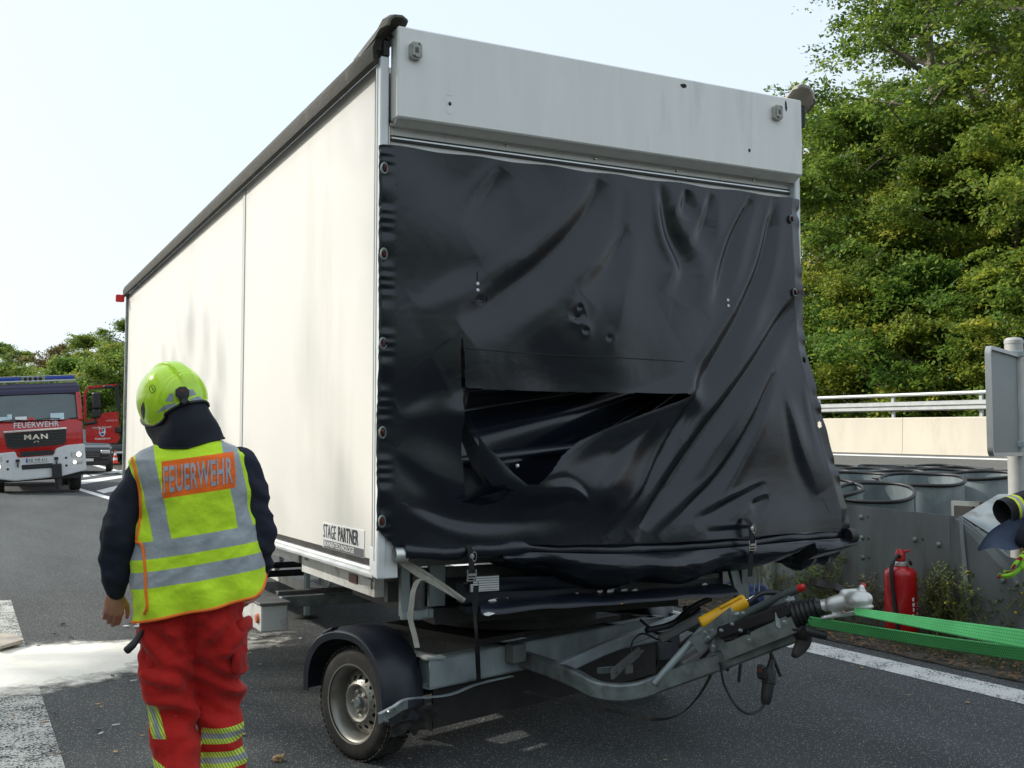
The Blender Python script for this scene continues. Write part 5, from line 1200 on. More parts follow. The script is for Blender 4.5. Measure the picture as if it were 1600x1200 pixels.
def hand(mb, wrist, down, side, palmn, curl=.5, s=1.0, mirror=1):
    """wrist: point, down: finger direction, side: towards the thumb, palmn: palm normal"""
    d = Vector(down).normalized(); t = Vector(side); t = (t-d*t.dot(d)).normalized(); pn = Vector(palmn); pn = (pn-d*pn.dot(d)-t*pn.dot(t)).normalized(); w0 = Vector(wrist)
    for k in range(4):
        o = (1.5-k)*.019*s; base = w0+d*.028*s+t*o*.75; kn = w0+d*(.092-.006*abs(k-1))*s+t*o
        capsule(mb, base, kn, .0155*s, .0125*s, 10)
        ln = (.043, .048, .045, .035)[k]*s; a = .25+curl*(.5+.12*k); p = kn; r_ = .0095*s
        for j, f in enumerate((1, .68, .52)):
            dd = (d*math.cos(a)+pn*math.sin(a)).normalized(); q = p+dd*ln*f; capsule(mb, p, q, r_, r_*.9, 8); p = q; r_ *= .9; a += curl*(.75-.1*j)
    b = w0+d*.025*s+t*.022*s; q = b+(d*.75+t*.62+pn*.35).normalized()*.045*s; capsule(mb, b, q, .0165*s, .012*s, 10)
    q2 = q+(d*.92+t*.25+pn*.3).normalized()*.032*s; capsule(mb, q, q2, .0115*s, .0105*s, 8); q3 = q2+(d*.98+pn*.3).normalized()*.024*s; capsule(mb, q2, q3, .0105*s, .008*s, 8)
def person_body(parent, J, hands, head_m, M=None):
    """one continuous body; J joints"""
    mb = MB(); c = capsule
    c(mb, J['hipc'], J['chest'], .105, .115); c(mb, J['chest']+Vector((-.07, 0, .06)), J['chest']+Vector((.07, 0, .06)), .065, .065); c(mb, J['chest']+Vector((0, 0, .1)), J['neck'], .065, .056); c(mb, J['neck'], J['head'], .055, .06)
    for s in 'lr':
        c(mb, J['sh'+s].lerp(J['chest'], .12), J['el'+s], .040, .036); c(mb, J['el'+s], J['wr'+s], .038, .026); c(mb, J['wr'+s], J['wr'+s]+(J['wr'+s]-J['el'+s]).normalized()*.03, .025, .024)
        c(mb, J['hp'+s], J['kn'+s], .082, .055); c(mb, J['kn'+s], J['an'+s], .055, .036); c(mb, J['an'+s]+Vector((0, -.03, -.02)), J['an'+s]+Vector((0, .13, -.045)), .036, .030)
    for h in hands: hand(mb, *h)
    H = head_m
    mb.ell((0, -.012, .02), (.076, .094, .098), H, 24, 18); mb.ell((0, .035, -.055), (.052, .052, .055), H, 18, 12)          # skull, jaw
    mb.ell((0, .092, -.022), (.013, .020, .026), H, 12, 8); mb.ell((0, .074, .014), (.052, .016, .012), H, 12, 8); mb.ell((0, .078, -.058), (.024, .012, .008), H, 12, 8)      # nose, brow, mouth
    for s in (-1, 1):
        mb.ell((s*.076, -.008, -.012), (.010, .020, .030), H, 10, 8); mb.ell((s*.030, .078, -.002), (.013, .008, .008), H, 10, 8)
    return remesh(mb, 'body', .0045, 3, None, M_['skin'], parent)
def firefighter():
    P = thing('person', 'firefighter seen from behind in yellow FEUERWEHR vest, red trousers and neon yellow helmet', 'person', PMX)
    v, bv = vest(P)
    J = {}
    q = lambda px, py, y: pl(px, py, y)
    J['hipc'] = Vector((.0, 0, 1.0)); J['chest'] = Vector((-.0, 0, 1.38)); J['neck'] = Vector((-.015, .02, 1.62)); J['head'] = Vector((-.07, .05, 1.72))
    J['shl'] = q(217, 733, -.01); J['ell'] = q(185, 838, -.03); J['wrl'] = q(180, 916, .02); J['shr'] = q(388, 722, -.01); J['elr'] = q(404, 842, .0); J['wrr'] = q(402, 895, .09)
    J['hpl'] = Vector((-.09, 0, .94)); J['knl'] = q(268, 1110, .03); J['anl'] = q(292, 1310, -.03); J['hpr'] = Vector((.09, 0, .95)); J['knr'] = q(342, 1103, .10); J['anr'] = q(352, 1315, .05)
    yaw = Matrix.Rotation(R(34), 4, 'Z'); hc = q(268, 624, .04)
    HM = Matrix.Translation(hc) @ Matrix.Rotation(R(-11), 4, 'Y') @ yaw @ Matrix.Rotation(R(-16), 4, 'X')
    person_body(P, J, [(J['wrl']+Vector((0, 0, -.018)), (-.06, .06, -1), (1, .25, 0), (.2, 1, 0), .6, .95), (J['wrr'], (-.22, -.1, -1), (-.7, .7, 0), (-.6, -.5, 0), .55, 1.0)], HM)
    # sweater
    mb = MB(); c = capsule
    for s in 'lr':
        a, e, w_ = J['sh'+s], J['el'+s], J['wr'+s]; d = (w_-e).normalized()
        c(mb, a+Vector((.03 if s == 'l' else -.03, 0, -.01)), a.lerp(e, .5), .072, .067); c(mb, a.lerp(e, .45), e, .067, .068); c(mb, e, w_-d*.045, .068, .052); c(mb, w_-d*.045, w_+d*.012, .042, .037)
        c(mb, w_-d*.060, w_-d*.05, .058, .056)
    mb.ell((0, -.0, 1.30), (.175, .115, .30), u=24, v=18); mb.ell((-.01, 0, 1.50), (.20, .10, .085)); c(mb, (-.0, .01, 1.54), (-.02, .02, 1.62), .085, .075)
    sw = remesh(mb, 'sweatshirt', .009, 4, wrinkle(.011, 9, 1.5), M_['navy_cloth'], P)
    # trousers
    mb = MB()
    def seg(a, b, ra, rb): capsule(mb, a, b, ra, rb, 18)
    hl, kl, al = J['hpl'], J['knl'], J['anl']; hr_, kr, ar = J['hpr'], J['knr'], J['anr']
    mb.ell((.005, .0, 1.02), (.182, .135, .14), u=24, v=16); seg((-.075, -.01, .97), hl.lerp(kl, .55)+Vector((-.012, -.01, 0)), .122, .104); seg(hl.lerp(kl, .5)+Vector((-.012, 0, 0)), kl, .104, .085); seg(kl, kl.lerp(al, .5), .082, .078); seg(kl.lerp(al, .45), al, .078, .075)
    seg((.075, -.01, .98), hr_.lerp(kr, .55), .118, .098); seg(hr_.lerp(kr, .5), kr, .098, .084); seg(kr, kr.lerp(ar, .5), .082, .080); seg(kr.lerp(ar, .45), ar, .080, .074)
    def wr_(co, n):
        a = wrinkle(.017, 7, 1.6)(co, n); k = .014*math.sin(co.z*52+co.x*26+3*noise.noise(co*5))*math.exp(-((co.z-.62)/.10)**2)+.012*math.sin(co.z*40-abs(co.x)*60)*math.exp(-((co.z-.90)/.07)**2)+.008*math.sin(co.z*75+co.x*40+4*noise.noise(co*4))*math.exp(-((co.z-.76)/.06)**2)
        a = a+n*k
        if abs(co.x) < .02 and co.y < 0 and .84 < co.z < 1.1: a += Vector((0, .012, 0))      # seat seam
        return a
    def Tz(lo, hi, side):
        def f(nt, x, y, z):
            zz = mth(nt, 'ADD', z, mth(nt, 'MULTIPLY', x, -.03 if side > 0 else 0)); m = between(nt, zz, lo, hi)
            return mth(nt, 'MULTIPLY', m, mth(nt, 'GREATER_THAN', x, .036) if side > 0 else mth(nt, 'LESS_THAN', x, -.152) if hi > .5 else mth(nt, 'LESS_THAN', x, -.10))
        return f
    Lr = []
    for lo, hi in ((.494, .553), (.402, .463)):
        w3 = (hi-lo)/3; Lr += [(Tz(lo, hi, 1), (.62, .80, .06), .7), (Tz(lo+w3, hi-w3, 1), SILV, .5)]
    Lr += [(Tz(.15, .21, 1), (.62, .80, .06), .7)]
    def diag(nt, x, y, z): return mth(nt, 'MULTIPLY', between(nt, z, .545, .665), between(nt, mth(nt, 'ADD', x, mth(nt, 'MULTIPLY', z, .33)), .048, .098))
    def diag2(nt, x, y, z): return mth(nt, 'MULTIPLY', diag(nt, x, y, z), between(nt, mth(nt, 'ADD', x, mth(nt, 'MULTIPLY', z, .33)), .064, .082))
    Lr += [(diag, (.62, .80, .06), .7), (diag2, SILV, .5)]
    def low(nt, x, y, z): return mth(nt, 'MULTIPLY', between(nt, mth(nt, 'ADD', z, mth(nt, 'MULTIPLY', x, .5)), .34, .405), mth(nt, 'LESS_THAN', x, -.085))
    Lr += [(low, (.62, .80, .06), .7)]
    fs_ = [l[0] for l in Lr]
    def hatch(nt, x, y, z):
        m = fs_[0](nt, x, y, z)
        for f in (fs_[2], diag, low): m = mth(nt, 'MAXIMUM', m, f(nt, x, y, z))
        return mth(nt, 'MULTIPLY', m, mth(nt, 'GREATER_THAN', mth(nt, 'SINE', mth(nt, 'ADD', mth(nt, 'MULTIPLY', x, 560), mth(nt, 'MULTIPLY', z, 330))), .62))
    Lr += [(hatch, (.16, .17, .12), .8)]
    cloth_mat('red_trouser', (.50, .012, .008), Lr, rough=.75, weave=1000, wr=.75)
    tr = remesh(mb, 'trousers', .009, 3, wr_, M_['red_trouser'], P); set_vp(tr)
    # cargo pockets with flaps
    def pocket(c_, sx, name='pocket'):
        mb = MB(); mb.box((0, 0, -.03), (.11, .028, .17), bev=.012); mb.box((0, -.016, .055), (.12, .030, .055), bev=.010); me = mb.mesh(name, Matrix.Translation(c_) @ Matrix.Rotation(sx, 4, 'Z'))
        for v_ in me.vertices: v_.co += Vector((1, 1, 1))*.006*noise.noise(v_.co*22)
        o = link(name, me, M_['red_trouser'], P, 60); set_vp(o, [(0, 0, 3)]*len(me.vertices)); return o
    pocket(q(226, 1018, -.03)+Vector((.012, .0, 0)), R(-68)); pocket(q(380, 1000, -.02)+Vector((-.012, 0, 0)), R(70))
    mb = MB(); mb.tube(bez([pl(222, 985, -.08), pl(212, 1002, -.09), pl(203, 1012, -.10), pl(196, 1018, -.10)], 4), [.008, .009, .010, .011, .012, .013, .014, .014, .014, .014, .015, .014, .011], 10); mb.build('torch', M_['black_plastic'], P)
    for s in 'lr':
        a = J['an'+s]; mb = MB(); capsule(mb, a+Vector((0, -.03, .10)), a+Vector((0, -.03, -.03)), .062, .056); capsule(mb, a+Vector((0, -.03, -.03)), a+Vector((0, .14, -.055)), .052, .044); b_ = remesh(mb, 'boot', .008, 3, None, M_['rubber'], P)
        for v_ in b_.data.vertices: v_.co.z = max(v_.co.z, .004)
    # helmet
    NU, NV = 160, 70; V = []; 
    for j in range(NV+1):
        t = j/NV
        for i in range(NU):
            th = 2*math.pi*i/NU-math.pi; c_, s_ = math.cos(th), math.sin(th)
            side = abs(c_)**3; back = max(0, -s_); front = max(0, s_)
            zb = -.040-.050*side*(1 if s_ > -.5 else .75)+.045*front**2-.026*back
            ph0 = math.asin(max(-1, min(1, zb/.135))); ph = ph0+(math.pi/2-ph0)*t; cp, sp_ = math.cos(ph), math.sin(ph)
            e = .92; x = .118*math.copysign(abs(c_)**e, c_)*abs(cp)**.9; y = .142*math.copysign(abs(s_)**e, s_)*abs(cp)**.9; z = .132*sp_
            d = Vector((x, y, z)); n_ = Vector((x/.0139, y/.0202, z/.0174)).normalized()
            cr = .010*(smooth(.030, .022, abs(x)))*smooth(-.02, .03, z)          # crest
            g = -.004*math.exp(-((abs(x)-.032)/.005)**2)*smooth(0, .04, z)
            # rear plateau edge
            el = math.hypot(x/.092, (z+.035)/.075) if y < 0 else 9
            pl_ = .006*smooth(1.06, .98, el)+.003*math.exp(-((el-1.12)/.05)**2)
            rim_ = .004*smooth(.05, 0, t)
            V.append(d+n_*(cr+g+pl_+rim_))
    F = [(j*NU+i, j*NU+(i+1) % NU, (j+1)*NU+(i+1) % NU, (j+1)*NU+i) for j in range(NV) for i in range(NU)]
    mk('helmet_neon', (.58, .92, .03), .25, 0, var=.03, spec=.6, coat=.3)
    V = [HM @ v_ for v_ in V]; he = raw('helmet', V, F, M_['helmet_neon'], P, 50); bvh = BVHTree.FromPolygons(V, F)
    MB().tube([V[i] for i in range(NU)], .006, 8, closed=True).build('helmet_rim', M_['black_plastic'], he, auto=180)
    # pieces stuck on the shell, found by looking at it from behind
    def on_shell(px, py, off):
        o_ = PMI @ C0; r_ = (PMI.to_3x3() @ ray(px, py)).normalized(); h = bvh.ray_cast(o_, r_); return (h[0]-r_*off, h[1]) if h[0] is not None else (o_+r_*4.05, -r_)
    def decal(name, poly, m, off=.0012, parent=he, th=.0):
        bm = bmesh.new(); cx = sum(p[0] for p in poly)/len(poly); cy = sum(p[1] for p in poly)/len(poly); K = 5; n = len(poly); rows = []
        for k in range(1, K+1): rows.append([bm.verts.new(on_shell(cx+(a-cx)*k/K, cy+(b-cy)*k/K, off)[0]) for a, b in poly])
        c_ = bm.verts.new(on_shell(cx, cy, off)[0])
        for i in range(n): bm.faces.new((rows[0][i], rows[0][(i+1) % n], c_))
        for a, b in zip(rows, rows[1:]):
            for i in range(n): bm.faces.new((a[i], b[i], b[(i+1) % n], a[(i+1) % n]))
        if th:
            edge = rows[-1]; e2 = [bm.verts.new(on_shell(a, b, -.004)[0]) for a, b in poly]
            for i in range(n): bm.faces.new((edge[i], e2[i], e2[(i+1) % n], edge[(i+1) % n]))
        me = bpy.data.meshes.new(name); bm.to_mesh(me); bm.free(); return link(name, me, m, parent, 40)
    def sub(poly, k=4): return [tuple(np.array(poly[i])*(1-t/k)+np.array(poly[(i+1) % len(poly)])*t/k) for i in range(len(poly)) for t in range(k)]
    decal('reflector', sub([(244, 646), (256, 634), (274, 629), (273, 635), (258, 641)]), M_['silver_print'])
    decal('reflector', sub([(258, 627), (265, 615), (270, 614), (271, 627)]), M_['silver_print'])
    decal('reflector', sub([(295, 609), (301, 608), (307, 616), (298, 619)]), M_['silver_print'])
    decal('reflector', sub([(297, 624), (310, 619), (320, 625), (301, 627)]), M_['silver_print'])
    lamp = decal('rear_lamp', sub([(274, 609), (281, 604), (290, 604), (296, 610), (296, 619), (293, 623), (297, 628), (296, 634), (285, 636), (280, 632), (281, 625), (274, 618)], 2), M_['black_plastic'], .020, th=1)
    decal('lens', [(281, 608), (287, 608), (287, 612), (281, 612)], M_['clasp_red'], .0215, lamp)
    p0, n0 = on_shell(287, 627, .026); mb = MB(); mb.tube([p0+n0*-.004, p0+n0*.006], .010, 14); mb.build('adjuster_knob', M_['black_plastic'], lamp)
    ring = [on_shell(238+4.6*math.cos(a), 607.5+6.0*math.sin(a), .001)[0] for a in np.linspace(0, 2*math.pi, 28, endpoint=False)]; MB().tube(ring, .0010, 5, closed=True).build('ring_mark', M_['black_print'], he)
    MB().tube([on_shell(x, y, .001)[0] for x, y in ((236, 605), (239, 606), (238, 608.5), (240.5, 610))], .0011, 5).build('ring_mark', M_['black_print'], he)
    decal('ear_cover', sub([(223.5, 627), (226, 640), (225, 658), (221, 648), (219.5, 637)], 3), M_['black_plastic'], .004, th=1)
    # neck guard
    rim_pts = [Vector(V[i]) for i in range(NU)]; rc = sum(rim_pts, Vector())/NU
    def rimp(ph):
        d = Vector((math.sin(ph), -math.cos(ph))); b_ = max(rim_pts, key=lambda p: ((p.xy-rc.xy).normalized()).dot(d)); return b_+(rc-b_)*.06+Vector((0, 0, .006))
    NU2, NV2 = 70, 34; V = []
    for j in range(NV2+1):
        t = j/NV2
        for i in range(NU2+1):
            u = -1+2*i/NU2; ph = R(112)*u
            top = rimp(ph)
            bot = Vector((-.026+.124*math.sin(ph), .02-.136*math.cos(ph), 1.600+.018*math.sin(ph)+.020*abs(math.sin(ph))))
            p = top.lerp(bot, t); p += Vector((math.sin(ph), -math.cos(ph), 0))*(.010*math.sin(t*3.1)+.008*math.sin(ph*3.1+t*4)*t+.004*noise.noise(Vector((u*4, t*3, 1)))); V.append(p)
    F = [(j*(NU2+1)+i, j*(NU2+1)+i+1, (j+1)*(NU2+1)+i+1, (j+1)*(NU2+1)+i) for j in range(NV2) for i in range(NU2)]
    ng = raw('neck_guard', V, F, M_['navy_cape'], he, 180); MB().tube([Vector(V[NV2*(NU2+1)+i]) for i in range(NU2+1)], .004, 6).build('hem', M_['navy_cape'], ng, auto=180)
    return P
firefighter()
# second firefighter at the right edge, leaning in with an arm out
def second():
    O = Vector((4.45, 6.9, 0)); Mx = Matrix.Translation(O) @ Matrix.Rotation(R(75), 4, 'Z'); Mi = Mx.inverted()
    P = thing('person', 'second firefighter at the right edge, only dark jacket sleeve and neon glove showing', 'person', Mx)
    W = lambda px, py, Y: Mi @ at(px, py, Y)
    J = {'hipc': Vector((0, -.1, .95)), 'chest': Vector((0, .22, 1.22)), 'neck': Vector((0, .42, 1.40)), 'head': Vector((0, .52, 1.46))}
    J['shl'] = Vector((-.20, .28, 1.30)); J['shr'] = Vector((.20, .28, 1.30))
    J['ell'] = W(1640, 800, 6.35); J['wrl'] = W(1605, 852, 6.3); J['elr'] = W(1665, 778, 6.65); J['wrr'] = W(1635, 783, 6.6)
    for s, x in (('l', -.1), ('r', .1)): J['hp'+s] = Vector((x, -.1, .88)); J['kn'+s] = Vector((x, .0, .50)); J['an'+s] = Vector((x, -.12, .10))
    H = Matrix.Translation(J['head']+Vector((0, .05, .04))) @ Matrix.Rotation(R(-50), 4, 'X')
    person_body(P, J, [], H)
    mb = MB(); c = capsule
    c(mb, J['shl'], J['ell'], .095, .08); c(mb, J['ell'], J['wrl']+Vector((0, 0, .03)), .08, .062); c(mb, J['shr'], J['elr'], .10, .09)
    mb.ell((0, .12, 1.12), (.24, .22, .30)); c(mb, (-.1, .3, 1.28), (.1, .3, 1.28), .12, .12)
    remesh(mb, 'jacket', .012, 4, wrinkle(.010, 7), M_['navy_cape'], P)
    # sleeve with open cuff
    a = W(1650, 772, 6.6); b = W(1566, 801, 6.45); Fm = frame(b, a-b) @ Matrix.Rotation(R(90), 4, 'Y'); Ln = (a-b).length
    cloth_mat('sleeve', (.012, .012, .014), [(lambda nt, x, y, z: between(nt, z, .060, .118), (.75, .80, .04), .7), (lambda nt, x, y, z: between(nt, z, .078, .100), SILV, .5)], wr=.4)
    NU, NV = 40, 30; V = []; pre = []
    for j in range(NV+1):
        z = Ln*j/NV
        for i in range(NU):
            th = 2*math.pi*i/NU; r_ = .078+.012*z/Ln+.006*noise.noise(Vector((math.cos(th)*2, math.sin(th)*2, z*14))); V.append(Fm @ Vector((r_*math.cos(th), r_*.92*math.sin(th), z))); pre.append((math.cos(th), math.sin(th), z))
    for j in range(8):
        z = .004+.02*j
        for i in range(NU):
            th = 2*math.pi*i/NU; V.append(Fm @ Vector((.070*math.cos(th), .064*math.sin(th), z))); pre.append((0, 0, 9))
    n1 = NV+1; F = [(j*NU+i, j*NU+(i+1) % NU, (j+1)*NU+(i+1) % NU, (j+1)*NU+i) for j in range(NV) for i in range(NU)]+[((n1+j)*NU+i, (n1+j)*NU+(i+1) % NU, (n1+j+1)*NU+(i+1) % NU, (n1+j+1)*NU+i) for j in range(7) for i in range(NU)]
    F += [(i, (i+1) % NU, n1*NU+(i+1) % NU, n1*NU+i) for i in range(NU)]
    o = raw('sleeve', V, F, M_['sleeve'], P, 180); set_vp(o, pre)
    mk('navy_flap', (.045, .062, .105), .85, var=.3, scale=8, bump=.4, bscale=12)
    P4 = [(1527, 858, 6.30), (1545, 832, 6.34), (1570, 815, 6.38), (1605, 803, 6.45), (1640, 800, 6.5)]; P5 = [(1530, 861, 6.30), (1552, 856, 6.28), (1578, 860, 6.28), (1605, 855, 6.3), (1640, 850, 6.35)]
    A = bez([W(*p) for p in P4], 6); B_ = bez([W(*p) for p in P5], 6); V = []; K = 16
    for k in range(K+1):
        for a_, b_ in zip(A, B_):
            p = a_.lerp(b_, k/K); V.append(p+Vector((.03*math.sin(k/K*3.1), 0, 0))+Vector((1, 1, 1))*.030*noise.noise(p*7)*math.sin(k/K*3.1))
    n = len(A); F = [(k*n+i, k*n+i+1, (k+1)*n+i+1, (k+1)*n+i) for k in range(K) for i in range(n-1)]
    raw('jacket_tail', V, F, M_['navy_flap'], P, 180)
    # glove
    mk('glove_neon', (.35, .80, .04), .7, var=.1); mk('glove_red', (.35, .012, .02), .7, var=.2)
    mb = MB(); w_ = W(1606, 858, 6.3); Mr = Mi.to_3x3(); hand(mb, w_, Mr @ Vector((-.38, -.1, -.92)), Mr @ Vector((-.4, -.9, .3)), Mr @ Vector((-.5, .2, -.8)), .5, 1.32); capsule(mb, w_, w_+Mr @ Vector((.05, 0, .03)), .045, .05)
    def gcol(nt, x, y, z):
        t = _n(nt, 'ShaderNodeTexWave'); t.inputs['Scale'].default_value = 14; t.inputs['Distortion'].default_value = 3; tc = _n(nt, 'ShaderNodeTexCoord'); nt.links.new(tc.outputs['Object'], t.inputs[0]); return mth(nt, 'GREATER_THAN', t.outputs['Fac'], .62)
    cloth_mat('glove', (.35, .80, .05), [(gcol, (.30, .012, .02), .7)], wr=.3)
    remesh(mb, 'glove', .005, 2, None, M_['glove'], P)
    mb = MB()
    for s in 'lr': capsule(mb, J['hp'+s]+Vector((0, 0, .03)), J['kn'+s], .12, .09); capsule(mb, J['kn'+s], J['an'+s], .09, .08)
    o = remesh(mb, 'trousers', .012, 4, wrinkle(.010, 7), M_['navy_cloth'], P)
    for s in 'lr':
        a = J['an'+s]; mb = MB(); capsule(mb, a+Vector((0, -.03, .10)), a+Vector((0, -.03, -.03)), .062, .056); capsule(mb, a+Vector((0, -.03, -.03)), a+Vector((0, .14, -.055)), .052, .044); remesh(mb, 'boot', .01, 3, None, M_['rubber'], P)
    mb = MB(); mb.lathe([(.118, -.02), (.125, .0), (.118, .05), (.09, .10), (.05, .125), (0, .132)], 30, H @ Matrix.Diagonal((1, 1.15, 1, 1))); mb.build('helmet', M_['helmet_neon'], P)
second()
# ================================================================ CRASH CUSHION AND ROADSIDE
mk('cushion_plate', (.17, .19, .19), .55, .35, var=.25, scale=3, dirt=(.085, .08, .065), dth=.5, dscale=2.2, stretch=(1, 1, .3), bump=.08, bscale=30)
mk('cushion_plate_light', (.30, .34, .35), .5, .3, var=.2, scale=4, dirt=(.16, .16, .14), dth=.55, dscale=3, stretch=(1, 1, .4), bump=.05)
mk('barrel_zinc', (.27, .32, .335), .5, .3, var=.22, scale=7, dirt=(.38, .42, .43), dth=.5, dscale=3.5, stretch=(1, 1, .5))
def cushion():
    K = thing('crash_cushion', 'grey steel crash cushion of bolted plates standing along the verge', 'crash cushion', TM)
    VW = 5.42
    def pr(pts, name, m, v=VW, th=.012, bend=None):
        P = [sd_(px, py, v+(bend[i] if bend else 0)) for i, (px, py) in enumerate(pts)]; bm = bmesh.new(); a = [bm.verts.new(p) for p in P]; b = [bm.verts.new(p+Vector((th, 0, 0))) for p in P]; n = len(P)
        bm.faces.new(a); bm.faces.new(b[::-1])
        for i in range(n): bm.faces.new((a[i], a[(i+1) % n], b[(i+1) % n], b[i]))
        bmesh.ops.recalc_face_normals(bm, faces=bm.faces[:]); me = bpy.data.meshes.new(name); bm.to_mesh(me); bm.free(); return link(name, me, m, K, None)
    a = sd_(1250, 790, VW); b = sd_(1482, 806, VW); zt = sd_(1312, 786, VW).z; zt2 = sd_(1482, 805, VW).z
    def plate(s1, s0, z1, z0, off, m, name='plate'):
        mb = MB(); bm = mb.bm; c = [(VW+off, s1, .03), (VW+off, s0, .03), (VW+off, s0, z0), (VW+off, s1, z1)]; A = [bm.verts.new(p) for p in c]; B_ = [bm.verts.new((p[0]+.014, p[1], p[2])) for p in c]
        bm.faces.new(A); bm.faces.new(B_[::-1])
        for i in range(4): bm.faces.new((A[i], A[(i+1) % 4], B_[(i+1) % 4], B_[i]))
        return mb.build(name, m, K, auto=None)
    sx = lambda px: sd_(px, 900, VW).y
    plate(9.5, sx(1240), zt+.01, zt+.01, .02, M_['cushion_plate']); plate(sx(1252), sx(1486), zt, zt2, 0, M_['cushion_plate'])
    plate(sx(1236)+.25, sx(1250)-.05, zt-.02, zt-.02, -.012, M_['cushion_plate_light'], 'joint_rib')
    mb = MB(); mb.box((VW-.02, sx(1205), .55), (.05, .18, 1.0), bev=.015); mb.build('joint_rib', M_['cushion_plate_light'], K)
    # bent plate right of it, its top falling away, and the folded cap behind
    pr([(1486, 806), (1500, 808), (1545, 838), (1575, 870), (1700, 900), (1700, 1030), (1600, 1016), (1486, 1004)], 'bent_plate', M_['cushion_plate'], bend=[-.005, .03, .05, .03, 0, 0, 0, -.005])
    pr([(1498, 806), (1502, 806), (1522, 1008), (1512, 1010)], 'crease', M_['cushion_plate_light'], v=VW-.01)
    P = [at(1503, 806, 9.0), at(1560, 772, 9.5), at(1700, 768, 9.4), at(1700, 850, 8.8), at(1560, 842, 8.7)]; P = [TMI @ p for p in P]
    bm = bmesh.new(); a_ = [bm.verts.new(p) for p in P]; b_ = [bm.verts.new(p-Vector((0, 0, .02))+Vector((.02, 0, 0))) for p in P]; bm.faces.new(a_[::-1]); bm.faces.new(b_)
    for i in range(5): bm.faces.new((a_[i], a_[(i+1) % 5], b_[(i+1) % 5], b_[i]))
    bmesh.ops.recalc_face_normals(bm, faces=bm.faces[:]); me = bpy.data.meshes.new('folded_plate'); bm.to_mesh(me); bm.free(); link('folded_plate', me, M_['cushion_plate_light'], K, None)
    for px, py in ((1346, 808), (1347, 840), (1348, 871), (1349, 902), (1430, 843), (1467, 851), (1356, 808), (1250, 880), (1465, 901), (1487, 897), (1567, 907), (1589, 912)):
        p = sd_(px, py, VW); big = 0 if px in (1356,) else 1
        mb = MB(); mb.lathe([(0, .022), (.014, .020), (.022, .010), (.024, 0)] if big else [(0, .003), (.008, .002), (.010, 0)], 10, Matrix.Translation((VW-.001, p.y, p.z)) @ Matrix.Rotation(R(-90), 4, 'Y')); mb.build('bolt', M_['galvanised'] if big else M_['dark_steel'], K)
    for px, py in ((1357, 842), (1358, 872), (1442, 843)):
        p = sd_(px, py, VW); MB().lathe([(0, .003), (.010, .002), (.012, 0)], 10, Matrix.Translation((VW-.001, p.y, p.z)) @ Matrix.Rotation(R(-90), 4, 'Y')).build('bolt_hole', M_['black_plastic'], K)
    mb = MB(); mb.box((6.15, 1.9, .93), (.06, .30, .40)); mb.build('bracket', M_['cushion_plate'], K); MB().box((6.11, 1.9, .98), (.03, .20, .22)).build('bracket_slot', M_['dark_steel'], K)
    return K
K = cushion()
# steel barrels with black rings on their rims
def barrels():
    rr = .37
    L = [(1367, 771, 115, 32, 'with its rim tilted towards the road, nearest to the black tarp'), (1292, 764, 108, 26, 'half hidden behind the black tarp corner'), (1441, 751, 122, 20, 'second nearest, right of the strongly tilted one'), (1535, 744, 116, 11, 'with a low rim, in front of the grey sign'),
         (1338, 747, 108, 15, 'behind the strongly tilted one'), (1402, 743, 104, 12, 'in the second row behind the two nearest'), (1478, 739, 102, 8, 'in the second row left of the sign'), (1290, 742, 98, 10, 'far left in the third row'), (1352, 737, 94, 7, 'third row, left part'), (1422, 735, 92, 6, 'third row, middle part'),
         (1500, 735, 92, 6, 'third row, right part'), (1572, 740, 96, 7, 'behind the sign panel'), (1310, 732, 84, 5, 'last row, left part'), (1385, 731, 84, 5, 'last row, middle part'), (1460, 731, 84, 5, 'last row, right part'), (1640, 745, 112, 9, 'beyond the sign post')]
    for i, (px, py, w_, h_, lb) in enumerate(L):
        Y = (10.2, 10.4, 10.85, 11.3)[i] if i < 4 else 2*.37*FOC/w_; rr = w_*Y/(2*FOC); p = at(px, py, Y); tilt = math.asin(h_/w_)-math.atan((CAMH-p.z)/Y); g = zg(p.x, p.y)
        az = math.atan2(p.x, p.y)
        Mx = Matrix.Translation((p.x, p.y, g)) @ Matrix.Rotation(-az, 4, 'Z'); b = thing('steel_barrel', 'galvanised crash cushion barrel, '+lb, 'barrel', Mx, 'steel barrels of the crash cushion')
        Hh = p.z-g; Tm = Matrix.Translation((0, 0, Hh)) @ Matrix.Rotation(tilt, 4, 'X') @ Matrix.Rotation(i*1.3, 4, 'Z')
        bot = -Hh/math.cos(tilt)+rr*math.tan(tilt)+.01
        mb = MB(); mb.lathe([(rr, bot), (rr, -.30), (rr+.004, -.295), (rr, -.29), (rr, -.0), (rr-.006, -.0), (rr-.006, bot)], 40, Tm); mb.box((rr+.004, 0, bot/2), (.012, .05, -bot), Tm); mb.build('barrel_wall', M_['barrel_zinc'], b)
        mb = MB(); ring = [Tm @ Vector(((rr+.004)*math.cos(a)*(1+.02*math.sin(2*a+i)), (rr+.004)*math.sin(a), .012+.008*math.sin(3*a+i))) for a in np.linspace(0, 2*math.pi, 44, endpoint=False)]; mb.tube(ring, .018, 8, closed=True); mb.build('rubber_ring', M_['black_plastic'], b, auto=180)
barrels()
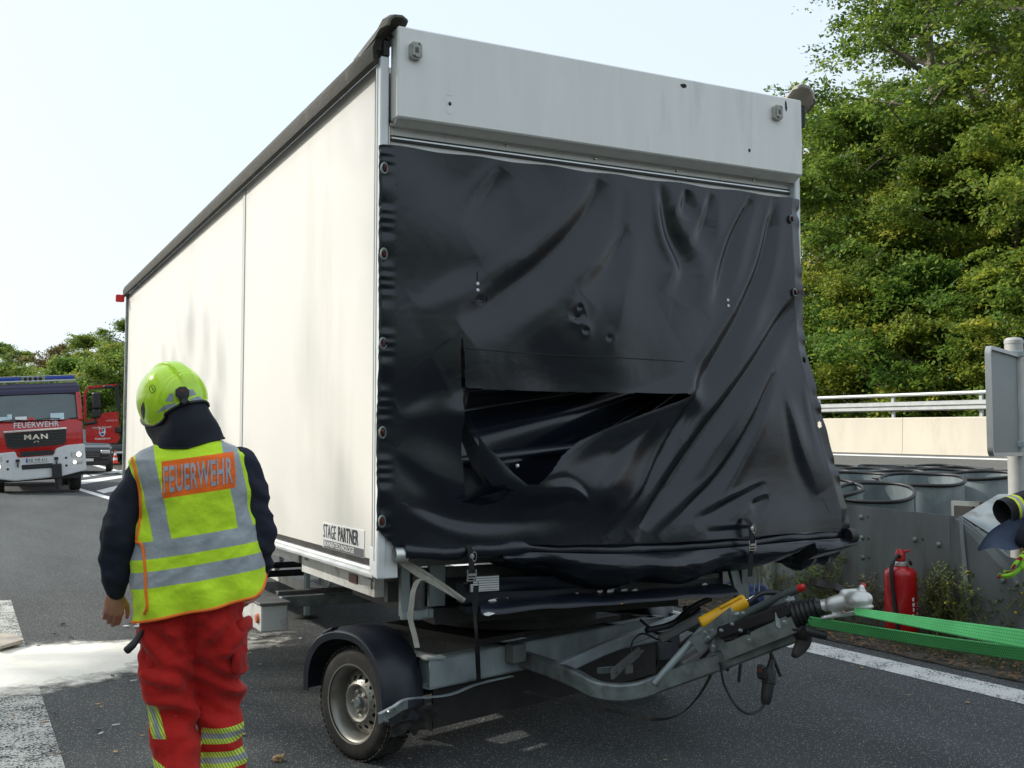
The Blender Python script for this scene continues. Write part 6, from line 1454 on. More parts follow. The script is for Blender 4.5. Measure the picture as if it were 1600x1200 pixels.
# grey sign seen from behind, on a pale post
def sign():
    g = at(1592, 900, 9.45); S = thing('road_sign', 'back of a grey road sign on a pale post at the right edge', 'sign', Matrix.Translation((g.x, g.y, zg(g.x, g.y))))
    S_i = Matrix.Translation((-g.x, -g.y, -zg(g.x, g.y)))
    tl_, bl_ = at(1541, 541, 8.55), at(1548, 712, 8.55); tr_, br_ = at(1600, 536, 9.62), at(1600, 702, 9.62)
    xd = (tr_-tl_); xd.z = 0; Wd = xd.length; xd.normalize(); Hh = ((tl_.z-bl_.z)); Mx = Matrix((xd, Vector((0, 0, 1)), xd.cross(Vector((0, 0, 1))))).transposed().to_4x4(); Mx.translation = Vector((tl_.x, tl_.y, bl_.z)); Mx = S_i @ Mx
    def rrect(w_, h_, r_, o=0):
        out = []
        for cx, cy, a0 in ((w_-r_, r_, -90), (w_-r_, h_-r_, 0), (r_, h_-r_, 90), (r_, r_, 180)):
            for k in range(6): a = R(a0+18*k); out.append((cx+(r_-o)*math.cos(a), cy+(r_-o)*math.sin(a)))
        return out
    mk('sign_back', (.13, .16, .17), .5, .2, var=.12, scale=3, dirt=(.17, .19, .19), dth=.55); mk('sign_edge', (.34, .36, .36), .45, .3, var=.08)
    bm = MB(); bm.prism(rrect(Wd, Hh, .07, 0), -.004, .003, Mx); bm.build('panel', M_['sign_back'], S)
    o = rrect(Wd, Hh, .07, -.008); i_ = rrect(Wd, Hh, .07, .022); mb = MB(); b = mb.bm; n = len(o)
    A = [b.verts.new(Mx @ Vector((p[0], p[1], -.012))) for p in o]; B_ = [b.verts.new(Mx @ Vector((p[0], p[1], .03))) for p in o]; Cc = [b.verts.new(Mx @ Vector((p[0], p[1], .03))) for p in i_]; D = [b.verts.new(Mx @ Vector((p[0], p[1], -.012))) for p in i_]
    for k in range(n):
        for P, Q in ((A, B_), (B_, Cc), (Cc, D)): b.faces.new((P[k], P[(k+1) % n], Q[(k+1) % n], Q[k]))
    mb.build('frame', M_['sign_edge'], S)
    mk('post_paint', (.42, .42, .40), .5, .2, var=.1, dirt=(.35, .34, .3), dth=.6)
    pt = at(1594, 532, 9.45); mb = MB(); mb.tube([(0.01, 0, -.1), (0.01, 0, pt.z-zg(g.x, g.y))], .076, 20); mb.lathe([(0, .03), (.06, .022), (.080, 0), (.080, -.03)], 20, Matrix.Translation((.01, 0, pt.z-zg(g.x, g.y)))); mb.build('post', M_['post_paint'], S)
    for py in (553, 694):
        q = S_i @ at(1580, py, 9.35); mb = MB(); mb.box((q.x+.02, q.y, q.z), (.16, .05, .05), bev=.005); mb.lathe([(.078, -.02), (.086, -.02), (.086, .02), (.078, .02)], 20, Matrix.Translation((.01, 0, q.z)), closed_prof=True); mb.build('clamp', M_['galvanised_light'], S)
sign()
# red fire extinguisher on the verge
def extinguisher():
    g = gpt(1409, 1004); p = Vector((g.x, g.y, zg(g.x, g.y)+.02)); X = thing('fire_extinguisher', 'red fire extinguisher with black hose standing on the verge by the grey plates', 'fire extinguisher', Matrix.Translation(p))
    Y = p.y; s = Y/FOC; r_ = 24.5*s; H_ = (1003-892)*s
    mk('extinguisher_red', (.48, .008, .010), .28, 0, var=.06, coat=.3)
    MB().lathe([(0, 0), (r_*.86, 0), (r_*.90, .012), (r_*.90, .03), (r_, .05), (r_, H_*.90), (r_*.97, H_*.945), (r_*.82, H_*.985), (r_*.5, H_*1.015), (r_*.36, H_*1.03), (r_*.34, H_*1.06), (0, H_*1.06)], 36).build('cylinder', M_['extinguisher_red'], X)
    mb = MB(); mb.lathe([(r_*.40, H_*1.02), (r_*.46, H_*1.03), (r_*.46, H_*1.07), (r_*.3, H_*1.09)], 20); o = mb.build('collar', M_['cast_alu'], X)
    mb = MB(); mb.box((0, 0, H_*1.15), (r_*.5, r_*.5, H_*.14), bev=.01); mb.lathe([(0, H_*1.26), (r_*.2, H_*1.25), (r_*.3, H_*1.2), (r_*.34, H_*1.1)], 14); mb.bar((0, 0, H_*1.2), (r_*.55, -.02, H_*1.24), .03, .02, bev=.004); mb.build('valve', M_['extinguisher_red'], X)
    pts = bez([(-r_*.1, -.03, H_*1.16), (-r_*.45, -.06, H_*1.15), (-r_*.80, -r_*.7, H_*1.0), (-r_*.78, -r_*.85, H_*.7), (-r_*.66, -r_*.93, H_*.4), (-r_*.56, -r_*.95, H_*.12), (-r_*.52, -r_*.97, H_*.04)], 6); MB().tube(pts, .017, 10).build('hose', M_['black_plastic'], X, auto=180)
    mb = MB(); mb.tube([(-r_*.5, -r_*.98, H_*.0+.10), (-r_*.52, -r_*.98, H_*.0+.02)], [.02, .024], 10); mb.tube([(r_*.3, -.1, H_*1.12), (r_*.55, -.05, H_*1.05)], .012, 8); mb.build('nozzle', M_['black_plastic'], X)
    # label printed round the right side
    bm = MB()
    for k, (a0, z0, dz, da) in enumerate([(-68, .56, .05, 9), (-68, .49, .045, 12), (-66, .42, .05, 8), (-70, .34, .045, 10), (-68, .27, .04, 11), (-44, .52, .012, 14), (-44, .48, .012, 16), (-44, .44, .012, 13), (-44, .37, .03, 9), (-44, .30, .05, 8)]):
        a = R(a0); rr = r_+.0012; q = [(rr*math.cos(a+R(x)), rr*math.sin(a+R(x)), H_*z) for x, z in ((0, z0), (da, z0), (da, z0+dz*1.0), (0, z0+dz*1.0))]; bm.quad(q)
    bm.build('label_print', M_['white_print'], X)
extinguisher()
# green recovery strap
def strap():
    mm = cloth_mat('strap_green', (.17, .66, .21), [(lambda nt, x, y, z: mth(nt, 'GREATER_THAN', mth(nt, 'SINE', mth(nt, 'MULTIPLY', y, 31.4)), .93), (.02, .18, .05), .8), (lambda nt, x, y, z: mth(nt, 'GREATER_THAN', mth(nt, 'SINE', mth(nt, 'MULTIPLY', x, 900)), .3), (.07, .42, .13), .8)], weave=500, wr=.05)
    o0 = at(1335, 955, 5.0); S = thing('towing_strap', 'bright green towing strap stretched from the hitch to the right', 'strap', Matrix.Translation(o0))
    def rib(pts, ws, name):
        pts = [at(*p)-o0 for p in pts]; V = []; pre = []; n = len(pts); K = 10
        for i, p in enumerate(pts):
            for k in range(K+1):
                c_ = k/K-.5; V.append(p+Vector(ws[i])*c_); pre.append((i/n*1.2, c_+.5, 0))
        F = [(i*(K+1)+k, i*(K+1)+k+1, (i+1)*(K+1)+k+1, (i+1)*(K+1)+k) for i in range(n-1) for k in range(K)]
        bm = bmesh.new(); me = bpy.data.meshes.new(name); me.from_pydata([tuple(v) for v in V], [], F); o = link(name, me, mm, S, 180); set_vp(o, pre)
        md = o.modifiers.new('t', 'SOLIDIFY'); md.thickness = .004; md.offset = 0
    n = 16; lp = lambda a, b, t: a+(b-a)*t
    P = [(lp(1335, 1760, t), lp(955, 1023, t)+1.5*math.sin(t*3.1), lp(5.0, 4.62, t)) for t in np.linspace(0, 1, n)]; ws = [(.01, .045, lp(.026, .075, min(1, t*1.6))) for t in np.linspace(0, 1, n)]; rib(P, ws, 'webbing')
    P = [(lp(1262, 1760, t), lp(970, 1040, t)+5*math.sin(t*3.1), lp(5.15, 4.9, t)) for t in np.linspace(0, 1, n)]; ws = [(.01, -.035, lp(.045, .075, t)) for t in np.linspace(0, 1, n)]; rib(P, ws, 'webbing')
strap()
# crumpled blue cloth behind the hitch
p = at(1168, 918, 7.6); g_ = zg(p.x, p.y)
bg_ = thing('crumpled_cloth', 'crumpled dark blue cloth heaped behind the yellow grip of the drawbar', 'jacket', Matrix.Translation((p.x, p.y, g_)))
mk('blue_cloth', (.012, .03, .10), .8, var=.3)
mb = MB(); zz = p.z-g_; mb.ell((-.04, 0, zz), (.10, .09, .05)); mb.ell((.06, .02, zz-.02), (.09, .09, .045)); mb.ell((0, -.03, zz-.06), (.11, .08, .05)); remesh(mb, 'cloth', .01, 2, lambda co, n: co+n*.03*fbm(co*11, 3), M_['blue_cloth'], bg_)
mb = MB()
for k in range(3): mb.tube([(.0, 0, zz-.05), (.22*math.cos(k*2.1), .22*math.sin(k*2.1), .03)], .012, 6)
mb.build('added_stand', M_['dark_steel'], bg_)  # made-up support that holds the cloth up, not seen from the camera
# ---------------------------------------------------------------- weeds, grass and litter on the verge
mk('weed_stem', (.22, .25, .07), .8, var=.3); mk('weed_dry', (.20, .16, .08), .85, var=.3); mk('flower_yellow', (.80, .60, .02), .6, var=.1); mk('grass_blade', (.085, .11, .025), .8, var=.4, scale=3)
def weed_kind(seed, H, fl, stem):
    rg = random.Random(seed); mb = MB(); tips = []
    for k in range(rg.randint(5, 8)):
        a = rg.uniform(0, 6.28); h = H*rg.uniform(.6, 1); ln = h*rg.uniform(.15, .5); pts = [(0, 0, 0), (ln*.3*math.cos(a), ln*.3*math.sin(a), h*.5), (ln*math.cos(a), ln*math.sin(a), h)]; q = bez(pts, 4); mb.tube(q, [.0035-.0022*i/8 for i in range(len(q))], 4)
        for j in range(9):
            p = q[rg.randint(2, 8)]; a2 = rg.uniform(0, 6.28); L_ = H*rg.uniform(.08, .24); e = p+Vector((L_*.6*math.cos(a2), L_*.6*math.sin(a2), L_*.75)); mb.tube([p, e], [.0016, .0009], 3); tips.append(e)
            for m_ in range(8):
                t = rg.random(); c = p.lerp(e, t); a3 = rg.uniform(0, 6.28); w_ = rg.uniform(.018, .042); d = Vector((math.cos(a3), math.sin(a3), rg.uniform(-.2, .8)))*w_; s = d.cross(Vector((0, 0, 1))).normalized()*w_*.2; mb.quad([c, c+d*.5+s, c+d, c+d*.5-s])
    me = mb.mesh('stem'); me.materials.append(M_[stem]); fb = None
    if fl:
        fm = MB()
        for e in rg.sample(tips, min(len(tips), fl)):
            n = 7; c = e; r_ = rg.uniform(.008, .013); nn = Vector((rg.uniform(-.5, .5), rg.uniform(-1, 0), 1)).normalized(); x = nn.cross(Vector((0, 1, .2))).normalized(); y = nn.cross(x)
            f = [c+(x*math.cos(t)+y*math.sin(t))*r_*(1 if k % 2 else .6) for k, t in enumerate(np.linspace(0, 6.28, 2*n, endpoint=False))]; fm.quad(f)
        fb = fm.mesh('flower'); fb.materials.append(M_['flower_yellow'])
    return me, fb
WK = [weed_kind(1, .52, 8, 'weed_stem'), weed_kind(2, .42, 6, 'weed_stem'), weed_kind(3, .55, 3, 'weed_stem'), weed_kind(4, .38, 0, 'weed_dry'), weed_kind(5, .60, 10, 'weed_stem')]
random.seed(11)
WP = [(1452, 1000, 4), (1470, 1004, 1), (1492, 1006, 0), (1512, 1008, 2), (1535, 1010, 4), (1556, 1012, 0), (1578, 1014, 1), (1598, 1018, 4), (1442, 1003, 3), (1482, 1008, 3), (1525, 1014, 1), (1566, 1018, 3), (1335, 985, 1), (1300, 975, 2), (1262, 968, 0), (1232, 962, 1), (1590, 1024, 2), (1545, 1020, 2), (1500, 1014, 4), (1370, 990, 3), (1462, 1010, 2), (1615, 1020, 0), (1606, 1028, 4), (1575, 1026, 4), (1520, 1012, 0), (1475, 1006, 4), (1550, 1015, 1), (1210, 957, 4), (1284, 972, 4)]
for i, (px, py, k) in enumerate(WP):
    p = gpt(px, py); st, fl = WK[k]; sc = random.uniform(1.0, 1.4)
    o = thing('weed', 'wispy weed with small yellow flowers growing against the grey cushion plates' if fl else 'dry brown weed without flowers growing against the grey cushion plates', 'weed', Matrix.Translation((p.x, p.y, zg(p.x, p.y)+.01)) @ Matrix.Rotation(i*1.7, 4, 'Z') @ Matrix.Diagonal((sc, sc, sc, 1)), 'flowering weeds at the foot of the cushion' if fl else 'dry weeds at the foot of the cushion')
    a = bpy.data.objects.new('stem', st); COL.objects.link(a); a.parent = o
    if fl: a = bpy.data.objects.new('flower', fl); COL.objects.link(a); a.parent = o; a['kind'] = 'stuff'
def scatter(name, n, fn, m, knd='stuff'):
    V = []; F = []
    for k in range(n):
        q = fn(k)
        if q is None: continue
        b = len(V); V += q; F.append(tuple(range(b, b+len(q))))
    return kind(raw(name, V, F, m, None, None), knd)
rgn = random.Random(3)
def blade(k):
    v = 4.85+rgn.random()**1.3*4.5; s_ = rgn.uniform(-4.5, 12); dn = noise.noise(Vector((v*1.1, s_*1.1, 5)))
    if dn < rgn.uniform(-.35, .25): return None
    p = TM @ Vector((v, s_, zvs(v, s_)+.01)); a = rgn.uniform(0, 6.28); h = rgn.uniform(.04, .15)*(1 if v > 5.2 else .6); l = Vector((math.cos(a), math.sin(a), 0))*h*rgn.uniform(.1, .6); w_ = Vector((-math.sin(a), math.cos(a), 0))*.0022
    return [p-w_, p+w_, p+l*.5+Vector((0, 0, h*.65))+w_*.7, p+l+Vector((0, 0, h)), p+l*.5+Vector((0, 0, h*.65))-w_*.7]
scatter('grass', 38000, blade, M_['grass_blade'])
mk('litter_leaf', (.16, .085, .035), .8, var=.5, scale=2); mk('leaf_tan', (.40, .27, .13), .75, var=.3, scale=20)
def lit(k):
    v = 4.68+rgn.random()**1.6*2.2; s_ = rgn.uniform(-4, 7); p = TM @ Vector((v, s_, zvs(v, s_)+.03+.02*rgn.random()*min(1, (v-4.68)*3))); r_ = rgn.uniform(.008, .024); a = rgn.uniform(0, 6.28); t1, t2 = rgn.uniform(-.4, .4), rgn.uniform(-.4, .4)
    return [p+Vector((r_*x*math.cos(a)-r_*y*math.sin(a), r_*x*math.sin(a)+r_*y*math.cos(a), r_*(x*t1+y*t2))) for x, y in ((1, 0), (.4, .5), (-.5, .45), (-1, 0), (-.5, -.45), (.4, -.5))]
scatter('leaf_litter', 5200, lit, M_['litter_leaf'])
# loose leaves on the asphalt, each its own thing
def leaf_mesh(seed):
    rg = random.Random(seed); V = []; n = 10
    for k in range(n):
        a = 2*math.pi*k/n; r_ = (1 if k % 2 == 0 else .62)*rg.uniform(.8, 1.1); x, y = r_*math.cos(a), r_*.7*math.sin(a); V.append((x, y, .25*x*x+.12*abs(y)+rg.uniform(0, .1)))
    V.append((0, 0, .05)); me = bpy.data.meshes.new('dead_leaf'); me.from_pydata(V, [], [(k, (k+1) % n, n) for k in range(n)]); me.materials.append(M_['leaf_tan']); return me
LM = [leaf_mesh(k) for k in range(4)]
LV = [(290, 1158), (158, 1106), (153, 1102), (223, 1152), (180, 1178), (92, 1179), (1450, 1062), (1334, 1034), (1346, 1046), (112, 1072), (105, 1050), (640, 1188), (1332, 1042), (1040, 1190), (232, 1132), (70, 1130), (20, 1120), (1512, 1100), (1420, 1088), (380, 1150), (405, 1040), (460, 1010), (415, 995), (1560, 1090)]
for i, (px, py) in enumerate(LV):
    p = gpt(px, py); o = bpy.data.objects.new('dead_leaf', LM[i % 4]); COL.objects.link(o); s = random.uniform(.015, .028); o.scale = (s, s, s); o.location = (p.x, p.y, zg(p.x, p.y)+.007); o.rotation_euler = (0, 0, i*2.1)
    tag(o, 'small dry tan leaf lying on the dark asphalt', 'leaf', 'dry leaves on the asphalt')
# fragments of the collision
def shard_mesh(seed):
    rg = random.Random(seed); mb = MB(); n = rg.randint(4, 6); poly = [(rg.uniform(.6, 1)*math.cos(a), rg.uniform(.25, .6)*math.sin(a)) for a in np.linspace(0, 6.28, n, endpoint=False)]; mb.prism(poly, 0, .16); return mb.mesh('fragment')
SM = [shard_mesh(k+20) for k in range(6)]; DM = [M_['black_plastic'], M_['white_print'], M_['cast_alu']]
FR_ = []
for i in range(26):
    px, py = random.gauss(222, 9), random.gauss(979, 4)
    FR_.append((px, py, random.choice([0, 0, 1, 2]), random.uniform(.02, .055)))
FR_ += [(97, 978, 0, .05), (84, 993, 0, .03), (110, 998, 0, .03), (60, 1012, 0, .03), (50, 1010, 0, .025), (155, 1144, 0, .03), (157, 1150, 1, .025), (180, 1137, 1, .03), (20, 1128, 0, .02), (88, 1118, 0, .02), (176, 1060, 0, .03), (1240, 1070, 0, .02), (208, 1067, 1, .03), (392, 975, 1, .05), (410, 982, 1, .03), (396, 1002, 1, .04), (425, 1012, 2, .03), (437, 985, 1, .035), (470, 1000, 1, .03), (1015, 1145, 0, .015)]
for i, (px, py, m_, s) in enumerate(FR_):
    p = gpt(px, py); me = SM[i % 6].copy(); me.materials.append(DM[m_]); o = bpy.data.objects.new('fragment', me); COL.objects.link(o); o.scale = (s, s, s*1.3); o.location = (p.x, p.y, zg(p.x, p.y)+.012); o.rotation_euler = (random.uniform(-.25, .25), random.uniform(-.25, .25), i*1.9)
    tag(o, ['small black plastic splinter lying on the road beside the powder', 'small white splinter lying on the road', 'small silvery splinter lying on the road beside the powder'][m_], 'debris', ['black splinters on the road', 'white splinters on the road', 'silvery splinters on the road'][m_])
# board at the left edge
P = [gpt(-60, 1020), gpt(-40, 1003), gpt(22, 1004), gpt(36, 1013), gpt(0, 1024)]
c = sum(P, Vector())/5; mb = MB(); mb.prism([(p.x-c.x, p.y-c.y) for p in P], .05, .075); mk('board_grey', (.34, .31, .27), .8, var=.2, dirt=(.5, .45, .36), dth=.5, dscale=8)
o = mb.build('broken_board', [M_['board_grey']], None); o.location = (c.x, c.y, .0); o.rotation_euler = (0, R(1.5), 0); tag(o, 'flat grey broken board on the white powder at the left edge', 'board')
# crumpled tissue like lump in front
p = gpt(436, 1190); mb = MB(); mb.ell((0, 0, .015), (.03, .022, .018)); o = remesh(mb, 'paper_scrap', .004, 1, lambda co, n: co+n*.014*fbm(co*50, 2), M_['leaf_tan']); o.location = (p.x, p.y, .002); tag(o, 'crumpled beige paper scrap on the asphalt in front, left of the wheel', 'paper')
# ================================================================ FIRE ENGINE, CARS, CONE
mk('fire_red', (.52, .010, .010), .28, 0, var=.04, coat=.5); mk('cab_blue', (.025, .018, .060), .4, 0, var=.1); mk('bumper_white', (.72, .73, .73), .35, 0, var=.04, dirt=(.5, .5, .48), dth=.62, dscale=3)
mk('glass_dark', (.06, .09, .09), .06, 0, var=.2, scale=1.5, spec=1.0); mk('blue_lens', (.01, .05, .35), .2, 0, var=.05, coat=.5); mk('plate_white', (.70, .70, .68), .5, var=0)
mk('plate_blue', (.01, .05, .35), .5, var=0); mk('car_black', (.012, .013, .015), .25, 0, var=.1, coat=.6); mk('car_grey', (.055, .065, .07), .28, .4, var=.1, coat=.6)
mk('head_lamp', (.8, .8, .75), .2, emit=(1, .92, .75, 2.2)); mk('paper', (.55, .68, .72), .7, var=.05); mk('cone_red', (.70, .05, .015), .6, var=.05); mk('rib_black', (.02, .02, .02), .5, var=.1)
def truck():
    Y = 31.0; p = at(60, 772, Y); X = p.x; g = p.z
    TK = Matrix.Translation((X, Y, g)) @ Matrix.Rotation(R(25), 4, 'Z') @ Matrix.Rotation(R(-3.6), 4, 'Y')
    F = thing('fire_engine', 'red fire engine with white bumper, blue light bar and open driver door', 'fire engine', TK)
    k = Y/FOC; u = lambda px: (px-60)*k; w_ = lambda py: (772-py)*k
    HW = 1.25; rb = Matrix(((0, 0, 1, 0), (1, 0, 0, 0), (0, 1, 0, 0), (0, 0, 0, 1)))      # prism in (y, z) along x
    # cab shell: side outline swept across
    zf = [(.05, .95), (.0, 1.20), (-.02, 1.85), (.0, 2.06), (.10, 2.12)]
    mb = MB(); mb.prism([(.10, .80), (.02, 1.25), (.0, 1.40), (.0, 1.95), (.06, 2.08), (.14, 2.10), (2.1, 2.10), (2.1, .80)], -HW, HW, rb); bmesh.ops.bevel(mb.bm, geom=mb.bm.edges[:], offset=.05, segments=2, affect='EDGES'); cab = mb.build('cab', M_['fire_red'], F)
    mb = MB(); mb.prism([(.30, 2.80), (.34, 3.02), (.50, 3.17), (2.1, 3.20), (2.1, 2.78)], -HW+.02, HW-.02, rb); bmesh.ops.bevel(mb.bm, geom=mb.bm.edges[:], offset=.06, segments=2, affect='EDGES'); mb.build('roof', M_['cab_blue'], F)
    for s in (-1, 1):
        mb = MB(); mb.bar((s*(HW-.05), .06, 2.04), (s*(HW-.07), .33, 2.86), .13, .10, bev=.02); mb.bar((s*(HW-.05), 1.35, 2.04), (s*(HW-.05), 1.35, 2.86), .12, .12); mb.build('pillar', M_['fire_red'], F)
    mb = MB(); mb.box((0, 2.1, 2.45), (2.4, .05, .8)); mb.box((0, 1.0, 2.11), (2.3, 1.8, .03)); mb.build('cab_inside', M_['rib_black'], F)
    bm = MB(); n = 14; rows = []
    for j in range(5):
        t = j/4; rows.append([bm.bm.verts.new(((-1+2*i/n)*(HW-.13), .09+.26*t+.10*((-1+2*i/n)**2)-.06, 2.09+.74*t)) for i in range(n+1)])
    for a, b in zip(rows, rows[1:]):
        for i in range(n): bm.bm.faces.new((a[i], a[i+1], b[i+1], b[i]))
    bm.build('windscreen', M_['glass_dark'], F, auto=180)
    for x, y_, z, dx, dz, m in ((u(15), .16, 2.17, .38, .13, 'paper'), (u(24), .20, 2.22, .12, .16, 'paper'), (u(40), .17, 2.17, .30, .10, 'white_print'), (u(92), .16, 2.18, .36, .20, 'paper'), (u(54), .15, 2.14, .16, .07, 'red_plastic')):
        MB().box((x, .06+.10*((x/HW)**2)-.06+.0+.02, z), (dx, .01, dz), rot=Matrix.Rotation(R(-19), 3, 'X')).build('paper_on_dash', M_[m], F)
    for x0, x1 in ((u(4), u(44)), (u(60), u(96))): MB().tube([(x0, -.01, 2.10), ((x0+x1)/2, -.03, 2.14), (x1, -.01, 2.11)], .014, 6).build('wiper', M_['rib_black'], F)
    # sun visor lettering strip is plain
    # light bar
    mb = MB(); mb.box((0, .75, 3.25), (2.30, .30, .04)); o = mb.build('light_bar', M_['cast_alu'], F)
    for s in (-1, 1): MB().box((s*.72, .74, 3.31), (.80, .28, .12), bev=.03).build('blue_light', M_['blue_lens'], o)
    MB().box((0, .74, 3.32), (.56, .24, .13), bev=.02).build('centre_housing', M_['galvanised_light'], o)
    MB().box((0, .75, 3.39), (2.34, .26, .015)).build('bar_lid', M_['white_print'], o)
    for x in (-.2, -.07, .07, .2): MB().lathe([(0, .02), (.05, .02), (.055, 0)], 12, Matrix.Translation((x, .61, 3.31)) @ Matrix.Rotation(R(90), 4, 'X')).build('spot_lamp', M_['rib_black'], o)
    # grille
    mb = MB(); mb.prism([(-.82, 1.76), (.80, 1.80), (.78, 1.42), (.70, 1.37), (-.66, 1.33), (-.76, 1.40)], 0, .03, Matrix(((1, 0, 0, 0), (0, 0, -1, -.001), (0, 1, 0, 0), (0, 0, 0, 1)))); gr = mb.build('grille', M_['rib_black'], F)
    for j in range(5): MB().box((0, -.036, 1.42+j*.075), (1.46, .012, .012)).build('grille_bar', M_['car_black'], gr)
    MB().bar((-.84, -.045, 1.80), (.82, -.045, 1.83), .04, .05, bev=.01).build('chrome_strip', M_['chrome'], gr)
    Fx = lambda x, z, y=-.05: Matrix(((1, 0, 0, x), (0, 0, -1, y), (0, 1, 0, z), (0, 0, 0, 1)))
    lettering('MAN', .19, M_['chrome'], gr, Fx(0, 1.62), bold=.007, sx=1.35, ext=.006, sp=1.25)
    mb = MB(); mb.tube(bez([(-.07, -.05, 1.47), (-.02, -.05, 1.50), (.04, -.05, 1.50), (.08, -.05, 1.47)], 3), .010, 5); mb.tube([(-.03, -.05, 1.50), (-.05, -.05, 1.44)], .008, 5); mb.tube([(.05, -.05, 1.50), (.04, -.05, 1.44)], .008, 5); mb.build('emblem', M_['chrome'], gr)
    lettering('FEUERWEHR', .215, M_['white_print'], F, Fx(.02, 1.965, -.006), bold=.004, sx=.93, ext=.003, sp=1.07)
    # bumper
    mb = MB(); mb.prism([(-1.27, 1.20), (-.55, 1.24), (-.50, 1.06), (.45, 1.08), (.50, 1.26), (.78, 1.34), (1.27, 1.36), (1.29, .60), (.6, .46), (-.6, .42), (-1.29, .56)], 0, .38, Matrix(((1, 0, 0, 0), (0, 0, -1, .20), (0, 1, 0, 0), (0, 0, 0, 1)))); bmesh.ops.bevel(mb.bm, geom=mb.bm.edges[:], offset=.025, segments=2, affect='EDGES'); bu = mb.build('bumper', M_['bumper_white'], F)
    MB().box((0, -.19, 1.16), (.86, .03, .14)).build('step_recess', M_['rib_black'], bu)
    pl_ = MB().box((.0, -.195, .97), (.56, .02, .125), bev=.004).build('number_plate', M_['plate_white'], bu); MB().box((-.265, -.207, .97), (.04, .004, .12)).build('plate_band', M_['plate_blue'], pl_)
    lettering('AB WB 611', .125, M_['black_print'], pl_, Fx(.02, .968, -.206), sx=.76, bold=.001, ext=.001, sp=1.08)
    MB().box((.0, -.195, .79), (.80, .02, .13), bev=.01).build('air_intake', M_['rib_black'], bu)
    for s in (-1, 1):
        o = MB().box((s*1.05, -.19, 1.06), (.30, .03, .15), bev=.02).build('headlight_unit', M_['cast_alu'], bu); MB().lathe([(0, .03), (.05, .026), (.072, 0)], 16, Matrix.Translation((s*1.10, -.20, 1.06)) @ Matrix.Rotation(R(90), 4, 'X')).build('headlight', M_['head_lamp'], o)
        o = MB().box((s*1.05, -.19, .84), (.28, .03, .10), bev=.02).build('fog_light_unit', M_['cast_alu'], bu); MB().lathe([(0, .03), (.04, .026), (.05, 0)], 14, Matrix.Translation((s*.98, -.20, .84)) @ Matrix.Rotation(R(90), 4, 'X')).build('fog_light', M_['head_lamp'], o)
        for z in (.98, .76): MB().lathe([(0, .012), (.03, .01), (.035, 0)], 10, Matrix.Translation((s*.76, -.18, z)) @ Matrix.Rotation(R(90), 4, 'X')).build('bolt', M_['rib_black'], bu)
        mb = MB(); mb.lathe([(.03, -.02), (.06, -.02), (.06, .02), (.03, .02)], 14, Matrix.Translation((s*.50, -.21, .86)) @ Matrix.Rotation(R(90), 4, 'Y'), closed_prof=True); mb.box((s*.50, -.20, .98), (.10, .04, .08)); mb.build('tow_hook', M_['rib_black'], bu)
    mb = MB(); mb.box((.50, -.24, .62), (.26, .12, .42), bev=.02); mb.tube([(.50, -.2, .45), (.52, -.2, .12)], .07, 8); mb.build('winch', M_['rib_black'], F)
    mb = MB(); mb.box((0, .5, .52), (2.3, .9, .26)); mb.box((0, 3.5, .85), (1.0, 5.5, .3)); mb.tube([(-1.0, .9, .5), (1.0, .9, .5)], .09, 8); mb.bar((1.15, .1, .55), (1.45, .0, .40), .02, .02); mb.build('chassis', M_['rib_black'], F)
    def tw(x, y):
        s = 1 if x > 0 else -1; Mx = Matrix.Translation((x, y, .50)) @ Matrix.Rotation(R(90*s), 4, 'Y'); o = MB().lathe([(.28, -.15), (.44, -.16), (.49, -.13), (.50, 0), (.49, .13), (.44, .16), (.28, .15)], 32, Mx, closed_prof=True).build('tyre', M_['rubber'], F)
        MB().lathe([(0, .02), (.12, .10), (.14, .02), (.24, .02), (.28, .12)], 24, Mx).build('rim', M_['rim_steel'], o)
    for y in (.95, 5.2, 6.4):
        for s in (-1, 1): tw(s*1.02, y)
    # body behind the cab
    mb = MB(); mb.box((0, 5.0, 1.95), (2.45, 5.4, 2.3), bev=.05); b2 = mb.build('equipment_body', M_['fire_red'], F)
    for s in (-1, 1):
        for k_ in range(3):
            sh = MB().box((s*1.232, 3.3+1.6*k_, 2.0), (.012, 1.4, 1.5)).build('roller_shutter', M_['cast_alu'], b2)
            for q in range(9): MB().box((s*1.241, 3.3+1.6*k_, 1.35+q*.16), (.008, 1.38, .012)).build('slat', M_['cast_alu'], sh)
        mb = MB(); mb.box((s*1.252, 1.2, 1.55), (.02, 1.3, 1.0)); mb.build('side_panel', M_['fire_red'], F)
        mb = MB(); mb.box((s*1.19, .75, 2.45), (.015, 1.05, .66)); mb.build('side_window', M_['glass_dark'], F)
    # left mirror
    mb = MB(); mb.box((-1.50, -.02, 2.45), (.24, .10, .5), bev=.04); mb.tube([(-1.25, .1, 2.75), (-1.5, 0, 2.7)], .02, 6); mb.build('mirror', M_['rib_black'], F)
    # driver door standing open, its outside towards us
    DM = Matrix.Translation((1.30, .12, 0)) @ Matrix.Rotation(R(-6), 4, 'Z') @ Matrix.Diagonal((.86, 1, 1, 1)); D = lambda x, z, y=0: DM @ Vector((x, y, z))
    Mz = DM @ Matrix(((1, 0, 0, 0), (0, 0, -1, 0), (0, 1, 0, 0), (0, 0, 0, 1)))
    mb = MB(); mb.prism([(.03, 1.38), (1.0, 1.30), (1.10, 1.42), (1.10, 2.24), (.62, 2.22), (.40, 2.06), (.03, 2.04)], -.05, .04, Mz); bmesh.ops.bevel(mb.bm, geom=mb.bm.edges[:], offset=.018, segments=2, affect='EDGES'); dr = mb.build('door', M_['fire_red'], F)
    mb = MB(); fr_ = [(.03, 2.05), (.06, 2.80), (.18, 2.98), (1.08, 3.02)]
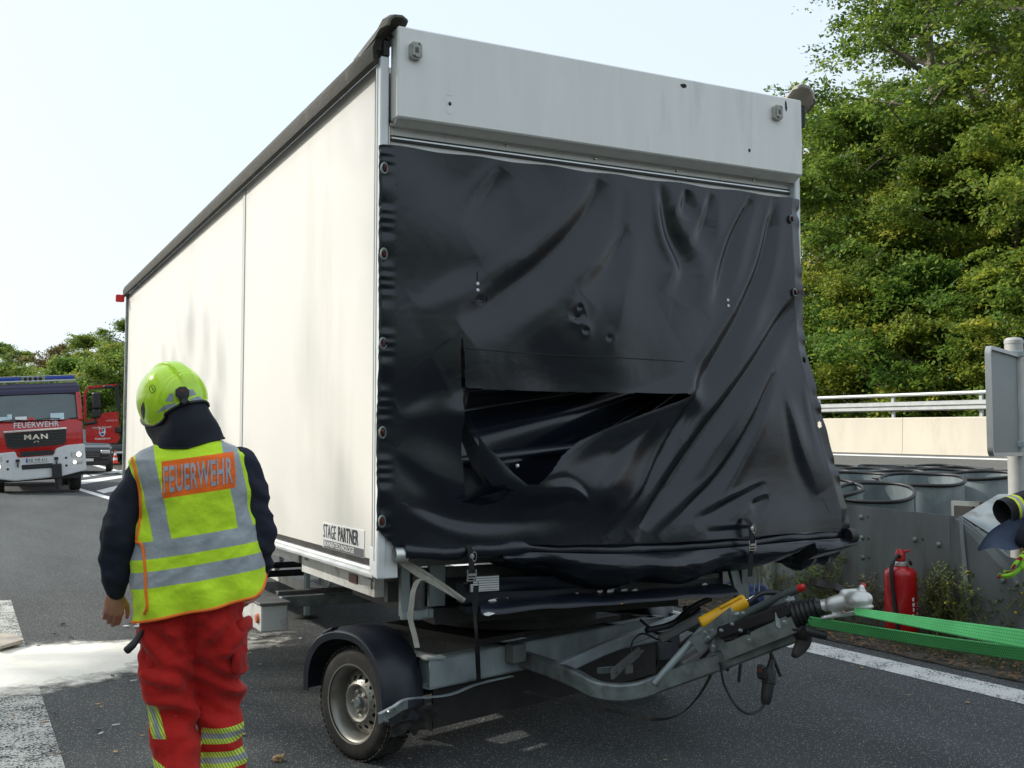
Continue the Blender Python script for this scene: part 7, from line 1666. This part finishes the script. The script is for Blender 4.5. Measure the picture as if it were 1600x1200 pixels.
    for a, b in zip(fr_, fr_[1:]): mb.bar(D(*a), D(*b), .06, .07)
    mb.build('window_frame', M_['fire_red'], dr); MB().bar(D(1.06, 3.02), D(1.12, 2.22), .06, .10).build('window_pillar', M_['rib_black'], dr)
    mb = MB(); mb.bar(D(.12, 2.10, -.01), D(.14, 2.80, -.01), .02, .035); mb.bar(D(.2, 2.93, -.01), D(1.0, 2.96, -.01), .02, .035); mb.build('window_seal', M_['rib_black'], dr)
    gl = bpy.data.materials.new('clear_pane'); gl.use_nodes = True; b_ = gl.node_tree.nodes['Principled BSDF']; b_.inputs['Transmission Weight'].default_value = 1; b_.inputs['Roughness'].default_value = .02; b_.inputs['IOR'].default_value = 1.02; b_.inputs['Base Color'].default_value = (.85, .92, .88, 1)
    MB().prism([(.10, 2.07), (.40, 2.09), (.62, 2.24), (1.04, 2.25), (1.02, 2.98), (.2, 2.95), (.10, 2.80)], -.004, .004, Mz).build('pane', gl, dr)
    mb = MB(); q = D(.42, 2.58, -.22); mb.box(q, (.24, .12, .50), bev=.05); mb.build('mirror', M_['rib_black'], F); q = D(.40, 2.20, -.22); MB().box(q, (.24, .12, .26), bev=.05).build('mirror', M_['rib_black'], F)
    mb = MB(); mb.tube([D(.0, 1.92, -.05), D(.30, 1.95, -.16), D(.40, 1.95, -.2)], .045, 8); mb.tube([D(.36, 1.9, -.2), D(.36, 2.75, -.2)], .02, 6); mb.box(D(.80, 2.97, -.1), (.26, .14, .09), bev=.03); mb.build('mirror_arm', M_['rib_black'], F)
    MB().box(D(1.06, 1.70, -.06), (.16, .06, .18), bev=.03).build('door_handle', M_['rib_black'], dr)
    Lx = lambda x, z: DM @ Matrix(((1, 0, 0, x), (0, 0, -1, -.045), (0, 1, 0, z), (0, 0, 0, 1)))
    lettering('Freiwillige Feuerwehr', .070, M_['white_print'], dr, Lx(.56, 1.80), ext=.001, bold=.001); lettering('Weibersbrunn', .085, M_['white_print'], dr, Lx(.56, 1.47), ext=.001, bold=.001); lettering('NOTRUF 112', .06, M_['white_print'], dr, Lx(.88, 1.98), ext=.001)
    mb = MB(); mb.prism([(-.10, .12), (.10, .12), (.10, -.02), (.06, -.09), (0, -.13), (-.06, -.09), (-.10, -.02)], 0, .004, Lx(.56, 1.65)); cr = mb.build('crest', M_['white_print'], dr)
    mb = MB(); mb.prism([(-.085, .105), (-.005, .105), (-.005, .0), (-.085, .0)], .004, .006, Lx(.56, 1.65)); mb.build('crest_field', M_['red_plastic'], cr)
    mb = MB(); mb.prism([(-.07, -.02), (.07, -.02), (.04, -.075), (0, -.105), (-.04, -.075)], .004, .006, Lx(.56, 1.65)); mb.prism([(.01, .10), (.08, .10), (.05, .03), (.01, .01)], .004, .006, Lx(.56, 1.65)); mb.build('crest_field', M_['plate_blue'], cr)
truck()
def car(px, py, Y, rz, name, label, paint, tall, plate=True):
    p = at(px, py, Y); Mx = Matrix.Translation(p) @ Matrix.Rotation(rz, 4, 'Z'); c = thing(name, label, 'car', Mx)
    W2 = .92; Hh = 1.80 if tall else 1.45; rb = Matrix(((0, 0, 1, 0), (1, 0, 0, 0), (0, 1, 0, 0), (0, 0, 0, 1)))
    hd = 1.08 if tall else .90; prof = [(.0, .35), (-.02, .62), (.04, hd-.12), (.20, hd-.02), (1.15, hd+.08), (4.4, hd+.06), (4.5, .5), (4.45, .32)]
    mb = MB(); mb.prism(prof, -W2, W2, rb); bmesh.ops.bevel(mb.bm, geom=mb.bm.edges[:], offset=.07, segments=3, affect='EDGES'); mb.build('body', paint, c)
    mb = MB(); V0 = [(1.05, hd+.05, W2-.08), (1.85, Hh, W2-.26), (3.6, Hh, W2-.26), (4.3, hd+.05, W2-.10)]; L_ = [mb.bm.verts.new((-w_, y, z)) for y, z, w_ in V0]; R_ = [mb.bm.verts.new((w_, y, z)) for y, z, w_ in V0]
    mb.bm.faces.new(L_); mb.bm.faces.new(R_[::-1])
    for k in range(3): mb.bm.faces.new((L_[k], R_[k], R_[k+1], L_[k+1]))
    mb.build('glasshouse', M_['glass_dark'], c, auto=None)
    mb = MB(); mb.box((0, 2.7, Hh+.01), (1.28, 1.75, .05), bev=.02)
    for s in (-1, 1): mb.bar((s*(W2-.08), 1.06, hd+.06), (s*(W2-.26), 1.86, Hh+.01), .06, .05); mb.bar((s*(W2-.14), 2.6, hd+.06), (s*(W2-.25), 2.6, Hh), .03, .08)
    mb.build('roof', paint, c)
    gr = MB().box((0, -.035, .70 if tall else .60), (1.05, .03, .24 if tall else .16), bev=.02).build('grille', M_['rib_black'], c)
    for j in range(3): MB().box((0, -.055, (.64 if tall else .56)+j*.06), (1.0, .012, .014)).build('grille_bar', M_['galvanised'], gr)
    if plate: MB().box((0, -.06, .50 if tall else .42), (.52, .02, .11)).build('number_plate', M_['plate_white'], c)
    for s in (-1, 1):
        o = MB().box((s*.70, -.01, hd-.26), (.36, .10, .15), bev=.03).build('headlight', M_['head_lamp'] if not tall and s < 0 else M_['cast_alu'], c)
        MB().box((s*1.02, 1.25, hd+.14), (.20, .12, .14), bev=.03).build('mirror', paint, c)
        for y in (.85, 3.6):
            Mw = Matrix.Translation((s*(W2-.10), y, .34)) @ Matrix.Rotation(R(90*s), 4, 'Y'); o = MB().lathe([(.20, -.11), (.31, -.11), (.34, -.08), (.34, .08), (.31, .11), (.20, .11)], 26, Mw, closed_prof=True).build('tyre', M_['rubber'], c)
            MB().lathe([(0, .05), (.08, .06), (.20, .10)], 16, Mw).build('rim', M_['rim_steel'], o)
    mb = MB(); mb.box((0, .08, .36), (1.7, .25, .16), bev=.03); mb.build('front_apron', M_['rib_black'], c)
    return c
car(135, 738, 44, R(19), 'pickup', 'black pickup partly hidden under the open door of the fire engine', M_['car_black'], True)
car(190, 719, 58, R(4), 'parked_car', 'dark grey car with lit headlight between fire engine and trailer', M_['car_grey'], False)
p = at(180, 724, 52); c = thing('traffic_cone', 'red and white traffic cone in front of the dark grey car', 'cone', Matrix.Translation(p))
s = 52/FOC*20/.75*1.02
MB().box((0, 0, .02*s), (.40*s, .40*s, .04*s), bev=.005).build('base', M_['cone_red'], c)
for k in range(5):
    z0, z1 = .04+k*.142, .04+(k+1)*.142; r0, r1 = .15-.024*k, .15-.024*(k+1); MB().lathe([(r0*s, z0*s), (r1*s, z1*s)]+([(0, z1*s)] if k == 4 else []), 18).build('band', M_['cone_red'] if k % 2 == 0 else M_['white_print'], c)
